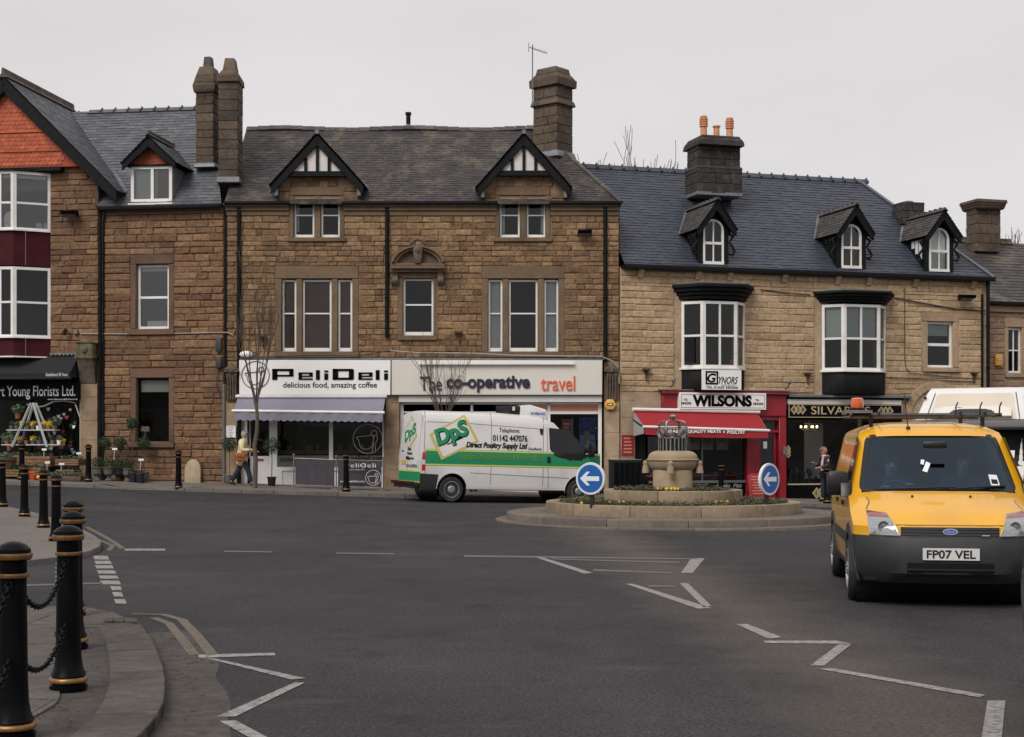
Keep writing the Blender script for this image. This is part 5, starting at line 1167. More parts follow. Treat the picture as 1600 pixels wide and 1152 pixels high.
# salon sign on the first bay
b, og = FD.thing('shop_sign', pA[1][0], -.5, zD(1113,595), 'small white salon sign with a black boxed initial, under the first bay window', 'shop sign')
yS = pA[1][1]-.0; q = FD.r(1097,578,1158.5,609.5, yS-.05); mb = MB(); mb.box(q[0], q[1], yS-.05, yS-.002, q[2], q[3]); obj('sign_board', mb, 'sign_white', b, og, bev=.006, seg=1)
q = FD.r(1102.5,580,1122,601, yS-.05); mb = MB(); mb.strip([(q[0],q[2]),(q[1],q[2]),(q[1],q[3]),(q[0],q[3])], [(q[0]+.05,q[2]+.05),(q[1]-.05,q[2]+.05),(q[1]-.05,q[3]-.05),(q[0]+.05,q[3]-.05)], yS-.058, yS-.05); obj('initial_frame', mb, 'black_paint', b, og)
for s, qq, bo, sh in (('G',(1105,583.5,1119,598),.03,.2),('YNORS',(1123,589,1153,600),.012,.35),('TEL 01629 583066',(1103,603.5,1153,607.5),.01,0),('HAIR SALON',(1127,600.8,1150,602.6),0,0)):
    q = FD.r(*qq, yS-.05); obj('lettering', text_mb(s, *q, yS-.05, bo, sh), 'grey_steel' if s[0] == 'H' else 'black_paint', b, og)
# posters behind the first bay's panes
for qq, m in (((1071,528,1085,566),'charcoal'),((1131,503,1148,516),'charcoal'),((1140,562,1148,570),'pink_poster')):
    q = FD.r(*qq, -.3); mb = MB(); mb.box(q[0], q[1], -.32, -.31, q[2], q[3]); obj('window_poster', mb, m, D)
# butcher's shopfront
red = obj('shopfront_frame', MB().box(*[rD(1166,648,1184,785)[i] for i in (0,1)], -.06, .2, rD(1166,648,1184,785)[2], rD(1166,648,1184,785)[3]), 'shop_red', D, bev=.012, seg=1)
def pD(name, m, qq, y0, y1, parent=None, bev=0.): q = rD(*qq); mb = MB(); mb.box(q[0], q[1], y0, y1, q[2], q[3]); return obj(name, mb, m, parent or D, bev=bev, seg=1)
pD('fascia', 'shop_red', (1033,616,1226,650), -.12, .15, bev=.012); pD('fascia_cornice', 'shop_red', (1030,611.5,1228,617), -.25, .1, bev=.03); pD('lead_flashing', 'lead', (1028,609.5,1230,611.3), -.27, .1)
pD('frame_bar', 'shop_red', (1216,650,1227,790), -.08, .2, red, .012); pD('frame_bar', 'shop_red', (1184,650,1216,657), -.04, .2, red); pD('frame_bar', 'shop_red', (1184,672,1216,676), -.04, .2, red)
dr = pD('door', 'shop_red', (1186,742,1214.5,790), .08, .14); 
for qq in ((1186,677,1190,742),(1210.5,677,1214.5,742),(1190,677,1210.5,682)): pD('door_rail', 'shop_red', qq, .08, .14, dr)
pD('door_glass', 'shop_glass', (1190,682,1210.5,742), .1, .105, dr); pD('door_blind', 'end_grey', (1189,678,1212,744), .13, .135, dr); pD('fanlight', 'shop_glass', (1186,657.5,1214,671.5), .1, .105, red); pD('fanlight_blind', 'end_grey', (1186,657.5,1214,671.5), .13, .135, red); pD('door_notice', 'sign_white', (1194.5,690,1200.5,701), .09, .099, dr)
pD('shop_window', 'shop_glass', (1014,660,1165,752), .1, .105, red); pD('stall_riser', 'black_paint', (1014,755,1165,790), .05, .15, red); pD('window_sill', 'grey_steel', (1014,751,1165,755), .0, .15, red)
pD('frame_bar', 'grey_steel', (1098,680,1100,752), .08, .12, red)
for a in (1055, 1079, 1100, 1124):
    q = pD('window_notice', 'cream_paint', (a,681,a+18,703), .2, .205, red)
    pD('notice_print', 'orange_red' if a % 2 else 'grey_steel', (a+3,686,a+15,692), .19, .195, q)
mt = pD('meat_counter', 'sign_white', (1016,743,1163,750), .5, 1.2, red)
for i in range(22):
    mb = MB(); q = rD(1018+i*6.5,736,1023+i*6.5,744, .6); mb.ball(((q[0]+q[1])/2, .6+rng.uniform(-.08,.25), q[2]+.08), .1, .08, .06, 8, 5); obj('meat_cut', mb, rng.choice(['shop_red','dark_red','salmon']), mt, smooth=60)
pD('counter_front', 'shop_red', (1016,744,1163,749), .44, .49, red)
for s, qq in (('Farm Chops  Order', (1080,753,1108,760)), ('Steaks  Pies', (1120,755,1160,762))): q = rD(*qq); obj('lettering', text_mb(s, q[0], q[1], q[2], q[3], .05, 0, .3), 'chalk', red)
pD('dark_doorway', 'interior', (993,664,1013,790), .22, .24); pD('doorway_head', 'dark_red', (993,634,1032,641), -.015, .0); pD('menu_board', 'shop_red', (971,680,990,712), -.05, -.025)
for i in range(5): q = rD(973+rng.uniform(0,1),684+i*5.4,987-rng.uniform(0,3),686.4+i*5.4); mb = MB(); mb.box(q[0], q[1], -.056, -.05, q[2], q[3]); obj('menu_line', mb, 'salmon', D)
b, og = FD.thing('shop_sign', uD(1123), -.2, zD(1123,628), "long white butcher's sign in heavy black capitals above the red awning", 'shop sign')
q = rD(1056,614.5,1190.5,640.5); mb = MB(); mb.box(q[0], q[1], -.3, -.12, q[2], q[3]); obj('sign_board', mb, 'sign_white', b, og, bev=.008, seg=1)
mb = MB(); e = .05; mb.strip([(q[0]+e,q[2]+e),(q[1]-e,q[2]+e),(q[1]-e,q[3]-e),(q[0]+e,q[3]-e)], [(q[0]+e+.014,q[2]+e+.014),(q[1]-e-.014,q[2]+e+.014),(q[1]-e-.014,q[3]-e-.014),(q[0]+e+.014,q[3]-e-.014)], -.304, -.299); obj('sign_line', mb, 'grey_steel', b, og)
for s, qq, bo in (('WILSONS', (1076,618,1168,636), .055), ('TEL', (1062,623.5,1069,626.5), .01), ('584206', (1058,628.5,1074,632.5), .02), ('TEL', (1173,624.5,1180,627.5), .01), ('584206', (1170,629.5,1186,633.5), .02)):
    q = rD(*qq); obj('lettering', text_mb(s, *q, -.3, bo), 'black_paint', b, og)
b, og = FD.thing('awning', uD(1090), -.2, zD(1090,645), "scarlet awning lettered in white, pulled out over the butcher's window", 'awning')
aw = awning(FD, b, og, 'awning_red', 'white_paint', (990,642.5), (1184,646.5), (1007,667), (1200,673), 684, .95, y0=-.2, scal=1)
A0, B0, C0_, D0 = aw
mb = MB(); mb.add([A0, C0_, C0_+Vector((0,.05,-.2)), A0+Vector((0,0,-.75))], [(0,1,2,3)]); mb.add([B0, D0, D0+Vector((0,.05,-.2))], [(0,1,2)]); obj('side_cloth', mb, 'end_grey', b, og)
for s, xa, xb in (('GAME', 1043.5, 1068), ('QUALITY MEATS', 1074, 1126), ('•', 1130, 1132.5), ('POULTRY', 1136, 1164)):
    p0, p1 = FD.p(xa, 0, -.98)[0], FD.p(xb, 0, -.98)[0]; xm = (xa+xb)/2; z0, z1 = FD.p(xm, 677.5+(xm-1100)*.0125, -.98)[1], FD.p(xm, 672+(xm-1100)*.0125, -.98)[1]
    if s == '•': mb = MB(); mb.box(p0, p1, -1.0, -.99, (z0+z1)/2-.025, (z0+z1)/2+.025)
    else: mb = text_mb(s, p0, p1, z0, z1, -.995, .03)
    obj('lettering', mb, 'sign_white', b, og)
# jeweller-like black shopfront
b, og = FD.thing('shop_sign', uD(1318), -.1, zD(1318,642), 'black shop sign with pale gold capitals and linked diamonds, right of the red shop', 'shop sign')
q = rD(1229,632.5,1406,653); mb = MB(); mb.box(q[0], q[1], -.14, -.03, q[2], q[3]); obj('sign_board', mb, 'black_paint', b, og)
mb = MB(); e = .02; mb.strip([(q[0],q[2]),(q[1],q[2]),(q[1],q[3]),(q[0],q[3])], [(q[0]+e,q[2]+e),(q[1]-e,q[2]+e),(q[1]-e,q[3]-e),(q[0]+e,q[3]-e)], -.15, -.139); obj('sign_edge', mb, 'pale_gold', b, og)
q = rD(1264,635.5,1356,648); obj('lettering', text_mb('SILVARIUS', *q, -.141, .004), 'pale_gold', b, og)
def diamonds(root, og, xs_, yc, hw, hh, y, vertical=False, F=FD):
    for x_ in xs_:
        u, z = F.p(x_ if not vertical else yc, yc if not vertical else x_); s = .0221*hw
        for k in (1, .55):
            mb = MB(); o = [(u-s*k,z),(u,z-s*1.15*k),(u+s*k,z),(u,z+s*1.15*k)]; i_ = [(u-s*k*.72,z),(u,z-s*1.15*k*.72),(u+s*k*.72,z),(u,z+s*1.15*k*.72)]; mb.strip(o, i_, y-.012, y); obj('diamond_motif', mb, 'pale_gold', root, og)
diamonds(b, og, (1237.5,1244,1250.5), 640.5, 6, 6, -.141); diamonds(b, og, (1373.5,1380,1386.5), 642.5, 6, 6, -.141)
pD('fascia', 'cream_paint', (1229,624.5,1406,631.8), -.1, .15); pD('fascia', 'black_paint', (1228,653.3,1408,658), -.06, .15); pD('lead_flashing', 'lead', (1229,618,1420,621.5), -.2, .1); pD('fascia', 'black_paint', (1229,621.5,1412,624.3), -.15, .1)
bs = pD('shopfront_frame', 'black_paint', (1227.5,658,1230,790), -.02, .15); pD('frame_bar', 'pale_gold', (1230,657,1408,658.3), -.03, .1, bs); pD('frame_bar', 'pale_gold', (1230,755.5,1345,757.5), -.06, .1, bs); sr = pD('stall_riser', 'black_paint', (1230,758,1345,784), -.04, .15, bs); pD('doorstep', 'paving', (1229,784.5,1410,792), -.1, .2)
pD('shop_window', 'shop_glass', (1230,658.5,1345,755.5), .05, .055, bs); pD('frame_bar', 'black_paint', (1345,658,1349,784), -.02, .15, bs); pD('pale_curtain', 'cream_paint', (1292,660,1322,750), 1.5, 1.52, bs)
diamonds(sr, (0,0,0), (1275,1281.5,1288), 770.5, 7, 7, -.041); diamonds(bs, (0,0,0), (701,706,711), 1231, 4, 4, -.02, True)
pD('intercom', 'grey_steel', (1221.5,698,1225.5,711), -.11, -.08, red)
u, z = FD.p(1264, 668, .9); chd = MB(); chd.tube([(u,.9,z+.5),(u,.9,z)], .01, 5)
for i in range(10):
    a = 2*pi*i/10; chd.tube([(u,.9,z-.12),(u+.14*cos(a),.9+.14*sin(a),z-.16),(u+.27*cos(a),.9+.27*sin(a),z-.02)], .012, 5)
cho, og = FD.thing('chandelier', u, .9, z, 'lit chandelier hanging behind the black shop window', 'chandelier'); obj('chandelier_frame', chd, 'pale_gold', cho, (u,.9,z))
for i in range(8):
    a = 2*pi*i/8; mb = MB(); mb.ball((u+.27*cos(a),.9+.27*sin(a),z+.02), .022, .022, .04, 8, 6); obj('candle_bulb', mb, 'bulb', cho, (u,.9,z), smooth=60)
# display pieces in the black shop window
for i in range(12):
    px = 1236+i*7.2; h = rng.uniform(8, 32); u, z = FD.p(px, 754, .5); zt = FD.p(px, 754-h, .5)[1]; mb = MB(); r_ = rng.uniform(.04, .1)
    mb.lathe([(r_*.7,z),(r_*.25,z+.03),(r_*.2,z+(zt-z)*.5),(r_,z+(zt-z)*.7),(r_*.8,zt)], (u,.45+rng.uniform(0,.3),0), 10)
    obj('display_piece', mb, rng.choice(['dark_wood','grey_steel','wood','charcoal','grey_steel','charcoal']), bs, smooth=40)
# ------------------------------------------------------------------ pinkish building at the right edge
FE = Fac(FD.world(uD(1545), 0, 0).x, FD.world(uD(1545), .9, 0).y, 16.3)
E = empty('stone_cottage', (FE.X, FE.Y, 0), FE.a, 'pinkish stone building set back at the right edge, under a tall stone chimney', 'building')
rE, uE = FE.r, FE.u; zeE = FE.z(1570, 476); uEr = uE(1600)+6
wE = rE(1576,512,1597,583)
backing(E, 'mortar_buff', -.5, uEr, -1, zeE, [wE]); masonry(E, 'pink_stone', -.45, uE(1600)+1.2, FE.z(1570,640), FE.z(1570,489), [rE(1570,497,1604,596)], h=.2, lo=.3, hi=.8, keep=120, seed=61)
for nm, qq, y0 in (('lintel',(1570,497,1604,511.5),-.02),('sill',(1570,583.5,1604,590),-.08),('jamb',(1570,512,1575.5,583),-.015),('jamb',(1597.5,512,1604,583),-.015)): dressF(FE, E, nm, rE(*qq), y0, .2, 'dressed_buff')
win(E, rE(1576,512.5,1597,582.5), .1, horiz=(.5,), vert=(.5,), fw=.06, bw=.04); obj('room_interior', MB().box(0, uEr, .8, .85, 0, zeE-.1), 'interior', E)
dressF(FE, E, 'cornice', (-.4,uEr,FE.z(1570,488),FE.z(1570,478)), -.1, .1, 'dressed_buff'); obj('gutter', MB().box(-.4, uEr, -.26, -.12, zeE-.05, zeE+.08), 'gutter_black', E, bev=.015)
ry = 3.6; zrE = FE.p(1575, 380, ry)[1]
slates(E, 'old_slate', (-1.5,-.2,zeE+.05), (uEr,-.2,zeE+.05), (-1.5,ry,zrE), (uEr,ry,zrE), ch=.22, w=.32, name='roof_slates', seed=63); slates(E, 'old_slate', (-1.5,2*ry,zeE), (uEr,2*ry,zeE), (-1.5,ry,zrE), (uEr,ry,zrE), ch=.3, w=.4, name='roof_slates', seed=64)
x = -1.4
while x < uE(1600)+2:
    mb = MB(); mb.prism([(ry-.15,zrE-.05),(ry-.04,zrE+.05),(ry-.03,zrE+.15),(ry+.03,zrE+.15),(ry+.04,zrE+.05),(ry+.15,zrE-.05)], x, x+.24, 'x'); obj('ridge_tile', mb, 'ridge_tile', E); x += .27
yc = ry-.6; z = lambda py: FE.p(1538, py, yc-.5)[1]; uc = FE.u(1539, yc-.5); w_ = (FE.u(1563,yc-.5)-FE.u(1514,yc-.5))*.78; uc += .27
ch, Mx = chimney(E, 'chimney', uc, yc, z(392), z(324), w_, .62, 'dark_stone', courses=.33)
for w2, a, b, t in ((w_+.04,326,322,1.1),(w_+.12,322,316,1.08),(w_+.26,316,311,.97)): slab(ch, 'chimney_cap', Mx, w2, w2*.9, z(a), z(b), 'dark_stone', t)
sw = MB(); sw.box(-.5, -.4, .3, 2*ry, -1, zeE-.1); sw.prism([(.3,zeE),(2*ry,zeE),(ry,zrE-.08)], -1.2, -1.1, 'x'); obj('side_wall', sw, 'mortar_buff', E)
# ------------------------------------------------------------------ bollards and chains
def P3(px, Y, dz=0.): x = (px-800)/FP*Y; return x, Y, gz(x, Y)+dz
def make_bollard():
    root = empty('bollard', (0,0,0))
    mb = MB(); mb.lathe([(.112,0),(.116,.03),(.1,.035),(.1,.085),(.108,.09),(.09,.13),(.08,.19),(.075,.3),(.068,.79),(.067,.84),(.07,.845),(.069,.915),(.088,.92),(.09,.95),(.088,.975),(.064,.998),(.03,1.012),(.001,1.015)], n=24); obj('shaft', mb, 'black_paint', root, smooth=35)
    for prof in ([(.095,.045),(.115,.052),(.117,.068),(.108,.08),(.095,.083)], [(.063,.826),(.076,.829),(.079,.84),(.077,.85),(.063,.853)], [(.07,.918),(.092,.924),(.098,.94),(.096,.953),(.08,.96)]):
        mb = MB(); mb.lathe(prof, n=24); obj('gold_band', mb, 'gold', root, smooth=50)
    return root
bol0 = make_bollard(); used = [False]
def bollard(x, y, z, label, group, s=1.):
    b = bol0 if not used[0] else copy_tree(bol0); used[0] = True
    b.location = (x, y, z); b.scale = (s, s, s); b.rotation_euler = (rng.uniform(-.008,.008), rng.uniform(-.008,.008), rng.uniform(0,6))
    tag(b, label, 'bollard', group); return b
NB = []
for px, Y, lab in ((20,7.6,'black gold-banded bollard nearest the camera, at the bottom left corner'), (107,9.08,'black gold-banded bollard second from the camera, hung with two chains'), (113,10.9,'black gold-banded bollard third from the camera, mostly behind the second'), (113,12.9,'black gold-banded bollard fourth from the camera, only its cap showing above the third')):
    x, y, z = P3(px, Y, NP-.01); bollard(x, y, z, lab, 'chained bollards in the near corner'); NB.append(Vector((x, y, z)))
for px, Y, lab in ((4,31.3,'bollard on the paving across the side road, leftmost of its row of four'), (38,28.3,'bollard on the paving across the side road, second from left of its row'), (68,25.3,'bollard on the paving across the side road, third from left of its row'), (88,22.3,'bollard on the paving across the side road, rightmost and nearest of its row')):
    x, y, z = P3(px, Y, NP); bollard(x, y, z, lab, 'bollards on the paving across the side road')
for px, Y, lab in ((34,43,"bollard before the florist's crates at the far left"), (138,42.9,'bollard beside the stone pier, in front of the clipped shrubs'), (279,41.6,'bollard on the far pavement just left of the pointed stone slab'), (541,41.75,'bollard in front of the grey cafe barrier'), (1127,43.6,"bollard standing before the butcher's window, behind the fountain island"), (1292.5,43.9,'bollard at the black shopfront, hiding the legs of the woman in sunglasses')):
    x = (px-800)/FP*Y; bollard(x, Y, pave_z(x, Y), lab, 'bollards along the far pavement', 1.08)
lm = MB(); lm.tube([(.014*cos(a*pi/6)*1.0, 0, .027*sin(a*pi/6)) for a in range(12)], .0055, 5, closed=True)
link_me = bpy.data.meshes.new('link'); link_me.from_pydata([tuple(v) for v in lm.v], [], lm.f); link_me.materials.append(M['black_paint']); link_me.polygons.foreach_set('use_smooth', [True]*len(link_me.polygons))
def chain(a, b, sag, label):
    root = empty('chain', a, 0, label, 'chain', 'chains between the near bollards'); n = 60
    pts = [a.lerp(b, i/n)-Vector((0,0,sag*4*(i/n)*(1-i/n))) for i in range(n+1)]; acc = 0; k = 0
    for p, q in zip(pts, pts[1:]):
        d = (q-p); L = d.length; t = .042-acc
        while t <= L:
            o = bpy.data.objects.new('link', link_me); COL.objects.link(o); o.parent = root; o.location = p+d*t/L-a
            qt = d.to_track_quat('Z', 'Y').to_matrix().to_4x4() @ Matrix.Rotation(pi/2*(k % 2)+.3, 4, 'Z'); o.rotation_euler = qt.to_euler(); k += 1; t += .042
        acc = (acc+L) % .042
off = Vector((-2.42,6.3,NP)); seq = [off]+NB
for i, (a, b) in enumerate(zip(seq, seq[1:])):
    for h, sg, w in ((.80,.20,'upper'),(.42,.17,'lower')):
        d = (b-a).normalized()*.085
        pos = ('at the left edge, running out of frame from the nearest bollard', 'hanging between the two nearest bollards', 'hanging between the second and third bollards', 'hanging between the third and fourth bollards')[i]
        chain(a+d+Vector((0,0,h)), b-d+Vector((0,0,h)), sg, f'{w} black chain {pos}')
# ------------------------------------------------------------------ island with the stone cushion and crown
YI = 30.7; XI = (1051-800)/FP*YI; ZI = gz(XI, YI)-.0
isl_ = empty('roundabout_island', (XI, YI, ZI), 0, 'round stepped stone island with two planted tiers in the road', 'traffic island')
def ring(name, r0, r1, z0, z1, n, m, j=.004, parent=isl_, a0=0.):
    for i in range(n):
        a, b = a0+2*pi*i/n+j/r1, a0+2*pi*(i+1)/n-j/r1; k = 4; mb = MB(); dz = rng.uniform(-.004, .004)
        o = [(r1*cos(a+(b-a)*t/k), r1*sin(a+(b-a)*t/k)) for t in range(k+1)]; i_ = [(r0*cos(a+(b-a)*t/k), r0*sin(a+(b-a)*t/k)) for t in range(k, -1, -1)]
        mb.prism(o+i_, z0, z1+dz, 'z'); obj(name, mb, m, parent, bev=.018, seg=2)
def disc_(name, r, z, m, parent=isl_, n=48): mb = MB(); mb.add([(r*cos(2*pi*i/n), r*sin(2*pi*i/n), z) for i in range(n)], [tuple(range(n))]); return obj(name, mb, m, parent)
ring('step_stone', 3.3, 3.70, -.2, .085, 16, 'step_stone'); ring('step_stone', 2.55, 3.46, -.1, .225, 14, 'step_stone', a0=.2); ring('wall_stone', 2.38, 2.64, .1, .445, 12, 'island_stone', a0=.1); ring('wall_stone', 1.25, 1.44, .3, .69, 10, 'island_stone')
disc_('soil', 2.4, .41, 'soil'); disc_('soil', 1.27, .65, 'soil')
m, n, l, p = newmat('small_leaf'); oi = n.new('ShaderNodeAttribute'); oi.attribute_name = 'rnd'; cr = n.new('ShaderNodeValToRGB'); e = cr.color_ramp.elements; e[0].color = (.035,.05,.014,1); e[1].color = (.10,.115,.035,1); x_ = e.new(.55); x_.color = (.075,.06,.035,1); l.new(oi.outputs['Fac'], cr.inputs[0]); l.new(cr.outputs[0], p.inputs['Base Color']); p.inputs['Roughness'].default_value = .7
mat('petal', (.75,.52,.04), .6, 0, .1)
def plants(name, label, r0, r1, z, n, root):
    mb = MB(); r = random.Random(int(r1*10))
    for i in range(n):
        a, rr = r.uniform(0, 2*pi), sqrt(r.uniform(r0*r0, r1*r1)); h = r.uniform(.02, .11)*(1.3 if r.random() < .2 else 1); s = r.uniform(.02,.045); x, y = rr*cos(a), rr*sin(a); t = r.uniform(0, 6.3)
        for q in range(3):
            t += 2.1; zz = z+h*r.uniform(.3,1); c = Vector((x+.02*cos(t), y+.02*sin(t), zz)); d = Vector((cos(t), sin(t), r.uniform(-.3,.6)))*s; w = Vector((-sin(t), cos(t), 0))*s*.5
            mb.add([c-d*.3, c+d*.4+w, c+d, c+d*.4-w], [(0,1,2,3)], r.random())
    return tag(obj(name, mb, 'small_leaf', root, recalc=False, attr=True), kind='stuff')
plants('bedding_plants', None, 1.45, 2.36, .41, 5200, isl_); plants('bedding_plants', None, .45, 1.22, .65, 2600, isl_)
for px, py, Y, k in ((1048,752,29.6,3),(1052,757,29.5,2),(1040,757,29.5,2),(1027,761,29.6,1),(966,764,29.2,2),(950,766,29.1,1),(1008,769,29.0,1),(1126,763,29.3,2),(1131,766,29.2,1),(1062,759,29.5,1),(916,778,28.6,1)):
    for j in range(k):
        x = (px+rng.uniform(-9,9)-800)/FP*Y-XI; y = Y-YI; rr = sqrt(x*x+y*y); mb = MB(); zz = .75 if rr < 1.25 else .5; r_ = .024
        for q in range(5): a = q*1.257; mb.add([(x,y,zz-.01),(x+r_*cos(a-.5),y+r_*sin(a-.5)*.6-.01,zz+r_*sin(a-.5)*.6),(x+r_*1.2*cos(a),y+r_*sin(a)*.6-.02,zz+.03*sin(a)),(x+r_*cos(a+.5),y+r_*sin(a+.5)*.6-.01,zz+r_*sin(a+.5)*.6)], [(0,1,2,3)])
        mb.tube([(x,y,zz-.15),(x,y,zz)], .006, 4); obj('yellow_flower', mb, 'petal', isl_)
mon = empty('monument', (XI, YI, ZI+.80), .6, 'carved stone cushion with tassels bearing a metal crown, on the island', 'monument')
mat('carved_buff', (.33,.25,.16), .85, 0, .14, 4, bump=.15, bs=50, dirt=(.14,.11,.075), ds=2, da=.5)
mb = MB(); mb.lathe([(.41,-.2),(.41,.27),(.40,.29),(.36,.3)], n=40); obj('pedestal', mb, 'carved_buff', mon, smooth=40)
def squircle(a, e=3.2): c, s = cos(a), sin(a); return 1/((abs(c)**e+abs(s)**e)**(1/e))
def cushion(prof, n=48):
    mb = MB(); vs = [(r*squircle(2*pi*j/n)*cos(2*pi*j/n), r*squircle(2*pi*j/n)*sin(2*pi*j/n), z) for r, z in prof for j in range(n)]; k = len(prof)
    mb.add(vs, [(i*n+j, i*n+(j+1)%n, (i+1)*n+(j+1)%n, (i+1)*n+j) for i in range(k-1) for j in range(n)]+[tuple(range(n-1,-1,-1)), tuple((k-1)*n+j for j in range(n))]); return mb
obj('cushion', cushion([(.30,.26),(.38,.3),(.43,.36),(.455,.44),(.46,.485)]), 'carved_buff', mon, smooth=50)
obj('cushion_cord', cushion([(.45,.483),(.478,.49),(.485,.505),(.478,.52),(.45,.527)]), 'carved_buff', mon, smooth=50)
obj('cushion_top', cushion([(.455,.525),(.452,.57),(.43,.62),(.38,.665),(.31,.69),(.2,.70)]), 'carved_buff', mon, smooth=50)
for k in range(4):
    a = pi/4+k*pi/2; x, y = .56*cos(a), .56*sin(a); mb = MB(); mb.lathe([(.03,.49),(.055,.46),(.062,.43),(.05,.41),(.066,.36),(.078,.27),(.08,.23),(.06,.225)], (x,y,0), 12); obj('tassel', mb, 'carved_buff', mon, smooth=50)
mat('steel_bright', (.36,.35,.335), .35, .9, .3, 12); mat('steel_dull', (.15,.145,.14), .5, .6, .3, 12)
crown = empty('crown', (0,0,.69)); crown.parent = mon; crown.scale = (1.08,1.08,1.2)
n_ = 22
for i in range(n_):
    a = 2*pi*i/n_; mb = MB(); mb.box(-.013, .013, -.28, -.266, 0, .235); obj('crown_slat', mb, 'steel_bright', crown, Mx=Matrix.Rotation(a, 4, 'Z'))
def band(r0, r1, z0, z1, n=36): mb = MB(); mb.strip([(r1*cos(2*pi*i/n), r1*sin(2*pi*i/n)) for i in range(n)], [(r0*cos(2*pi*i/n), r0*sin(2*pi*i/n)) for i in range(n)], z0, z1, 'z'); return mb
mb = band(.255,.259,.0,.235); obj('crown_band', mb, 'charcoal', crown, smooth=40); mb = band(.258,.275,.215,.235); obj('crown_band', mb, 'steel_bright', crown, smooth=40)
for i in range(8):
    a = 2*pi*i/8; Mr = Matrix.Rotation(a, 4, 'Z'); big = i % 2 == 0; R0 = .075 if big else .05; zc_ = .30 if big else .275
    for k, rr in enumerate((1., .62)):
        mb = MB(); mb.tube([(rr*R0*cos(q*pi/8), -.29, zc_+rr*R0*sin(q*pi/8)) for q in range(16)], .011 if k == 0 else .008, 6, closed=True); obj('crown_ring', mb, 'steel_bright' if big else 'steel_dull', crown, Mx=Mr, smooth=50)
    mb = MB(); s = R0*.35; mb.prism([(-s,zc_-s),(s,zc_-s),(s,zc_+s),(-s,zc_+s)], -.30, -.27); obj('crown_jewel', mb, 'steel_dull', crown, Mx=Mr)
for i in range(4):
    Mr = Matrix.Rotation(i*pi/2+pi/8, 4, 'Z'); vs = []; K = 14
    for j in range(K+1):
        t = j/K; r_ = .27+.03*sin(pi*min(1,t*1.6)) if t < .6 else .285*cos((t-.6)/.4*pi/2)+.0; z_ = .24+.30*sin(t*pi/2)
        w = .035*(1-.35*t); vs += [(-w,-r_,z_),(w,-r_,z_)]
    mb = MB(); mb.add(vs, [(2*j,2*j+1,2*j+3,2*j+2) for j in range(K)]); o = obj('crown_arch', mb, 'steel_bright', crown, Mx=Mr, smooth=60); sm = o.modifiers.new('s', 'SOLIDIFY'); sm.thickness = .012
for k in range(3): obj('crown_band', band(.285,.295,.40+k*.03,.412+k*.03), 'steel_dull', crown, smooth=40)
mb = MB(); mb.lathe([(.05,.53),(.06,.55),(.03,.56),(.06,.575),(.07,.6),(.05,.625),(.01,.635)], n=12); obj('crown_orb', mb, 'steel_bright', crown, smooth=40)
# keep-left signs
mat('sign_blue', (.012,.10,.36), .35, 0, .03); mat('sign_rim', (.66,.68,.70), .4, 0, .03); mat('reflective_white', (.70,.75,.78), .35, 0, .03)
def keep_left(px, py, Y, ang, label):
    x = (px-800)/FP*Y; zc_ = CAMZ+(HZ-py)/FP*Y; root = empty('keep_left_sign', (x, Y, ZI+.41), ang, label, 'road sign', 'blue arrow signs on the island'); z = zc_-ZI-.41
    mb = MB(); mb.tube([(0,.06,-.02),(0,.06,z+.2)], .045, 12); obj('post', mb, 'pot_black', root, smooth=40)
    mb = MB(); mb.lathe([(.312,-.03),(.318,0),(.312,.025),(.29,.025)], n=48); obj('sign_rim', mb, 'sign_rim', root, Mx=Matrix.Translation((0,0,z)) @ Matrix.Rotation(pi/2, 4, 'X'), smooth=40)
    mb = MB(); mb.disc((0,0,z), .272, .272, -.029, 48); obj('sign_face', mb, 'sign_blue', root)
    a = [(-.215,0),(-.07,.135),(-.0,.135),(-.085,.045),(.2,.045),(.2,-.045),(-.085,-.045),(-.0,-.135),(-.07,-.135)]; mb = MB(); mb.prism([(p[0], z+p[1]) for p in a], -.036, -.029); obj('arrow', mb, 'reflective_white', root)
keep_left(923, 748, 28.75, radians(-30), 'round blue arrow sign on the left of the island, before the white van')
keep_left(1201.5, 749, 28.9, radians(44), "round blue arrow sign on the right of the island, before the butcher's door")
# ------------------------------------------------------------------ bare trees
mat('bark', (.10,.078,.06), .9, 0, .25, 20, bump=.3); mat('bark_far', (.16,.125,.11), .95, 0, .15, 3)
def grow(mb, p, d, L, r, depth, rr, spread, up, twist=.25, minr=.004, nseg=5):
    pts = [p]; rs = [r]; q = p.copy(); dd = d.normalized()
    for i in range(nseg):
        dd = (dd+Vector((rr.uniform(-1,1), rr.uniform(-1,1), rr.uniform(-.4,.8)))*twist*.5+Vector((0,0,up*.12))).normalized(); q = q+dd*L/nseg; pts.append(q.copy()); rs.append(max(minr, r*(1-.55*(i+1)/nseg)))
    mb.tube(pts, rs, 6 if r > .03 else 4 if r > .012 else 3, cap=False)
    if depth <= 0: return
    for k in range(rr.randint(3, 5)):
        i = rr.randint(2, nseg); a = rr.uniform(0, 2*pi); t = (pts[i]-pts[i-1]).normalized(); s = t.cross(Vector((cos(a), sin(a), .3))).normalized()
        grow(mb, pts[i], t*(1-spread)+s*spread, L*rr.uniform(.5,.8), max(minr, rs[i]*.62), depth-1, rr, spread, up, twist, minr, nseg)
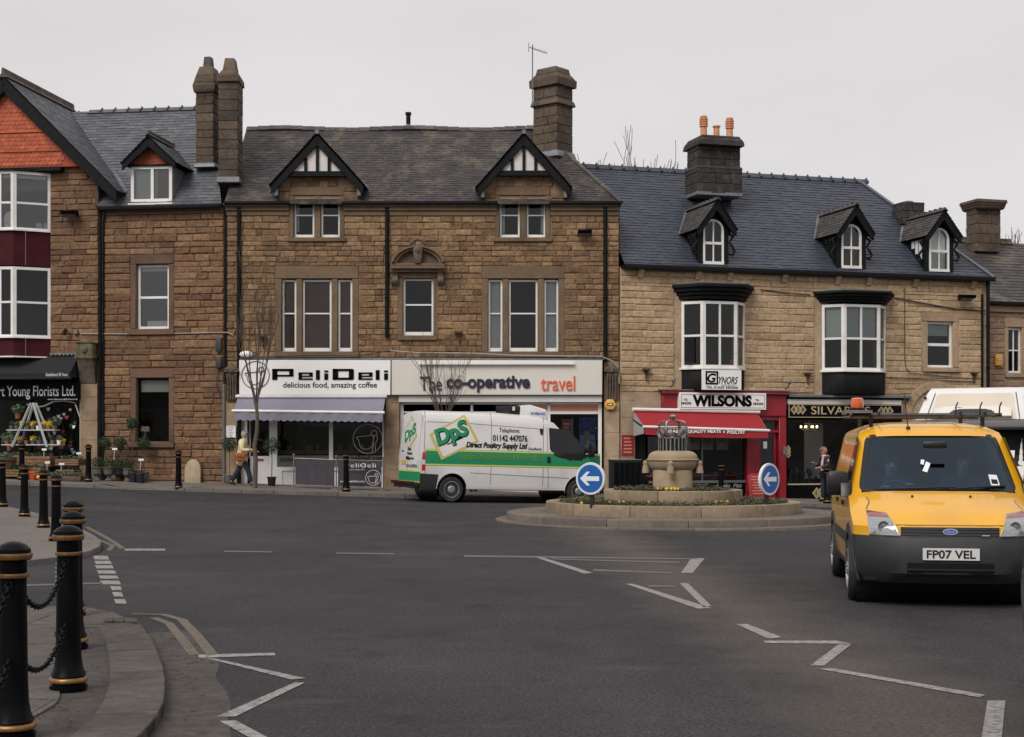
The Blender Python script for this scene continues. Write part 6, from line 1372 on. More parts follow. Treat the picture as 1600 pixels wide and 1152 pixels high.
def tree(name, loc, label, trunk_h, r, L, depth, seed, n=7, spread=.5, up=.8, m='bark', minr=.004, group=None, lean=0.):
    root = empty(name, loc, 0, label, 'tree', group); rr = random.Random(seed); mb = MB(); pts = [Vector((lean*(i/6)**1.3+rr.uniform(-.01,.01)*i, rr.uniform(-.01,.01)*i, trunk_h*i/6)) for i in range(7)]
    mb.tube(pts, [r*(1.15-.5*i/6) for i in range(7)], 10, cap=False); obj('trunk', mb, m, root, smooth=60, recalc=False)
    mb = MB()
    for k in range(n):
        a = 2*pi*k/n+rr.uniform(-.4,.4); i = rr.choice((5,6,6)); grow(mb, pts[i], Vector((cos(a)*spread, sin(a)*spread, 1-spread*.4)), L*rr.uniform(.7,1.1), r*.36, depth, rr, spread*.55, up, minr=minr)
    obj('crown', mb, m, root, smooth=60, recalc=False); return root
x = (398-800)/FP*42.05; t1 = tree('sapling', (x, 42.05, pave_z(x, 42.05)), 'slim bare sapling with upright twigs in front of the deli awning', 2.45, .068, 2.1, 2, 5, n=8, spread=.3, up=1.5, minr=.0055, lean=.05)
x = (692-800)/FP*42.75; t2 = tree('sapling', (x, 42.75, pave_z(x, 42.75)), 'bare young tree behind the white van, in front of the travel shop sign', 1.9, .05, 1.25, 2, 9, n=11, spread=.42, up=.9, minr=.0045)
for px, Y, H, lab, sd_ in ((965,74,14.1,'bare tree behind the blue slate roof, leftmost of its group',1),(1018,76,14.2,'bare tree with a tall whippy top behind the blue slate roof',2),(1062,78,13.6,'low bare treetop just left of the ridge chimney with three pots',3),(1494,82,12.6,'bare treetop just left of the stone chimney at the right edge',4),(1578,84,13.2,'bare treetop right of the stone chimney at the right edge',5)):
    x = (px-800)/FP*Y; tree('bare_tree', (x, Y, gz(x, Y)), lab, H*.55, .2, H*.27, 3, sd_+20, n=9, spread=.42, up=.9, m='bark_far', minr=.014, group='bare trees behind the roofs')
# ------------------------------------------------------------------ deli's pavement furniture
def pv(px, Y): x = (px-800)/FP*Y; return Vector((x, Y, pave_z(x, Y)))
a, b, c = pv(459,42.75), pv(525.5,42.6), pv(599,42.75)
cb = empty('cafe_barrier', b, 0, 'grey cloth cafe barrier on steel posts, its right panel printed with the deli name', 'barrier')
mat('barrier_cloth', (.05,.046,.056), .85, 0, .12, 5); mat('cloth_print', (.6,.59,.6), .8, 0, .1, 30)
for i, p in enumerate((a, b, c)):
    q = p-b; mb = MB(); mb.lathe([(.17,0),(.17,.015),(.05,.03)], (q.x,q.y,q.z), 20); mb.tube([q, q+Vector((.0,0,.94))], .02, 10); mb.ball((q.x,q.y,q.z+.96), .035, n=10, m=6); obj('post', mb, 'grey_steel', cb, smooth=40)
for k, (p, q, x0) in enumerate(((a, b, .05), (b, c, .05))):
    p, q = p-b, q-b; d = (q-p).normalized(); p2, q2 = p+d*x0, q-d*.05; mb = MB(); n = 24; vs = []
    for i in range(n+1):
        for j in range(5): v = p2.lerp(q2, i/n); vs.append((v.x, v.y-.03+.014*sin(i*.9+j*.6), v.z+.10+.74*j/4))
    mb.add(vs, [(i*5+j, (i+1)*5+j, (i+1)*5+j+1, i*5+j+1) for i in range(n) for j in range(4)]); bn = obj('banner', mb, 'barrier_cloth', cb, smooth=60)
    mb = MB(); mb.tube([p+Vector((0,0,.86)), q+Vector((0,0,.86))], .016, 8); obj('top_rail', mb, 'grey_steel', cb, smooth=40)
    if k == 1:
        z0 = p2.z; L = q2.x-p2.x
        mb = MB(); glyph = [('P',0,.155,1.),('e',.2,.31,.68),('l',.345,.375,1),('i',.41,.44,.9),('D',.475,.635,1.),('e',.675,.785,.68),('l',.82,.85,1),('i',.885,.915,.9)]
        for g, A, B, h in glyph:
            for r_ in GL[g]: X0, X1 = p2.x+L*.13+L*.82*(A+(B-A)*r_[0]), p2.x+L*.13+L*.82*(A+(B-A)*r_[2]); mb.box(X0, X1, -.055, -.048, z0+.64+.12*h*r_[1], z0+.64+.12*h*r_[3])
        obj('lettering', mb, 'cloth_print', bn, recalc=False)
        obj('lettering', text_mb('delicious food, amazing coffee', p2.x+L*.13, p2.x+L*.62, z0+.55, z0+.6, -.048), 'cloth_print', bn)
        obj('lettering', text_mb('www.pelidi.com'.replace('pelidi','pelideli'), p2.x+L*.05, p2.x+L*.62, z0+.19, z0+.27, -.048, .015), 'cloth_print', bn); pelican(bn, p2.x+L*.82, z0+.34, .22, -.05, 'cloth_print', .008)
def topiary(px, Y, label, zb, r, pot='pot_black', ph=.27, pr=.13, stem=True, group=None, ry=None, z_=None, m='topiary', name='topiary'):
    p = pv(px, Y); 
    if z_ is not None: p.z = z_
    root = empty(name, p, 0, label, 'plant', group); mb = MB(); mb.lathe([(pr*.75,0),(pr*.8,.01),(pr,ph-.03),(pr*1.1,ph-.03),(pr*1.1,ph),(pr*.9,ph),(pr*.9,ph-.03)], n=16); obj('pot', mb, pot, root, smooth=40)
    rr = random.Random(int(px*7)); mb = MB(); ry = ry or r
    if stem: s = MB(); s.tube([(0,0,ph-.04),(.01,0,zb*.6),(0,0,zb)], .014, 6); obj('stem', s, 'bark', root)
    for i in range(900):
        v = Vector((rr.gauss(0,1), rr.gauss(0,1), rr.gauss(0,1))).normalized()*rr.uniform(.55,1.05); s = rr.uniform(.022,.045); t = Vector((rr.uniform(-1,1),rr.uniform(-1,1),rr.uniform(-1,1))).normalized(); u = v.cross(t).normalized()
        c = Vector((v.x*r, v.y*r, zb+v.z*ry)); t = (t+v*.6).normalized(); mb.add([c-t*s*.4, c+u*s*.35, c+t*s, c-u*s*.35], [(0,1,2,3)])
    obj('foliage', mb, m, root, recalc=False); return root
topiary(358.5, 43.7, 'clipped bay ball in a dark pot under the framed menu, left of the deli door', 1.18, .24, pot='pot_grey')
topiary(424.5, 43.4, 'clipped bay ball on a tall stem in a black pot, right of the deli door', 1.18, .25)
b_, og = FC.thing('framed_menu', U(362), -.08, Z(685), 'small white framed menu on the pier left of the deli door', 'menu')
q = R(354.5,665,369.5,684); mb = MB(); mb.box(q[0], q[1], -.1, -.062, q[2], q[3]); obj('menu_sheet', mb, 'sign_white', b_, og, bev=.006, seg=1)
mb = MB(); e = .025; mb.strip([(q[0],q[2]),(q[1],q[2]),(q[1],q[3]),(q[0],q[3])], [(q[0]+e,q[2]+e),(q[1]-e,q[2]+e),(q[1]-e,q[3]-e),(q[0]+e,q[3]-e)], -.108, -.1); obj('frame', mb, 'sign_rim', b_, og)
for i in range(6): mb = MB(); z = q[3]-.07-i*.045; mb.box(q[0]+.06, q[1]-.07-.02*(i % 3), -.102, -.0995, z-.007, z+.007); obj('menu_line', mb, 'grey_steel', b_, og)
b_, og = FC.thing('alarm_box', U(386), -.1, Z(555), 'white rounded box on a bracket above the left end of the deli sign', 'alarm')
mb = MB(); u, z = FC.p(386, 554.5); mb.ball((u,-.16,z), .2, .1, .11, 16, 10); obj('cover', mb, 'sign_white', b_, og, smooth=60); mb = MB(); mb.box(u-.03, u+.03, -.1, .03, z-.03, z+.03); obj('bracket', mb, 'gutter_black', b_, og)
# pointed stone slab
p = pv(300, 44.05); x0 = p.x; p.y = 44.2+(-8.65-x0)*.1405-.16; p.z = pave_z(p.x, p.y); sl_ = empty('stone_slab', p, FB.a, 'pale pointed stone slab leaning against the red-brown house wall', 'stone slab'); mb = MB()
o = [(-.25,-.03),(.25,-.03),(.25,.36)]+[(.25-.5*(1-cos(i*pi/12))*.5, .36+.34*sin(i*pi/12)) for i in range(1,7)]; o += [(-x_, z_) for x_, z_ in reversed(o[2:-1])]
mb.prism(o, -.05, .05); ob = obj('slab', mb, 'sandstone_slab', sl_, bev=.015); ob.rotation_euler.x = -.06
# red board and dark cabinet by the butcher
p = pv(1182, 44.4); ab = empty('pavement_board', p, FD.a, "red arch-topped pavement board chalked with prices, left of the butcher's door", 'board'); mb = MB()
o = [(-.3,.02),(.3,.02),(.3,.72),(.2,.8),(-.2,.8),(-.3,.72)]; mb.prism(o, -.02, .02); f = obj('front_panel', mb, 'shop_red', ab, bev=.01); f.rotation_euler.x = -.18; f.location.y = -.15
mb = MB(); mb.prism(o, -.02, .02); g = obj('rear_panel', mb, 'shop_red', ab, bev=.01); g.rotation_euler.x = .18; g.location.y = .15
for i in range(7): mb = MB(); z = .7-i*.085; w = rng.uniform(.12,.22); mb.box(-w, w, -.024, -.021, z-.012, z+.012); obj('chalk_line', mb, 'salmon', f)
p = pv(976, 43.9); bx = empty('cabinet', p, .2, "dark box-shaped cabinet on the pavement left of the butcher's doorway", 'cabinet'); mb = MB(); mb.box(-.42, .42, -.3, .3, .04, 1.06); obj('body', mb, 'charcoal', bx, bev=.02); mb = MB(); mb.box(-.44, .44, -.32, .32, 1.062, 1.09); obj('lid', mb, 'grey_steel', bx, bev=.008)
mb = MB()
for k in range(5): mb = MB(); mb.box(-.4+.165*k, -.4+.165*k+.14, -.312, -.3, .1, 1.0); obj('panel', mb, 'black_paint', bx)
# ------------------------------------------------------------------ wall fittings
def floodlight(F, px, py, w, label, left=False):
    u, z = F.p(px, py); b_, og = F.thing('floodlight', u, 0, z, label, 'light'); mb = MB(); h = .1; mb.prism([(-.12,z-.1),(-.42,z-.02),(-.45,z+.07),(-.15,z+.1)], u-w/2, u+w/2, 'x'); obj('housing', mb, 'black_paint', b_, og, bev=.012, seg=1)
    mb = MB(); mb.quad((u-w/2+.03,-.14,z-.098),(u+w/2-.03,-.14,z-.098),(u+w/2-.03,-.40,z-.03),(u-w/2+.03,-.40,z-.03)); mb.v = [(a, b, c-.004) for a, b, c in mb.v]; obj('lens', mb, 'lead', b_, og); mb = MB(); mb.tube([(u+w*.3,0,z),(u+w*.3,-.13,z)], .03, 6); obj('arm', mb, 'black_paint', b_, og)
floodlight(FA, 115, 336, .48, 'black floodlight on the gabled building, right of its top bay window'); floodlight(FC, 913, 366, .42, 'black floodlight high on the brown building beside its right downpipe'); floodlight(FD, 1503, 466, .5, 'black floodlight below the eaves at the right end of the buff terrace')
def alarm(F, px, py, m, label, hexa):
    u, z = F.p(px, py); y = -.08; b_, og = F.thing('alarm_box', u, y, z, label, 'alarm'); mb = MB(); r_ = .18 if hexa else .13
    o = [(u+r_*cos(i*pi/3), z+r_*sin(i*pi/3)) for i in range(6)] if hexa else [(u-.13,z-.19),(u+.13,z-.19),(u+.13,z+.19),(u-.13,z+.19)]
    mb.prism(o, -.17, -.05); obj('cover', mb, m, b_, og, bev=.02); mb = MB(); mb.box(u-.09, u+.09, -.175, -.168, z-.035, z+.045); obj('label_plate', mb, 'navy' if hexa else 'grey_steel', b_, og)
    mb = MB(); mb.box(u-.06, u+.06, -.179, -.1745, z-.01, z+.02); obj('label_print', mb, 'sign_white', b_, og)
alarm(FC, 953, 632.5, 'alarm_yellow', 'yellow hexagonal alarm box on the pier right of the travel shop', True); alarm(FE, 1557, 563, 'alarm_yellow', 'amber rectangular alarm box on the pinkish building at the right edge', False)
for F, px, py, lab in ((FD,1009,585,"rusty bracket on the buff wall above the butcher's awning end"),(FD,1261,591,'rusty bracket on the buff wall between the two bay windows'),(FC,411,533,'rusty bracket on the brown wall behind the sapling twigs'),(FC,717,527,'rusty bracket on the brown wall above the travel shop sign'),(FD,1521,590,'rusty bracket low on the buff wall near the right downpipe')):
    u, z = F.p(px, py); b_, og = F.thing('wall_bracket', u, 0, z, lab, 'bracket', 'rusty brackets on the shop walls'); mb = MB(); mb.box(u-.13, u+.1, -.2, 0, z+.12, z+.17); mb.prism([(u-.05,z+.12),(u+.06,z+.12),(u+.03,z-.05),(u,z-.2),(u-.03,z-.05)], -.1, 0); mb.tube([(u,-.18,z+.12),(u,-.02,z-.15)], .02, 6); obj('iron', mb, 'dark_wood', b_, og)
for px, py, lab in ((1047,597,"small grey lamp on a stalk left of the butcher's sign"),(1227,600,"small grey lamp on a stalk right of the butcher's sign")):
    u, z = FD.p(px, py); b_, og = FD.thing('sign_lamp', u, 0, z, lab, 'light', "small lamps over the butcher's sign"); mb = MB(); mb.tube([(u,0,z-.15),(u,-.2,z-.12),(u,-.26,z)], .015, 6); obj('arm', mb, 'gutter_black', b_, og); mb = MB(); mb.ball((u,-.27,z+.05), .07, .06, .08, 10, 8); obj('lamp_head', mb, 'lead', b_, og, smooth=60)
def cable(F, pts, label, r=.016, y=-.05, m='wire'):
    u0, z0 = F.p(*pts[0]); b_, og = F.thing('cable', u0, y, z0, label, 'cable'); mb = MB(); mb.tube([(F.p(*p)[0], y-.01*(i % 2), F.p(*p)[1]) for i, p in enumerate(pts)], r, 6); obj('wire', mb, m, b_, og, smooth=60)
cable(FD, [(1187,453),(1230,458),(1265,461)], 'black cable strung between the tops of the two bay windows'); cable(FD, [(1398,466),(1440,474),(1490,483),(1538,486)], 'black cable from the right bay window to the corner downpipe', .022); cable(FD, [(1412,450),(1412,560),(1414,575),(1422,583),(1470,588),(1520,592)], 'thin wire dropping down the buff wall right of the second bay', .011); cable(FD, [(1388,590),(1440,593),(1520,597)], 'black cable low along the buff wall right of the second bay', .015)
cable(FB, [(127,522),(200,522.5),(280,521.5),(356,520),(365,524)], 'pale cable running level across the red-brown house', .02, m='pale_wire'); cable(FC, [(610,549),(650,552),(740,553),(800,556),(940,558),(958,566),(966,580),(967,600)], 'grey cable looping along the top of the travel shop sign', .022, y=-.2, m='pale_wire'); cable(FC, [(377,560),(480,556),(560,557),(610,549)], 'dark cable sagging along the top of the deli sign', .016, y=-.2)
mat('rack_grey', (.035,.036,.04), .6)
b_, og = FB.thing('meter_box', ub(343.5), -.05, FB.z(343,570), 'two grey cable boxes with looping wires at the corner left of the deli sign', 'cable box'); 
for t, bt in ((528,550),(558,575)): q = rb(339,t,348,bt); mb = MB(); mb.box(q[0], q[1], -.14, -.03, q[2], q[3]); obj('box', mb, 'rack_grey', b_, og, bev=.012)
mb = MB(); mb.tube([(ub(343),-.08,FB.z(343,575)),(ub(339),-.1,FB.z(340,600)),(ub(346),-.08,FB.z(346,620))], .014, 5); obj('wire', mb, 'wire', b_, og)
b_, og = FB.thing('wall_lamp', ub(106), -.1, FB.z(106,520), 'small dark lamp on a bracket above the florist awning', 'light'); mb = MB(); u, z = FB.p(106, 518); mb.tube([(u,-.02,z),(u,-.2,z+.06),(u,-.24,z-.04)], .025, 6); obj('arm', mb, 'black_paint', b_, og); mb = MB(); mb.lathe([(.03,.06),(.05,.03),(.09,-.08),(.07,-.09)], (u,-.25,z-.04), 10); obj('lamp_head', mb, 'black_paint', b_, og, smooth=40); mb = MB(); mb.box(ub(117), ub(123), -.12, -.03, FB.z(120,522), FB.z(120,515)); obj('camera_box', mb, 'grey_steel', b_, og)
Y = 46.4; x = (832-800)/FP*Y; b_ = empty('television_aerial', (x, Y, zat(165,Y)), 0, 'television aerial on a thin mast beside the right chimney', 'aerial'); H = zat(75,Y)-zat(165,Y)
mb = MB(); mb.tube([(0,0,0),(0,0,H+.1)], .022, 6); obj('mast', mb, 'grey_steel', b_); mb = MB(); mb.tube([(-.1,0,H+.02),(.46,.1,H-.14)], .014, 5); obj('boom', mb, 'grey_steel', b_)
for i in range(7): t = i/6; mb = MB(); c = Vector((.02+.42*t,.02+.08*t,H-.01-.12*t)); d = Vector((-.03,.16,0)); mb.tube([c-d, c+d], .006, 4); obj('element', mb, 'grey_steel', b_)
mb = MB(); mb.box(-.13,-.11,-.1,.1,H-.1,H+.14); obj('reflector', mb, 'grey_steel', b_); mb = MB(); mb.tube([(0,0,.1),(.12,0,.1),(.12,0,.3),(0,0,.3)], .012, 4); obj('bracket', mb, 'grey_steel', b_)
# ------------------------------------------------------------------ florist's display
def shrub(root, name, c, r, m, n=260, s=.035, rz=None):
    rr = random.Random(int(c[0]*91+c[1]*7)); mb = MB()
    for i in range(n):
        v = Vector((rr.gauss(0,1), rr.gauss(0,1), rr.gauss(0,1))).normalized()*rr.uniform(.5,1.05); t = Vector((rr.uniform(-1,1),rr.uniform(-1,1),rr.uniform(-.4,1))).normalized(); u = v.cross(t).normalized(); k = s*rr.uniform(.6,1.2)
        p = Vector((c[0]+v.x*r, c[1]+v.y*r, c[2]+v.z*(rz or r))); mb.add([p-t*k*.4, p+u*k*.35, p+t*k, p-u*k*.35], [(0,1,2,3)])
    return obj(name, mb, m, root, recalc=False)
def wall_y(x): return 44.2+(U(350)-x)*tan(radians(8))
def fl(px, d): # a point d metres out from the florist wall
    Y = 45.; 
    for _ in range(8): Y = wall_y((px-800)/FP*Y)-d
    x = (px-800)/FP*Y; return Vector((x, Y, pave_z(x, Y)))
for k, (px, d, zb, r, lab) in enumerate(((163,.55,1.1,.2,'clipped ball tree on a stem beside the stone pier'),(188,.5,1.1,.21,'clipped ball tree on a stem, second from the stone pier'),(206.5,.4,1.72,.19,'tallest clipped ball tree, left of the lower house window'),(225,.45,1.15,.19,'clipped ball tree in front of the lower house window'))):
    p = fl(px, d); topiary(px, p.y, lab, zb, r, 'pot_grey', .3, .15, group='clipped ball trees by the florist', z_=p.z)
for k, (px, d, pot, lab) in enumerate(((152,.95,'pot_grey','rounded box shrub in an urn, first right of the stone pier'),(170,.9,'pot_grey','rounded box shrub in an urn, second right of the stone pier'),(186,.85,'pot_black','rounded box shrub in a dark pot, third right of the stone pier'),(200,.8,'pot_grey','rounded box shrub in an urn, fourth right of the stone pier'))):
    p = fl(px, d); root = empty('box_shrub', p, 0, lab, 'plant', 'rounded box shrubs in urns'); mb = MB(); mb.lathe([(.11,0),(.12,.03),(.06,.08),(.06,.12),(.15,.2),(.17,.36),(.2,.38),(.2,.4),(.16,.4)], n=14); obj('urn', mb, pot, root, smooth=40); shrub(root, 'foliage', (0,0,.52), .21, 'topiary', 420, .04, .19)
for px, d, lab in ((208,.9,'low dark pot right of the box shrub urns'),(219,.9,'dark pot with a white plant label, rightmost by the house wall')):
    p = fl(px, d); root = empty('flower_pot', p, 0, lab, 'pot', 'dark pots by the house wall'); mb = MB(); mb.lathe([(.11,0),(.14,.26),(.155,.27),(.15,.3),(.12,.3)], n=14); obj('pot', mb, 'pot_black', root, smooth=40); shrub(root, 'foliage', (0,0,.33), .12, 'topiary', 90, .04, .06)
def price_stick(px, d, z, lab):
    p = fl(px, d); root = empty('plant_label', p+Vector((0,0,z)), rng.uniform(-.3,.3), lab, 'label', 'white plant labels in the florist display'); mb = MB(); mb.tube([(0,0,0),(.02,0,.3)], .012, 5); obj('stick', mb, 'white_wood', root); mb = MB(); mb.box(-.05,.1,-.01,.01,.3,.36); obj('tag', mb, 'sign_white', root)
for px, d, z, lab in ((68,1.2,.55,'white plant label left of the trestle foot'),(73,1.5,.18,'white plant label in front of the middle crate'),(95,1.5,.15,'white plant label in front of the right crate'),(178,.9,.62,'white plant label above the box shrubs'),(219,.9,.36,'white plant label in the rightmost dark pot'),(122,.7,.45,'white plant label leaning at the shop corner')): price_stick(px, d, z, lab)
def crate(px, d, w, h, z, lab, plant='pale_green', dp=.3):
    p = fl(px, d)+Vector((0,0,z)); root = empty('flower_crate', p, FA.a, lab, 'crate', 'wooden flower crates outside the florist')
    for i in range(3):
        zz = h*i/3+.008; mb = MB(); mb.box(-w/2, w/2, -dp, -dp+.02, zz, zz+h/3-.014); obj('slat', mb, 'wood', root, bev=.004, seg=1); mb = MB(); mb.box(-w/2, w/2, dp-.02, dp, zz, zz+h/3-.014); obj('slat', mb, 'wood', root)
        for s in (-1, 1): mb = MB(); mb.box(s*w/2-.01, s*w/2+.01, -dp+.02, dp-.02, zz, zz+h/3-.014); obj('slat', mb, 'wood', root)
    mb = MB(); mb.box(-w/2+.02, w/2-.02, -dp+.03, dp-.03, 0, h*.8); obj('soil', mb, 'soil', root)
    for k in range(max(2, int(w/.16))): x = -w/2+.1+(w-.2)*k/max(1, int(w/.16)-1); shrub(root, 'plant', (x, rng.uniform(-.12,.1), h+.03), .1, plant, 70, .045, .07)
crate(25, 1.0, .72, .3, .38, 'wooden flower crate behind the far left bollard, raised on a stand', 'pale_green'); crate(65, 1.0, .8, .32, .36, 'wooden flower crate under the white trestle, tallest in the display', 'topiary'); crate(55, 1.5, .62, .24, .12, 'low wooden flower crate in front of the trestle', 'pale_green'); crate(111, 1.0, .72, .2, .42, 'wooden flower crate at the right end of the florist display', 'pale_green'); crate(108, 1.3, .55, .2, .12, 'dark low crate below the right end of the florist display', 'topiary'); crate(25, 1.5, .6, .22, .06, 'wooden crate on the ground at the far left', 'topiary')
p = fl(98, 1.8); root = empty('herb_trough', p, FA.a, 'long trough of grey-green herbs on the kerb before the florist', 'planter'); mb = MB(); mb.box(-.6,.6,-.12,.12,.0,.14); obj('trough', mb, 'dark_wood', root, bev=.01)
for k in range(9): shrub(root, 'plant', (-.52+.13*k,0,.2), .11, 'pale_green', 80, .045, .08)
p = fl(8, 1.3); root = empty('barrel_planter', p, 0, 'dark barrel planter with a scalloped rim at the far left edge', 'planter'); mb = MB(); mb.lathe([(.28,0),(.32,.2),(.33,.5),(.36,.52),(.36,.62),(.3,.62)], n=20); obj('barrel', mb, 'dark_wood', root, smooth=40); shrub(root, 'plant', (0,0,.66), .24, 'pale_green', 240, .06, .1)
p = fl(51, 1.7); root = empty('flower_pot', p, 0, 'bright orange clay pot on the pavement before the low crate', 'pot'); mb = MB(); mb.lathe([(.09,0),(.13,.2),(.145,.2),(.145,.25),(.11,.25)], n=14); obj('pot', mb, 'orange_red', root, smooth=40); shrub(root, 'plant', (0,0,.27), .1, 'topiary', 60)
p = fl(62, 1.75); root = empty('pumpkin', p, 0, 'small orange pumpkin beside the clay pot', 'pumpkin'); mb = MB(); mb.ball((0,0,.08), .11, .11, .08, 14, 8); obj('flesh', mb, 'orange', root, smooth=60); mb = MB(); mb.tube([(0,0,.15),(.01,0,.2)], .015, 6); obj('stalk', mb, 'bark', root)
# white trestle
p = fl(52, .8); tr = empty('trestle_shelf', p, FA.a, 'white A-frame trestle with two shelves of small plants outside the florist', 'shelf')
for s in (-1, 1):
    for y in (-.18, .18): mb = MB(); a, b = Vector((s*.55,y*1.4,.93)), Vector((s*.03,y*.5,2.25)); mb.tube([a, b], .04, 4); obj('leg', mb, 'white_wood', tr)
for z, w in ((1.42,.76),(.98,.92)):
    mb = MB(); mb.box(-w,w,-.2,.2,z,z+.035); sh = obj('shelf', mb, 'white_wood', tr)
    for k in range(9): x = -w*.9+w*1.8*k/8; mb = MB(); mb.lathe([(.05,z+.035),(.07,z+.15),(.06,z+.15)], (x,-.03,0), 10); obj('plant_pot', mb, rng.choice(['terracotta','pot_grey','sign_white','wood']), sh, smooth=40); shrub(sh, 'plant', (x,-.03,z+.21), .09, rng.choice(['pale_green','topiary','petal','pale_green']), 60, .05)
mat('heart_red', (.24,.03,.05), .5); mat('heart_grey', (.26,.27,.3), .6); mat('lilac', (.45,.33,.5), .6)
hs = [(rng.uniform(72, 121), rng.uniform(633, 715), rng.choice(['heart_red','heart_grey','sign_white','heart_grey','topiary','charcoal'])) for i in range(30)]
ORD = ['topmost','second','third','fourth','fifth','sixth','seventh','eighth','ninth','tenth','eleventh','twelfth','thirteenth','fourteenth','fifteenth','sixteenth']
for px, py, hc in hs:
    u, z = FA.p(px, py, -.02); b_ = MB(); s = rng.uniform(.045,.075); cn = {'heart_red':'red','heart_grey':'grey','sign_white':'white','topiary':'green','charcoal':'black'}[hc]; k = sorted(q[1] for q in hs if q[2] == hc).index(py)
    b_.prism([(u,z-s),(u+s*.9,z+.1*s),(u+s*.8,z+.7*s),(u+s*.4,z+.8*s),(u,z+.45*s),(u-s*.4,z+.8*s),(u-s*.8,z+.7*s),(u-s*.9,z+.1*s)], -.03, 0)
    o = empty('hanging_heart', FA.world(u, 0, z), FA.a, f"{cn} heart hung in the florist window, {ORD[k]} of the {cn} ones" if k == 0 else f"{cn} heart hung in the florist window, {ORD[k]} {cn} one from the top", 'decoration', 'heart decorations hung in the florist window'); obj('heart', b_, hc, o, (u,0,z)); t = MB(); t.tube([(u,-.015,z+.4*s),(u,-.015,z+.25)], .004, 3); obj('string', t, 'wire', o, (u,0,z))
for px, py, r_, mm, lab in ((28,640,.2,'pale_green','leafy hanging basket at the top left of the florist window'),(85,660,.22,'pale_green','yellow-green potted plant on the florist staging'),(15,685,.3,'pale_green','pale leafy plant at the far left of the florist display'),(40,715,.22,'petal','clump of yellow flowers left of the trestle foot'),(95,690,.14,'petal','clump of yellow flowers at the right of the trestle'),(62,690,.15,'lilac','clump of lilac flowers on the trestle')):
    p = fl(px, .35); z = CAMZ+(HZ-py)/FP*p.y; root = empty('potted_plant', (p.x, p.y, z), 0, lab, 'plant', 'loose plants in the florist display'); shrub(root, 'foliage', (0,0,0), r_, mm, 200, .07, r_*.7); mb = MB(); mb.lathe([(.07,-r_*.9-.1),(.1,-r_*.4)], n=10); obj('pot', mb, 'terracotta', root)
u, z = FA.p(78, 638, -.08); b_, og = FA.thing('branch', u, -.08, z, 'long pale dead branch fixed across the top of the florist window', 'branch'); mb = MB(); mb.tube([(FA.p(x, y)[0], -.1, FA.p(x, y)[1]) for x, y in ((44,632),(58,637),(72,635),(86,628),(104,627),(120,630))], [.025,.03,.028,.025,.02,.012], 6); obj('limb', mb, 'pale_wire', b_, og, smooth=60); mb = MB(); mb.tube([(FA.p(120,632)[0],-.1,FA.p(120,632)[1]),(FA.p(127,652)[0],-.1,FA.p(127,652)[1])], .02, 5); obj('limb', mb, 'white_wood', b_, og)
# flowers and ornament behind the lower house window
u, z = FB.p(227, 672, .3); b_, og = FB.thing('flower_vase', u, .3, FB.z(227,690,.3), 'cream flowers standing inside the lower house window', 'flowers'); mb = MB()
for i in range(9): mb.ball((u+rng.uniform(-.14,.14),.3+rng.uniform(-.05,.05),z+rng.uniform(-.07,.09)), .07, .06, .06, 8, 6)
mat('cream_flower', (.72,.55,.42), .7, 0, .1); tag(obj('blooms', mb, 'cream_flower', b_, og, smooth=60), kind='stuff'); mb = MB(); mb.lathe([(.07,z-.36),(.09,z-.2),(.05,z-.06)], (u,.3,0), 12); obj('vase', mb, 'grey_steel', b_, og, smooth=40)
# ------------------------------------------------------------------ vehicles
mat('van_yellow', (.72,.36,.008), .32, 0, .04, 2, coat=.7, dirt=(.40,.21,.05), ds=1.5, da=.35)
mat('van_white', (.70,.69,.68), .32, 0, .03, 2, coat=.5, dirt=(.42,.39,.35), ds=1.2, da=.45)
mat('bumper_grey', (.021,.022,.025), .62, 0, .12, 10)
mat('trim_black', (.008,.008,.009), .4, 0, 0)
mat('tyre', (.016,.016,.017), .75, 0, .3, 20, dirt=(.07,.063,.055), ds=6, da=.5)
mat('rim_grey', (.28,.28,.28), .5, .4, .25, 15, dirt=(.1,.085,.07), ds=10, da=.6)
mat('chrome', (.5,.51,.53), .28, 1, 0); mat('lens_clear', (.34,.36,.38), .12, .5, .3, 60, coat=1); mat('lens_amber', (.30,.06,.03), .2, 0, .1, coat=1); mat('lens_red', (.45,.015,.02), .2, 0, .1, coat=1)
mat('plate_white', (.62,.62,.60), .4, 0, .03); mat('plate_yellow', (.62,.42,.04), .4, 0, .03)
mat('dps_green', (.008,.24,.10), .4, 0, .03); mat('dps_yellow', (.62,.60,.10), .4, 0, .03); mat('dps_gold', (.55,.46,.14), .4, 0, .03); mat('stripe_text', (.16,.30,.06), .45); mat('seam', (.10,.10,.10), .6)
mat('car_dark', (.012,.013,.018), .2, .2, 0, coat=1); mat('cream_panel', (.56,.49,.40), .4, 0, .04, 2)
mat('seat_cloth', (.07,.07,.08), .9); mat('hair_grey', (.36,.34,.31), .8, 0, .2, 60); mat('hair_dark', (.03,.02,.015), .7, 0, .3, 60); mat('hair_blond', (.38,.22,.12), .7, 0, .2, 60)
glass_mat('screen_glass', (.42,.62,.95), .85, spec=1.6, gloss=(.62,.82,1,1))
m, n, l, p = newmat('tinted'); p.inputs['Base Color'].default_value = (.008,.009,.011,1); p.inputs['Roughness'].default_value = .05; p.inputs['Specular IOR Level'].default_value = .4

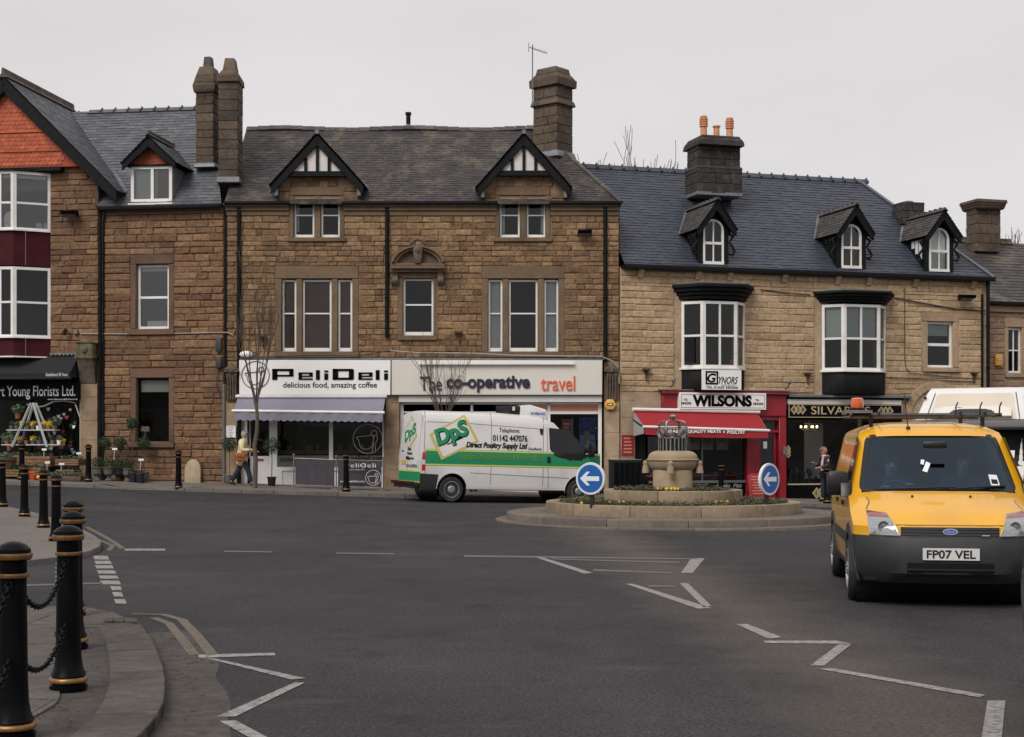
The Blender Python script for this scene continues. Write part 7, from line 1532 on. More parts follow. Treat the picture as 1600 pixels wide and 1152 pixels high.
def cut2d(poly, dx, dz):
    bm = bmesh.new(); vs = [bm.verts.new((a, b, 0)) for a, b in poly]; bm.faces.new(vs); bmesh.ops.triangulate(bm, faces=bm.faces[:])
    for ax, d in ((0, dx), (1, dz)):
        lo, hi = min(p[ax] for p in poly), max(p[ax] for p in poly)
        if d and hi-lo > d*1.01:
            k = int(math.ceil((hi-lo)/d))
            for i in range(1, k):
                co = [0,0,0]; no = [0,0,0]; co[ax] = lo+(hi-lo)*i/k; no[ax] = 1
                bmesh.ops.bisect_plane(bm, geom=bm.verts[:]+bm.edges[:]+bm.faces[:], plane_co=co, plane_no=no)
    bm.verts.index_update(); V = [(v.co.x, v.co.y) for v in bm.verts]; Fs = [tuple(v.index for v in f.verts) for f in bm.faces]; E = [tuple(v.index for v in e.verts) for e in bm.edges if len(e.link_faces) == 1]
    bm.free(); return V, Fs, E
def lin(t, x):
    if x <= t[0][0]: return t[0][1]
    for (a, u), (b, v) in zip(t, t[1:]):
        if x <= b: return u+(v-u)*(x-a)/(b-a)
    return t[-1][1]
class Veh:
    """body from a side profile (x forward, z up): prof = (x, z, pull-back at the corner, drop at the corner); Wz half width by height, Px taper along x"""
    S = [-1,-.985,-.95,-.86,-.72,-.5,-.25,0,.25,.5,.72,.86,.95,.985,1]
    def __init__(s, prof, Wz, Px, nf): s.prof, s.Wz, s.Px, s.nf = prof, Wz, Px, nf
    def W(s, x, z): return lin(s.Wz, z)*lin(s.Px, x)
    def pt(s, i, t):
        x, z, kx, kz = s.prof[i]; w = s.W(x-kx, z-kz); return (x-kx*abs(t)**4, w*t, z-kz*abs(t)**6)
    def strip(s, i0, i1, hole=None):
        mb = MB(); n = len(s.S); mb.v = [s.pt(i, t) for i in range(i0, i1+1) for t in s.S]
        for i in range(i1-i0):
            for j in range(n-1):
                if hole and hole[0] <= i+i0 < hole[1] and abs(s.S[j]) <= hole[2] and abs(s.S[j+1]) <= hole[2]: continue
                mb.f.append((i*n+j, i*n+j+1, (i+1)*n+j+1, (i+1)*n+j)); mb.r.append(0)
        return mb
    def edge(s, i0=0, i1=None): return [(x-kx, z-kz) for x, z, kx, kz in s.prof[i0:(i1 if i1 is not None else len(s.prof))]]
    def side(s, sg): return lambda a, b, o: (a, sg*(s.W(a, b)+o), b)
    def front(s):
        f = s.prof[:s.nf]
        X, K, D = [(q[1], q[0]) for q in f], [(q[1], q[2]) for q in f], [(q[1], q[3]) for q in f]
        def g(y, z, o):
            k, d = lin(K, z), lin(D, z); w = s.W(lin(X, z)-k, z); t = min(1, abs(y)/w); return (lin(X, z+d*t**6)-k*t**4+o, y, z)
        return g
def skin_(name, poly, mp, off, m, parent, dx=.12, dz=.12, depth=0., smooth=50, label=None):
    V, Fs, E = cut2d(poly, dx, dz); mb = MB(); mb.add([mp(a, b, off) for a, b in V], Fs)
    if depth:
        k = len(V); mb.v += [mp(a, b, off-depth) for a, b in V]; mb.f += [(a, b, b+k, a+k) for a, b in E]; mb.r += [0]*len(E)
    return obj(name, mb, m, parent, smooth=smooth)
def ribbon(pts, w):
    P = [Vector(p) for p in pts]; L, R_ = [], []
    for i, p in enumerate(P):
        t = (P[min(i+1, len(P)-1)]-P[max(i-1, 0)]).normalized(); n_ = Vector((-t.y, t.x))*w/2; L.append(tuple(p+n_)); R_.append(tuple(p-n_))
    return L+R_[::-1]
def seam(pts, mp, parent, w=.012, m='seam', off=.0025, name='panel_seam'):
    mb = MB(); P = [Vector(pts[0])]
    for a, b in zip(pts, pts[1:]):
        a, b = Vector(a), Vector(b); k = max(1, int((b-a).length/.1)); P += [a.lerp(b, i/k) for i in range(1, k+1)]
    Q = ribbon(P, w); n = len(P); mb.add([mp(a, b, off) for a, b in Q], [(i, i+1, 2*n-2-i, 2*n-1-i) for i in range(n-1)]); return obj(name, mb, m, parent)
def decal_text(s, q, mp, off, m, parent, bold=0., shear=0., rot=0., name='lettering', skew=0.):
    vs, fs = text_mesh(s, bold, shear); a, b = vs.min(0), vs.max(0); x0, x1, z0, z1 = q; cx, cz = (x0+x1)/2, (z0+z1)/2; out = []
    for p_ in vs:
        if p_[2] < 0: pass
        x = x0+(p_[0]-a[0])/(b[0]-a[0])*(x1-x0)-cx; z = z0+(p_[1]-a[1])/(b[1]-a[1])*(z1-z0)-cz; x, z = x*cos(rot)-z*sin(rot)+cx, x*sin(rot)+z*cos(rot)+cz+skew*x; out.append(mp(x, z, off+(.001 if p_[2] > 0 else -.002)))
    mb = MB(); mb.add(out, fs); return obj(name, mb, m, parent, recalc=False)
def wheel(parent, x, y, r, w, sg, spokes=5, rim=.62):
    Mx = Matrix.Translation((x, y, r)) @ Matrix.Rotation(pi/2*sg, 4, 'X'); mb = MB()
    mb.lathe([(r*rim,-w/2+.02),(r*rim*1.05,-w/2),(r*.9,-w/2-.005),(r*.975,-w/2+.025),(r,-w/2+.06),(r,w/2-.06),(r*.975,w/2-.025),(r*.9,w/2+.005),(r*rim*1.05,w/2),(r*rim,w/2-.02)], n=36); t = obj('wheel', mb, 'tyre', parent, Mx=Mx, smooth=40)
    R_ = r*rim; mb = MB(); mb.lathe([(R_,-w/2),(R_,w/2-.012),(R_*1.03,w/2+.004),(R_*.96,w/2+.006),(R_*.88,w/2-.05),(R_*.62,w/2-.035),(R_*.4,w/2-.01),(R_*.34,w/2+.005),(.001,w/2+.008)], n=36); rm = obj('rim', mb, 'rim_grey', t, Mx=Mx, smooth=40)
    for i in range(spokes*2):
        a = 2*pi*i/(spokes*2); mb = MB(); mb.lathe([(.028*r/.33,w/2-.045),(.028*r/.33,w/2-.034)], (R_*.74*cos(a), R_*.74*sin(a), 0), 10); mb.v = [(p_[0], p_[1], p_[2]+.006) for p_ in mb.v]; obj('rim_hole', mb, 'trim_black', t, Mx=Mx)
    for i in range(5): a = 2*pi*i/5; mb = MB(); mb.lathe([(.014,w/2-.02),(.014,w/2+.018)], (R_*.2*cos(a), R_*.2*sin(a), 0), 6); obj('wheel_nut', mb, 'grey_steel', t, Mx=Mx)
    return t
def arch_pts(xc, zc, r, zb, n=12):
    a0 = math.asin(max(-1, min(1, (zc-zb)/r))); return [(xc+r*cos(pi+a0-(pi+2*a0)*i/n), zc+r*sin(pi+a0-(pi+2*a0)*i/n)) for i in range(n+1)]
def body_sides(v, root, m, zb, arches, name='body_side', extra=0.):
    """side skins with wheel openings; arches = (xc, zc, r) from rear to front"""
    e = v.edge(); bottom = []
    for a in arches: bottom += arch_pts(*a, zb)
    poly = e+[(e[-1][0]+.02, zb)]+bottom+[(e[0][0]-.02, zb)]
    for sg in (-1, 1): skin_(name, poly, v.side(sg), 0, m, root, .25, .09, smooth=35)
    for xc, zc, r in arches:
        mb = MB(); mb.lathe([(r+.005,-.95),(r+.005,.95)], n=24); mb.f = mb.f[:-2]; mb.r = mb.r[:-2]; keep = []
        obj('wheel_well', mb, 'trim_black', root, Mx=Matrix.Translation((xc,0,zc)) @ Matrix.Scale(lin(v.Wz, zc)/.97, 4, (0,1,0)) @ Matrix.Rotation(pi/2, 4, 'X'))
def rect(x0, x1, z0, z1): return [(x0,z0),(x1,z0),(x1,z1),(x0,z1)]
# ---- white delivery van
van = empty('delivery_van', (0,0,0), radians(22), 'white high-roof delivery van with green stripe and poultry lettering, pulling out behind the island', 'van')
A22 = radians(22); wr = Vector(((705-800)/FP*39.2, 39.2)); off_ = Vector((-1.9*cos(A22)+.95*sin(A22), -1.9*sin(A22)-.95*cos(A22))); vo = wr-off_
zv = gz(vo.x, vo.y); SL = .026; van.location = (vo.x, vo.y, zv+.0); van.rotation_euler = (0, SL, A22)
V = Veh([(2.72,.24,.25,0),(2.82,.40,.32,0),(2.82,.60,.34,0),(2.77,.85,.34,0),(2.66,1.04,.34,.03),(2.40,1.20,.25,.05),(2.09,1.34,.16,.06),(1.47,1.93,.10,.05),(1.12,2.24,.05,.07),(.67,2.40,.0,.09),(-.5,2.45,0,.10),(-2.55,2.44,0,.10),(-2.74,2.38,-.03,.06),(-2.80,1.7,-.05,0),(-2.83,1.2,-.05,0),(-2.83,.55,-.05,0),(-2.80,.42,-.05,0)],
        [(.2,.90),(.42,.955),(.75,.985),(1.25,.985),(1.5,.965),(2.2,.90),(2.35,.84),(2.5,.75)], [(-2.9,.985),(-2.4,1),(1.6,1),(2.2,.985),(2.6,.93),(2.85,.86)], 9)
obj('body', V.strip(2, 15), 'van_white', van, smooth=35); obj('front_bumper', V.strip(0, 2), 'bumper_grey', van, smooth=35); body_sides(V, van, 'van_white', .36, [(-1.9,.36,.42),(1.82,.36,.42)])
vs = V.side(-1); FVs = Fac(vo.x+.965*sin(A22), vo.y-.965*cos(A22), 22)
def LV(px, py): u, z = FVs.p(px, py); return (u, z-zv+SL*u)
def lv(*ps): return [LV(*p_) for p_ in ps]
mb = MB(); mb.box(-2.75, 2.6, -.85, .85, .34, .40); obj('underbody', mb, 'trim_black', van)
for xw in (-1.9, 1.82):
    for sg in (-1, 1): wheel(van, xw, sg*.86, .345, .2, -sg)
skin_('rear_bumper', [(-2.80,.33),(-2.35,.33),(-2.33,.45),(-2.30,.74),(-2.80,.76)], vs, .012, 'bumper_grey', van, depth=.02); mb = MB(); mb.box(-2.95,-2.78,-.86,.86,.36,.52); obj('rear_step', mb, 'bumper_grey', van, bev=.02); mb = MB(); mb.box(-3.0,-2.94,-.95,.95,.46,.54); obj('rear_step_bar', mb, 'dark_red', van, bev=.01)
# stripe and lettering, set out from the photograph's side view
stp = [(-2.66, 1.205), (1.62, 1.21), (2.05, 1.16), (2.45, 1.06), (2.62, .98)]
def band_(z0, z1, m, nm, o): return skin_(nm, [(-2.66, z0),(1.30, z0),(1.9, z0-.0),(2.46, z0-.03),(2.46, z1-.03),(2.2, z1-.0),(1.6, z1),(1.3, z1),(-2.66, z1)], vs, o, m, van, .3, .1)
g0, g1 = LV(700,727.5)[1], LV(700,703)[1]
band_(g0-.01, g1+.01, 'dps_green', 'green_stripe', .003); band_(g1-.035, g1+.0, 'dps_yellow', 'yellow_line', .005); band_(g0-.0, g0+.035, 'dps_yellow', 'yellow_line', .005)
o = lv((668.5,679),(724.5,647.5),(746.5,690),(687.5,719)); cx_ = sum(p_[0] for p_ in o)/4; cz_ = sum(p_[1] for p_ in o)/4; i_ = [(cx_+(a-cx_)*.86, cz_+(b-cz_)*.86) for a, b in o]
skin_('diamond_panel', o, vs, .006, 'dps_gold', van, .2, .1); skin_('diamond_field', i_, vs, .008, 'van_white', van, .2, .1)
c0, c1 = LV(679,690), LV(736,667); q = (LV(680,0)[0], LV(731,0)[0], LV(705,696)[1], LV(705,667)[1])
decal_text('DpS', (q[0]-.02, q[1]+.02, q[2]-.02, q[3]+.06), vs, .011, 'black_paint', van, .05, .1, rot=.36, skew=.0); decal_text('DpS', (q[0]-.05, q[1]-.01, q[2], q[3]+.08), vs, .013, 'dps_green', van, .045, .1, rot=.36)
for k in range(3): skin_('swoosh', ribbon([(q[0]+.3+.1*k, q[2]+.02+.07*k), (q[0]+.75+.06*k, q[2]+.22+.05*k)], .03), vs, .012, 'black_paint', van)
def vt(s, x0, y0, x1, y1, m, bold=0., shear=0., o=.012): a, b = LV(x0, y0), LV(x1, y1); xm = (x0+x1)/2; decal_text(s, (a[0], b[0], LV(xm, y1)[1], LV(xm, y0)[1]), vs, o, m, van, bold, shear)
vt('Telephone:', 778, 669, 810, 678, 'charcoal', .0); vt('01142 447076', 768, 680, 822, 690, 'charcoal', .02); vt('Direct Poultry Supply Ltd', 726, 691.5, 822, 703, 'black_paint', .035, .25); vt('(Sheffield)', 823, 699.5, 844, 705, 'charcoal'); vt('Suppliers Of Quality Poultry & Meat Products', 716, 709, 846, 722, 'stripe_text', .0)
skin_('crest', lv((841,670),(847,670),(846,680),(843,680)), vs, .012, 'dark_red', van)
# doors, windows, seams
for pts in ([(663,640),(661,700),(663,742)], [(766,646),(766,700),(765,758)], [(848,652),(847,700),(847,760)], [(853,668),(854,720),(856,764)], [(665,659),(720,661),(848,671)], [(733,739),(800,743),(893,748)]): seam(lv(*pts), vs, van, .014)
gl_ = lv((858,671),(887,674),(915,706),(908,720),(886,719),(866,712),(859,702)); cxg = sum(a for a, b in gl_)/7; czg = sum(b for a, b in gl_)/7
skin_('window_rubber', [(cxg+(a-cxg)*1.08, czg+(b-czg)*1.08) for a, b in gl_], vs, .003, 'trim_black', van); skin_('side_window', gl_, vs, .006, 'tinted', van)
skin_('quarter_trim', lv((888,676),(896,684),(921,708),(914,716)), vs, .005, 'trim_black', van); skin_('door_handle', lv((853,714),(858,714),(858,723),(853,723)), vs, .02, 'trim_black', van, depth=.02)
mb = MB(); x0, z0 = LV(914, 702); mb.box(-.06, .06, -.28, -.02, -.2, .2); obj('wing_mirror', mb, 'trim_black', van, Mx=Matrix.Translation((x0+.12,-.93,z0-.02)) @ Matrix.Rotation(.1,4,'Y'), bev=.04)
skin_('tail_light', [(-2.76,.84),(-2.66,.84),(-2.66,1.33),(-2.74,1.33)], vs, .006, 'lens_red', van, depth=.01); skin_('reflector', [(-2.75,1.0),(-2.67,1.0),(-2.67,1.12),(-2.75,1.12)], vs, .009, 'plate_white', van)
for xc in (-1.9, 1.82): skin_('arch_lip', arch_pts(xc,.36,.46,.36)+arch_pts(xc,.36,.42,.36)[::-1], vs, .01, 'van_white', van, depth=.012)
skin_('headlight', [(2.36,.74),(2.5,.74),(2.47,.98),(2.30,1.02)], vs, .006, 'lens_clear', van, depth=.01)
fr = V.front(); skin_('windscreen', [(-.74,1.37),(.74,1.37),(.70,1.9),(-.70,1.9)], fr, .006, 'tinted', van, .2, .15)
rear = lambda a, b, o: (-2.80-.03*(1.2-b if b < 1.2 else -(b-1.2)*1.0)*0-lin([(.4,-.0),(.55,.03),(1.2,.03),(1.7,.0),(2.38,-.06)], b)+.05*abs(a/.95)**4-o, -a, b)
seam([(0,.5),(0,2.3)], rear, van, .014); seam([(-.85,.5),(-.82,2.3)], rear, van, .014); seam([(.85,.5),(.82,2.3)], rear, van, .014)
for z0, z1, m_ in ((.50,.545,'dps_yellow'),(.545,.80,'dps_green'),(.80,.845,'dps_yellow')): skin_('rear_stripe', rect(-.93,.93,z0,z1), rear, .004, m_, van, .15, .2)
o = [(0,1.35),(.62,1.75),(.1,2.28),(-.55,1.9)]; skin_('rear_diamond', o, rear, .005, 'dps_gold', van, .2, .2); skin_('rear_diamond_field', [((a-.04)*.84+.04, (b-1.82)*.84+1.82) for a, b in o], rear, .007, 'van_white', van, .2, .2)
decal_text('DpS', (-.42,.5,1.6,2.0), rear, .009, 'dps_green', van, .05, .1, rot=.3)
for i, s_ in enumerate(('Direct','Poultry','Supply Ltd')): decal_text(s_, (-.05,.25+.12*i,1.36-.13*i,1.45-.13*i), rear, .009, 'black_paint', van, .02)
skin_('number_plate', rect(-.55,-.2,.98,1.1), rear, .01, 'plate_yellow', van); decal_text('01142 447076', (-.1,.75,.9,.99), rear, .009, 'charcoal', van); skin_('rear_badge', rect(-.6,-.4,1.33,1.36), rear, .01, 'trim_black', van); skin_('rear_handle', rect(-.15,.1,1.12,1.2), rear, .012, 'trim_black', van)
# fridge unit on the roof
mb = MB(); mb.prism([(.18,2.40),(1.02,2.28),(1.05,2.42),(.98,2.58),(.5,2.70),(.2,2.66)], -.55, .55); obj('fridge_unit', mb, 'van_white', van, bev=.05); mb = MB(); mb.box(-.12,.19,-.53,.53,2.43,2.66); fu = obj('fridge_back', mb, 'trim_black', van, bev=.02); mb = MB(); mb.box(-.04,.03,-.545,-.53,2.52,2.63); obj('fridge_label', mb, 'plate_white', fu); decal_text('HUBBARD', (.5,.95,2.42,2.5), lambda a, b, o: (a, -.55-o, b), .004, 'dps_green' if False else 'sign_blue', van, .02)
# ---- yellow van
yv = empty('yellow_van', (0,0,0), 0, 'yellow van with amber beacon and roof rack, driving towards the camera on the right', 'van')
PH = radians(9); hd = Vector((-sin(PH), -cos(PH))); fc = Vector((686/165., 13.94)); yo = fc-hd*2.14; yv.location = (yo.x, yo.y, gz(yo.x, yo.y)); yv.rotation_euler = (0, 0, atan2(hd.y, hd.x))
Y_ = Veh([(2.02,.24,.36,0),(2.12,.34,.38,0),(2.14,.50,.38,0),(2.12,.64,.37,0),(2.09,.69,.36,0),(2.075,.78,.34,.0),(2.03,.82,.33,.02),(1.75,.945,.24,.04),(1.34,1.075,.14,.05),(1.25,1.10,.14,.05),(.62,1.66,.10,.035),(.50,1.735,.07,.04),(.28,1.785,.0,.08),(-.5,1.815,0,.09),(-1.95,1.79,0,.09),(-2.06,1.74,-.04,.06),(-2.13,1.1,-.06,0),(-2.13,.4,-.06,0),(-2.1,.3,-.06,0)],
         [(.2,.82),(.34,.865),(.55,.885),(.98,.89),(1.08,.875),(1.66,.735),(1.74,.69),(1.85,.60)], [(-2.2,.97),(-1.6,1),(1.5,1),(1.75,.985),(2.0,.93)], 12)
obj('body', Y_.strip(4, 17, hole=(9, 10, .86)), 'van_yellow', yv, smooth=35); obj('front_bumper', Y_.strip(0, 4), 'bumper_grey', yv, smooth=35); body_sides(Y_, yv, 'van_yellow', .30, [(-1.365,.31,.37),(1.30,.31,.37)])
fr = Y_.front(); ys, yl = Y_.side(-1), Y_.side(1)
mb = MB(); mb.box(-2.0, 1.9, -.78, .78, .26, .30); obj('underbody', mb, 'trim_black', yv)
for xw in (-1.365, 1.30):
    for sg in (-1, 1): wheel(yv, xw, sg*.80, .315, .2, -sg)
for sd_ in (ys, yl):
    for xc, r0 in ((-1.365,.37),(1.30,.37)): skin_('arch_trim', arch_pts(xc,.31,r0+.10,.24)+arch_pts(xc,.31,r0,.24)[::-1], sd_, .014, 'bumper_grey', yv, depth=.02)
    skin_('rub_strip', rect(-.86,.80,.56,.66), sd_, .012, 'bumper_grey', yv, depth=.014); skin_('sill_trim', rect(-.92,.88,.29,.36), sd_, .008, 'bumper_grey', yv, depth=.01)
    skin_('bumper_wrap', [(1.62,.26),(1.66,.26),(1.76,.5),(1.76,.69),(1.62,.69),(1.68,.5),(1.67,.4)], sd_, .006, 'bumper_grey', yv, depth=.01)
    skin_('side_window', [(.42,1.12),(1.08,1.10),(.62,1.58),(.42,1.60)], sd_, .005, 'tinted', yv); skin_('window_rubber', [(.36,1.08),(1.2,1.06),(.64,1.64),(.36,1.65)], sd_, .002, 'trim_black', yv)
    for pts in ([(.32,.36),(.32,1.66)], [(1.22,1.05),(1.26,.75),(1.2,.6)], [(-.55,.36),(-.55,1.66)], [(-.55,1.0),(-2.0,1.0)]): seam(pts, sd_, yv, .012)
    skin_('door_handle', rect(.40,.58,.93,.98), sd_, .022, 'trim_black', yv, depth=.03); skin_('door_handle', rect(-.5,-.34,.93,.98), sd_, .022, 'trim_black', yv, depth=.03)
    skin_('side_repeater', rect(1.4,1.45,.78,.81), sd_, .006, 'lens_amber', yv)
# windscreen, rubber, wipers
ws = [(-.735,1.118),(.735,1.118),(.62,1.64),(-.62,1.64)]
def rnd_poly(P, r, n=5):
    out = []; k = len(P)
    for i in range(k):
        a, b, c = Vector(P[i-1]), Vector(P[i]), Vector(P[(i+1)%k]); p0, p1 = b+(a-b).normalized()*r, b+(c-b).normalized()*r
        for j in range(n+1): t = j/n; out.append(tuple(p0*(1-t)**2+b*2*t*(1-t)+p1*t*t))
    return out
wo, wi = rnd_poly([(-.785,1.085),(.785,1.085),(.665,1.675),(-.665,1.675)], .09), rnd_poly(ws, .07)
k = len(wo); V2 = [fr(a, b, .004) for a, b in wo]+[fr(a, b, .007) for a, b in wi]; mb = MB(); mb.add(V2, [(i, (i+1)%k, (i+1)%k+k, i+k) for i in range(k)]); obj('window_rubber', mb, 'trim_black', yv, smooth=50)
wsn = skin_('windscreen', wi, fr, .003, 'screen_glass', yv, .2, .15)
for a, b, c in ((-.45,.18,.0),(.1,.66,.012)):
    mb = MB(); mb.tube([fr(a, 1.12, .03), fr((a+b)/2, 1.13+c, .035), fr(b, 1.14+c, .025)], .011, 5); obj('wiper', mb, 'trim_black', yv)
q = [(.52,1.16),(.61,1.15),(.595,1.26),(.51,1.265)]; skin_('windscreen_sticker', q, fr, .006, 'sign_rim', wsn); skin_('windscreen_sticker', [(.53,1.175),(.595,1.17),(.59,1.215),(.53,1.22)], fr, .008, 'charcoal', wsn)
for a, b in ((-.11,1.36),(-.13,1.31)): pass
o = [(-.135,1.30),(-.09,1.285),(-.045,1.375),(-.085,1.395)]; skin_('windscreen_sticker', o, fr, .006, 'reflective_white', wsn); skin_('windscreen_sticker', [(-.145,1.37),(-.115,1.36),(-.10,1.41),(-.135,1.415)], fr, .006, 'reflective_white', wsn)
for y in (-.28,.28): mb = MB(); c = fr(y, 1.045, .0); mb.ball((c[0], c[1], c[2]+.008), .014, n=8, m=6); obj('washer_jet', mb, 'trim_black', yv)
# cab behind the glass: dash, seats, wheel
mb = MB(); mb.prism([(1.36,.7),(1.36,.93),(1.2,1.04),(.95,.99),(.95,.7)], -.66, .66); obj('dashboard', mb, 'trim_black', yv, bev=.03)
mb = MB(); mb.box(1.12, 1.22, .0, .22, 1.05, 1.075); obj('dash_papers', mb, 'sign_white', yv)
mb = MB(); mb.box(-.35, -.3, -.7, .7, .35, 1.7); obj('bulkhead', mb, 'seat_cloth', yv); mb = MB(); mb.box(-.29, 1.1, -.72, .72, .40, .45); obj('cab_floor', mb, 'seat_cloth', yv)
for y in (-.38, .38):
    mb = MB(); mb.box(.0,.5,y-.24,y+.24,.55,.72); mb2 = MB(); mb2.box(-.12,.06,y-.24,y+.24,.72,1.28); mb3 = MB(); mb3.box(-.1,.02,y-.13,y+.13,1.3,1.48); s_ = obj('seat', mb, 'seat_cloth', yv, bev=.04); obj('backrest', mb2, 'seat_cloth', s_, bev=.05); obj('headrest', mb3, 'seat_cloth', s_, bev=.04)
mb = MB(); mb.tube([(0,.19*cos(a*pi/10),.19*sin(a*pi/10)) for a in range(20)], .016, 6, closed=True); obj('steering_wheel', mb, 'trim_black', yv, Mx=Matrix.Translation((.86,-.38,1.02)) @ Matrix.Rotation(-.5,4,'Y'), smooth=50)
mb = MB(); mb.box(.93,.97,-.12,.12,1.53,1.6); obj('rear_view_mirror', mb, 'trim_black', yv, bev=.015)
# headlights, grille, badge, plate
for sg in (-1, 1):
    f = lambda P: [(sg*a, b) for a, b in P]
    h = skin_('headlight', f([(.462,.70),(.735,.70),(.745,.80),(.745,.925),(.56,.905)]), fr, .012, 'chrome', yv, .08, .08, depth=.03); skin_('headlight_lens', f([(.482,.713),(.72,.713),(.73,.80),(.73,.862),(.532,.855)]), fr, .015, 'lens_clear', h, .06, .06)
    skin_('indicator', f([(.548,.868),(.728,.876),(.728,.91),(.568,.893)]), fr, .016, 'lens_amber', h, .06, .06)
    mb = MB(); c = fr(sg*.61, .785, .012); mb.lathe([(.055,0),(.05,.006),(.03,.002),(.001,.008)], n=16); obj('lamp_bowl', mb, 'chrome', h, Mx=Matrix.Translation(c) @ Matrix.Rotation(pi/2,4,'Y'), smooth=50)
    mb = MB(); mb.box(-.07,.06,-.115,.115,-.125,.125); obj('wing_mirror', mb, 'trim_black', yv, Mx=Matrix.Translation((1.0,sg*.98,1.17)) @ Matrix.Rotation(-sg*.15,4,'Z'), bev=.05); mb = MB(); mb.prism([(.92,1.04),(1.14,1.03),(1.06,1.18),(.94,1.2)], sg*.84, sg*.96); obj('mirror_arm', mb, 'trim_black', yv, bev=.01)
skin_('grille', rect(-.455,.455,.70,.782), fr, .006, 'trim_black', yv, .1, .05, depth=.02)
for z0, z1 in ((.703,.722),(.731,.75),(.759,.778)): skin_('grille_bar', rect(-.45,.45,z0,z1), fr, .014, 'bumper_grey', yv, .1, .05, depth=.012)
def oval(cy, cz, a, b, n=24): return [(cy+a*cos(2*pi*i/n), cz+b*sin(2*pi*i/n)) for i in range(n)]
bd = skin_('badge', oval(0,.742,.07,.03), fr, .022, 'chrome', yv, 0, 0, depth=.012); skin_('badge_field', oval(0,.742,.06,.022), fr, .025, 'sign_blue', bd, 0, 0); decal_text('Ford', (-.04,.04,.73,.755), fr, .027, 'chrome', bd, .0, .4, name='badge_lettering')
skin_('trim_badge', rect(.29,.36,.703,.713), fr, .018, 'chrome', yv)
pl = skin_('number_plate', rect(-.26,.26,.475,.587), lambda a, b, o: (2.135+o, a, b), .02, 'plate_white', yv, depth=.02); decal_text('FP07 VEL', (-.225,.225,.491,.571), lambda a, b, o: (2.135+o, a, b), .023, 'trim_black', pl, .02)
skin_('air_intake', rect(-.40,.40,.315,.445), fr, .004, 'trim_black', yv, .1, .06); skin_('intake_bar', rect(-.40,.40,.375,.39), fr, .012, 'bumper_grey', yv, .1, .06)
seam([(-.70,.70),(-.72,.80)], fr, yv); seam([(-.745,.93),(-.70,1.0),(-.73,1.07)], fr, yv, .01); seam([(.745,.93),(.70,1.0),(.73,1.07)], fr, yv, .01); seam([(-.5,.80),(.5,.80)], fr, yv, .008); seam([(-.74,.695),(.74,.695)], fr, yv, .012)
# roof rack, beacon, aerial
mat('rack_dark', (.05,.05,.05), .5, .5, .2, 10)
for x in (.22, -1.4):
    mb = MB(); mb.tube([(x,-.78,1.885),(x,.78,1.885)], .02, 8); obj('rack_bar', mb, 'rack_dark', yv, smooth=40)
    for y in (-.58,.58): mb = MB(); mb.box(x-.02,x+.02,y-.02,y+.02,1.72,1.88); obj('rack_foot', mb, 'trim_black', yv)
for y in (-.68,-.5,.35,.6): mb = MB(); mb.tube([(.35,y,1.91),(-1.7,y,1.91)], .013, 6); obj('rack_rail', mb, 'rack_dark', yv)
for y in (.3,.55,.75): mb = MB(); mb.tube([(.25,y,1.89),(.27,y,1.97),(.27,y+.02,2.02)], .008, 4); obj('rack_hook', mb, 'rack_dark', yv)
mb = MB(); mb.tube([(.3,.2+.5*i/8,1.865+.012*(i % 2)) for i in range(9)], .012, 5); obj('rope', mb, 'rack_dark', yv)
bx_ = empty('amber_beacon', (0,0,0)); bx_.parent = yv; mb = MB(); mb.box(.08,.42,-.88,-.58,1.905,1.935); obj('beacon_tray', mb, 'grey_steel', bx_); mb = MB(); mb.lathe([(.085,1.935),(.09,1.96),(.075,1.965)], (.25,-.73,0), 18); obj('beacon_base', mb, 'trim_black', bx_, smooth=40)
mat('beacon_amber', (.62,.10,.015), .2, 0, .1, 20, coat=1); mb = MB(); mb.lathe([(.066,1.965),(.068,2.0),(.063,2.06),(.05,2.07),(.001,2.075)], (.25,-.73,0), 20); obj('beacon_dome', mb, 'beacon_amber', bx_, smooth=40)
mb = MB(); c = fr(-.22, 1.735, 0); mb.tube([c, (c[0]-.12, c[1]-.03, c[2]+.38)], .006, 5); mb.ball((c[0], c[1], c[2]+.005), .025, n=10, m=6); obj('roof_aerial', mb, 'trim_black', yv)
# ---- white motorhome behind it
mh = empty('motorhome', (0,0,0), 0, 'white high-roofed motorhome with cream overcab panel, behind the yellow van', 'motorhome'); mx_ = (1521-800)/FP*30; PM = radians(27)
mh.location = (mx_-.12, 30, gz(mx_, 32)); mh.scale = (1.07, 1.1, 1.08); mh.rotation_euler = (0, 0, -pi/2-PM)
Mh = Veh([(-.02,.25,.2,0),(.06,.4,.25,0),(.05,.75,.28,0),(-.05,.95,.26,.02),(-.62,1.22,.15,.03),(-1.12,1.93,.08,.02)], [(.2,.9),(.5,.98),(1.0,.98),(1.93,.86)], [(-2,1),(-.6,1),(.1,.88)], 6)
obj('cab', Mh.strip(0, 5), 'van_white', mh, smooth=35); fm = Mh.front()
for sg in (-1, 1): skin_('cab_side', Mh.edge()+[(-2.2,1.93),(-2.2,.35),(-.2,.35)], Mh.side(sg), 0, 'van_white', mh, .3, .2); skin_('cab_window', [(-1.9,1.2),(-.85,1.2),(-1.25,1.8),(-1.9,1.82)], Mh.side(sg), .006, 'tinted', mh)
skin_('windscreen', [(-.93,1.20),(.93,1.20),(.86,1.90),(-.86,1.90)], fm, .008, 'tinted', mh, .2, .12); skin_('front_bumper', rect(-.9,.9,.26,.55), fm, .015, 'bumper_grey', mh, .2, .1, depth=.02); skin_('windscreen_sticker', rect(.62,.72,1.36,1.5), fm, .012, 'sign_rim', mh)
skin_('number_plate', rect(-.26,.26,.42,.53), fm, .03, 'plate_white', mh)
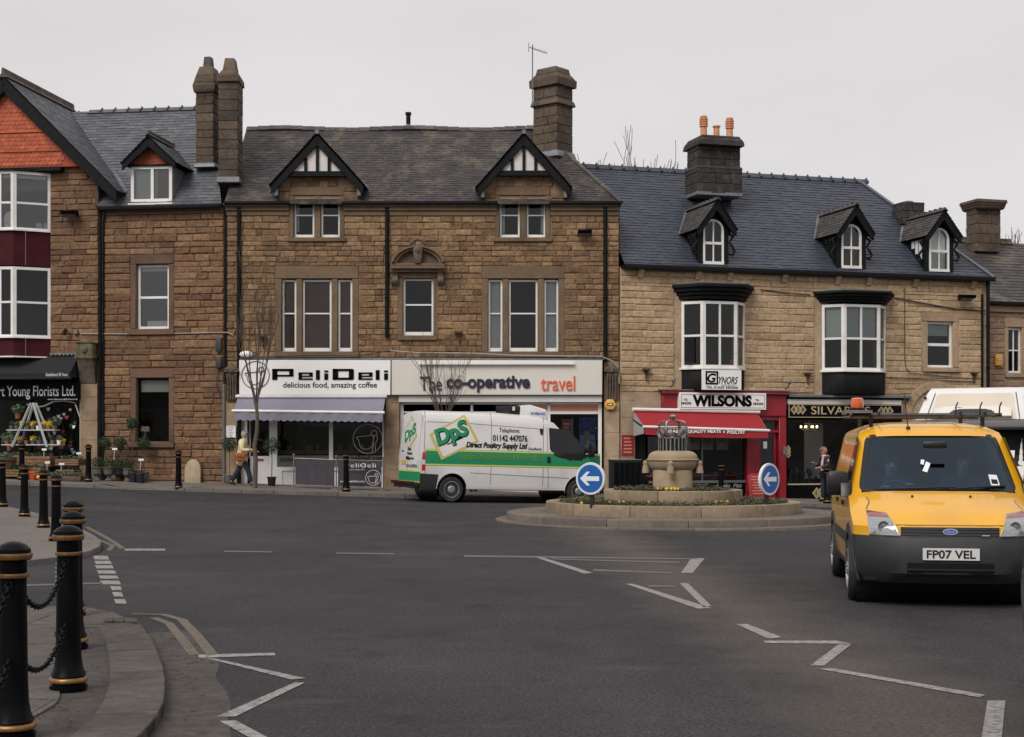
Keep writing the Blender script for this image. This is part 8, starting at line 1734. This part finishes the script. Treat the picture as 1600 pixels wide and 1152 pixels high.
for sg in (-1, 1): skin_('headlight', [(sg*.6,.62),(sg*.88,.64),(sg*.86,.85),(sg*.62,.84)], fm, .012, 'lens_clear', mh, depth=.02); mb = MB(); mb.box(-.1,.1,-.12,.12,-.25,.25); obj('wing_mirror', mb, 'trim_black', mh, Mx=Matrix.Translation((-.75,sg*1.2,1.35)), bev=.05)
mb = MB(); vs_ = []
for x, z, w in ((-1.05,1.93,1.08),(-.62,1.97,1.07),(-.52,2.10,1.06),(-.85,2.62,.90),(-1.1,2.72,.86),(-6.2,2.76,.88)): vs_.append((x, z, w))
for x, z, w in vs_: mb.v += [(x+(-.06 if abs(x) < 1 else 0),-w,z),(x,-w*.9,z),(x,w*.9,z),(x+(-.06 if abs(x) < 1 else 0),w,z)]
for i in range(len(vs_)-1): mb.f += [(i*4+j, i*4+j+1, (i+1)*4+j+1, (i+1)*4+j) for j in range(3)]
mb.r = [0]*len(mb.f); obj('overcab', mb, 'van_white', mh, smooth=50)
for sg in (-1, 1): mb = MB(); mb.add([(x+(-.06 if abs(x) < 1 else 0), sg*w, z) for x, z, w in vs_]+[(-6.2,sg*1.08,.4),(-1.6,sg*1.08,.4),(-1.6,sg*1.08,1.93)], [tuple(range(9))]); obj('body_side', mb, 'van_white', mh)
mb = MB(); mb.box(-6.2,-6.15,-1.05,1.05,.4,2.74); obj('rear_wall', mb, 'van_white', mh); mb = MB(); mb.box(-6.15,-2.25,-1.0,1.0,.35,.42); obj('underbody', mb, 'trim_black', mh)
ov = lambda a, b, o: (-.52-(b-2.10)*.635+o*.85, a, b+o*.5)
cp = skin_('overcab_panel', rnd_poly([(-.80,2.10),(.80,2.10),(.70,2.60),(-.70,2.60)], .06), ov, .006, 'cream_panel', mh, .2, .2)
for P in ([(-.86,2.08),(.86,2.08),(.74,2.615)], [(-.86,2.08),(-.74,2.615)]): seam(P, ov, cp, .018, 'trim_black', .009)
mb = MB(); mb.prism([(-.72,2.11),(.72,2.11),(.70,2.27),(.55,2.33),(-.55,2.33),(-.70,2.27)], 0, 1); mb.v = [ov(a, c, .01+.09*b*(1 if c < 2.3 else .4)) for a, b, c in mb.v]; fh = obj('air_vent', mb, 'cream_paint', mh, bev=.03)
vp = [(-.42,2.12),(.42,2.12),(.40,2.19),(.25,2.245),(-.25,2.245),(-.40,2.19)]; skin_('vent_mouth', vp, ov, .108, 'trim_black', fh, .3, .1)
for z in (2.15,2.185,2.215): skin_('vent_slat', rect(-.36,.36,z-.006,z+.006), ov, .116, 'bumper_grey', fh, .3, .1)
for a in (-.25,.25): skin_('vent_slot', [(a-.1,2.29),(a,2.30),(a+.1,2.29),(a,2.285)], ov, .07, 'trim_black', fh, 1, 1)
for sg in (-1, 1): mb = MB(); c = ov(sg*.92, 2.52, .01); mb.ball(c, .03, .03, .03, 8, 6); obj('marker_lamp', mb, 'trim_black', mh)
for xw in (-.85,-4.6):
    for sg in (-1, 1): wheel(mh, xw, sg*.88, .34, .22, -sg)
# ---- dark car at the right edge
dc = empty('dark_car', (0,0,0), 0, 'dark car mostly out of frame at the right edge, ahead of the yellow van', 'car'); dc.location = (3.13+.86, 9.42-2.05, 0); dc.rotation_euler = (0, 0, -pi/2)
Dc = Veh([(1.95,.2,.3,0),(2.05,.4,.4,0),(2.03,.6,.4,0),(1.9,.74,.35,.03),(1.0,.95,.1,.05),(.25,1.38,.08,.06),(-.3,1.44,0,.07),(-1.2,1.40,0,.07),(-1.85,1.0,-.1,.05),(-2.0,.85,-.22,.02),(-2.06,.6,-.3,0),(-2.03,.35,-.3,0),(-1.95,.22,-.25,0)], [(.2,.80),(.4,.85),(.7,.86),(.95,.83),(1.4,.62)], [(-2.1,.93),(-1.5,1),(1.5,1),(2.1,.92)], 5)
obj('body', Dc.strip(0, 12), 'car_dark', dc, smooth=35); body_sides(Dc, dc, 'car_dark', .25, [(-1.25,.3,.35),(1.25,.3,.35)])
for sg in (-1, 1):
    skin_('side_window', [(-1.2,.98),(.6,.98),(.15,1.3),(-.9,1.32)], Dc.side(sg), .005, 'tinted', dc)
    for xw in (-1.25,1.25): wheel(dc, xw, sg*.76, .3, .19, -sg)
mb = MB(); mb.box(-1.8,1.8,-.7,.7,.22,.26); obj('underbody', mb, 'trim_black', dc)
# ------------------------------------------------------------------ people
mat('coat_cream', (.66,.55,.34), .85, 0, .06, 12, bump=.2, bs=30); mat('trouser_navy', (.016,.018,.035), .85, 0, .2, 20); mat('leather_tan', (.33,.10,.03), .45, 0, .2, 15); mat('shoe', (.012,.011,.011), .45); mat('jacket_dark', (.018,.018,.024), .8, 0, .2, 14); mat('scarf_pink', (.60,.38,.42), .9, 0, .15, 25); mat('lip', (.40,.12,.10), .5)
def skinned(name, J, E, m, parent, root=0, sub=2):
    """one continuous surface grown over joints J = [(x,y,z,r)] linked by E"""
    me = bpy.data.meshes.new(name); me.from_pydata([j[:3] for j in J], E, []); o = bpy.data.objects.new(name, me); COL.objects.link(o)
    o.modifiers.new('k', 'SKIN'); 
    if not me.skin_vertices: me.attributes  # layer is made with the modifier below when absent
    if not me.skin_vertices:
        bm = bmesh.new(); bm.from_mesh(me); bm.verts.layers.skin.verify(); bm.to_mesh(me); bm.free()
    for i, j in enumerate(J): sv = me.skin_vertices[0].data[i]; r = j[3]; sv.radius = r if isinstance(r, tuple) else (r, r); sv.use_root = (i == root)
    s = o.modifiers.new('s', 'SUBSURF'); s.levels = sub; s.render_levels = sub
    dg = bpy.context.evaluated_depsgraph_get(); out = bpy.data.meshes.new_from_object(o.evaluated_get(dg)); bpy.data.objects.remove(o); out.materials.clear(); out.materials.append(M[m]); out.polygons.foreach_set('use_smooth', [True]*len(out.polygons)); out.name = name
    p_ = bpy.data.objects.new(name, out); link(p_, parent); return p_
def hand(J, E, w, d, side, up=(0,0,1)):
    """palm, four fingers and a thumb from wrist w along d"""
    W0 = Vector(J[w][:3]); d = Vector(d).normalized(); s = d.cross(Vector(up)).normalized()*side; k = len(J); p = W0+d*.06; J.append((*p, .026)); E.append((w, k))
    for i, (o_, L) in enumerate(((-.026,.062),(-.009,.072),(.009,.068),(.026,.052))):
        a = p+s*o_+d*.03; b = a+d*L*.55; c = b+(d*.7-Vector(up)*.7)*L*.45; n0 = len(J); J += [(*a,.0105),(*b,.009),(*c,.008)]; E += [(k,n0),(n0,n0+1),(n0+1,n0+2)]
    a = W0+d*.03+s*.03; b = a+(d+s*.5).normalized()*.045; n0 = len(J); J += [(*a,.012),(*b,.0095)]; E += [(w,n0),(n0,n0+1)]
def person(loc, rz, label, pose, scale=1.):
    root = empty('person', loc, rz, label, 'person'); root.scale = (scale,)*3; g = pose
    J = [(*g['pelvis'],(.11,.085)), (*g['waist'],(.105,.075)), (*g['chest'],(.09,.07)), (*g['neck'],.055), (*g['jaw'],.066), (*g['head'],.088), (*g['crown'],.07)]; E = [(0,1),(1,2),(2,3),(3,4),(4,5),(5,6)]
    for k in ('L','R'):
        n0 = len(J); J += [(*g['hip'+k],.088),(*g['knee'+k],.058),(*g['ankle'+k],.04),(*g['toe'+k],.035)]; E += [(0,n0),(n0,n0+1),(n0+1,n0+2),(n0+2,n0+3)]
        n0 = len(J); J += [(*g['sh'+k],.032),(*g['el'+k],.03),(*g['wr'+k],.028)]; E += [(2,n0),(n0,n0+1),(n0+1,n0+2)]; hand(J, E, n0+2, Vector(g['wr'+k])-Vector(g['el'+k]), 1 if k == 'L' else -1)
    h, cr = Vector(g['head']), Vector(g['crown'])
    skinned('body', J, E, 'skin', root)
    f = Vector(g.get('face', (1,0,0))); s = f.cross(Vector((0,0,1)))
    mb = MB(); c = h+f*.088-Vector((0,0,.015)); mb.tube([c+Vector((0,0,.03))-f*.01, c-Vector((0,0,.012))+f*.018, c-Vector((0,0,.022))], [.008,.014,.01], 6); obj('nose', mb, 'skin', root, smooth=60)
    for q in (-1, 1):
        if not g.get('glasses'): mb = MB(); mb.ball(h+f*.08+s*q*.032+Vector((0,0,.012)), .009, n=8, m=6); obj('eye', mb, 'shoe', root, smooth=60)
        mb = MB(); mb.ball(h+s*q*.088-Vector((0,0,.005)), .014, .012, .028, 8, 6); obj('ear', mb, 'skin', root, smooth=60)
    mb = MB(); mb.ball(h+f*.075-Vector((0,0,.058)), .012, .022 if abs(f.x) > .5 else .012, .006, 8, 6); obj('mouth', mb, 'lip', root, smooth=60)
    return root, J, E
def hair(root, h, f, m, r=.1, low=.06, n=420, seed=1):
    """a cap of strands over the skull, open at the face"""
    mb = MB(); rr = random.Random(seed); h = Vector(h)+Vector((0,0,.02)); f = Vector(f)
    for i in range(n):
        v = Vector((rr.gauss(0,1), rr.gauss(0,1), rr.gauss(0,1))).normalized()
        if v.z < -low*8 or (v.dot(f) > .35 and v.z < .45): continue
        t = (Vector((0,0,-1))+v*rr.uniform(.2,.6)-f*.3).normalized(); t = (t-v*t.dot(v)).normalized(); w = v.cross(t)*.018; p = h+Vector((v.x*r,v.y*r*.95,v.z*r*1.08))
        mb.add([p-t*.025-w, p-t*.025+w, p+t*.04+w*.7+v*.008, p+t*.04-w*.7+v*.008], [(0,1,2,3)])
    return obj('hair', mb, m, root, recalc=False)
W1 = dict(pelvis=(0,0,.86), waist=(.01,0,1.0), chest=(.03,0,1.2), neck=(.06,0,1.36), jaw=(.09,0,1.42), head=(.095,0,1.49), crown=(.085,0,1.545), hipL=(0,.085,.82), kneeL=(-.10,.085,.46), ankleL=(-.32,.085,.13), toeL=(-.21,.085,.04), hipR=(0,-.085,.82), kneeR=(.20,-.085,.47), ankleR=(.30,-.085,.09), toeR=(.43,-.085,.05), shL=(.03,.18,1.29), elL=(.12,.23,1.05), wrL=(.33,.2,1.02), shR=(.03,-.18,1.29), elR=(.06,-.24,1.03), wrR=(.29,-.21,1.05))
def clothe(root, g, coat, trouser, hem, shoe='shoe'):
    c = lambda k, r, dz=0: (g[k][0], g[k][1], g[k][2]+dz, r)
    J = [c('waist',(.185,.15)), c('chest',(.185,.145)), (g['neck'][0]-.02, 0, g['neck'][2]-.03, .085), c('pelvis',(.20,.165)), (g['pelvis'][0]+.0, 0, hem, (.25,.21))]; E = [(0,1),(1,2),(0,3),(3,4)]
    for k in ('L','R'): n0 = len(J); w = Vector(g['wr'+k]); e = Vector(g['el'+k]); J += [c('sh'+k,.1), c('el'+k,.074), (*(w-(w-e)*.06), .05)]; E += [(1,n0),(n0,n0+1),(n0+1,n0+2)]
    skinned('coat', J, E, coat, root)
    J = [c('pelvis',(.15,.12),-.02)]; E = []
    for k in ('L','R'): n0 = len(J); a = Vector(g['ankle'+k]); J += [c('hip'+k,.108), c('knee'+k,.082), (a.x, a.y, a.z, .072)]; E += [(0,n0),(n0,n0+1),(n0+1,n0+2)]
    skinned('trousers', J, E, trouser, root)
    for k in ('L','R'):
        a, t = Vector(g['ankle'+k]), Vector(g['toe'+k]); d = t-a; h_ = Vector((d.x, d.y, 0)).normalized(); skinned('shoe', [(*(a-h_*.04-Vector((0,0,.03))),.05),(*(a+h_*.03-Vector((0,0,.03))),.052),(*(t+h_*.03),.036)], [(0,1),(1,2)], shoe, root)
p = pv(377.5, 43.0); w1, J, E = person(p, 0, 'grey-haired woman in a cream coat walking past the deli door', W1); clothe(w1, W1, 'coat_cream', 'trouser_navy', .54); hair(w1, W1['head'], (1,0,0), 'hair_grey', .098, .06, 520, 3)
mb = MB(); mb.tube([(.06+.075*cos(a*pi/8),.085*sin(a*pi/8),1.355) for a in range(16)], .022, 6, closed=True); obj('collar', mb, 'coat_cream', w1, smooth=60)
bg = empty('handbag', p+Vector((.0,-.26,.86)), 0, 'tan leather handbag carried by the woman in the cream coat', 'handbag'); mb = MB(); mb.box(-.14,.15,-.05,.05,-.13,.11); obj('bag_body', mb, 'leather_tan', bg, bev=.03); mb = MB(); mb.box(-.14,.15,-.066,-.052,-.02,.105); obj('flap', mb, 'leather_tan', bg, bev=.008); mb = MB(); mb.tube([(-.12,0,.1),(-.08,.06,.3),(.0,.1,.46),(.08,.06,.3),(.13,0,.1)], .012, 6); obj('strap', mb, 'leather_tan', bg, smooth=60); mb = MB(); mb.box(-.02,.03,-.075,-.067,-.01,.03); obj('clasp', mb, 'gold', bg)
W2 = dict(W1); W2.update(elR=(.04,-.24,1.04), wrR=(.24,-.2,1.12), kneeL=(-.02,.085,.46), ankleL=(-.08,.085,.09), toeL=(.06,.085,.04), kneeR=(.05,-.085,.46), ankleR=(.04,-.085,.09), toeR=(.18,-.085,.04), glasses=True)
p = pv(1291, 44.6); w2, J, E = person(p, pi+.35, 'fair-haired woman in sunglasses, dark jacket and pink scarf beside the black shop window', W2, 1.03); clothe(w2, W2, 'jacket_dark', 'trouser_navy', .78); hair(w2, W2['head'], (1,0,0), 'hair_blond', .1, .08, 560, 5)
mb = MB(); mb.tube([(.04+.085*cos(a*pi/8),.09*sin(a*pi/8),1.345+.01*sin(a)) for a in range(16)], .034, 7, closed=True); mb.tube([(.13,.05,1.33),(.18,.07,1.15),(.185,.08,.92)], [.03,.04,.045], 7); obj('scarf', mb, 'scarf_pink', w2, smooth=60)
mb = MB()
for q in (-1, 1): mb.ball((.095+.085,q*.036,1.505), .008, .03, .02, 10, 6)
mb.tube([(.18,-.04,1.512),(.186,0,1.513),(.18,.04,1.512)], .005, 4); obj('sunglasses', mb, 'shoe', w2, smooth=60)
W3 = dict(W2); W3.update(glasses=False); p = pv(739, 43.6); w3, J, E = person(p, -pi/2+.3, 'person behind the white van, only dark trousers and shoes showing under it', W3, 1.05); clothe(w3, W3, 'jacket_dark', 'trouser_navy', .8); hair(w3, W3['head'], (1,0,0), 'hair_dark', .1, .06, 300, 7)
# driver of the yellow van
D4 = dict(pelvis=(.2,0,.72), waist=(.14,0,.86), chest=(.1,0,1.06), neck=(.13,0,1.21), jaw=(.17,0,1.27), head=(.175,0,1.335), crown=(.165,0,1.39), hipL=(.28,.1,.72), kneeL=(.64,.12,.76), ankleL=(.84,.12,.5), toeL=(.95,.12,.5), hipR=(.28,-.1,.72), kneeR=(.64,-.12,.76), ankleR=(.84,-.12,.5), toeR=(.95,-.12,.5), shL=(.1,.19,1.13), elL=(.34,.26,.98), wrL=(.64,.17,1.10), shR=(.1,-.19,1.13), elR=(.34,-.26,.98), wrR=(.64,-.14,1.08))
Rv = Matrix.Rotation(yv.rotation_euler.z, 4, 'Z'); dp = yv.location+(Rv @ Vector((.13,-.38,.02)))
w4, J, E = person(dp, yv.rotation_euler.z, 'dark-haired driver behind the windscreen of the yellow van', D4); clothe(w4, D4, 'jacket_dark', 'trouser_navy', .62); hair(w4, D4['head'], (1,0,0), 'hair_dark', .105, .09, 600, 9)
D5 = dict(D4); D5.update(wrL=(.45,.1,.86), wrR=(.45,-.1,.86), elL=(.22,.26,.9), elR=(.22,-.26,.9))
dp = yv.location+(Rv @ Vector((.05,.38,.05))); w5, J, E = person(dp, yv.rotation_euler.z, 'passenger in dark clothes beside the driver of the yellow van', D5); clothe(w5, D5, 'jacket_dark', 'trouser_navy', .62); hair(w5, D5['head'], (1,0,0), 'hair_dark', .105, .06, 500, 12)
# ------------------------------------------------------------------ wooded hill across the valley, mirrored in the windows
mat('hill_wood', (.055,.052,.04), .95, 0, .4, .12)
mb = MB(); n = 120; vs = []
for i in range(n+1):
    a = -pi*1.02+pi*1.04*i/n; rr = random.Random(i//2); h = 10+4*sin(i*.19)+2.5*sin(i*.53+1)+rng.uniform(-1.1,1.1)
    for d, z in ((75,-2),(88,h*.55),(100,h),(160,h*1.2),(240,-3)): vs.append((d*cos(a)*1.3, d*sin(a)*.9-4, z+(rng.uniform(-.6,.6) if 0 < z else 0)))
mb.add(vs, [(i*5+j, i*5+j+1, (i+1)*5+j+1, (i+1)*5+j) for i in range(n) for j in range(4)]); tag(obj('hill', mb, 'hill_wood'), kind='structure')
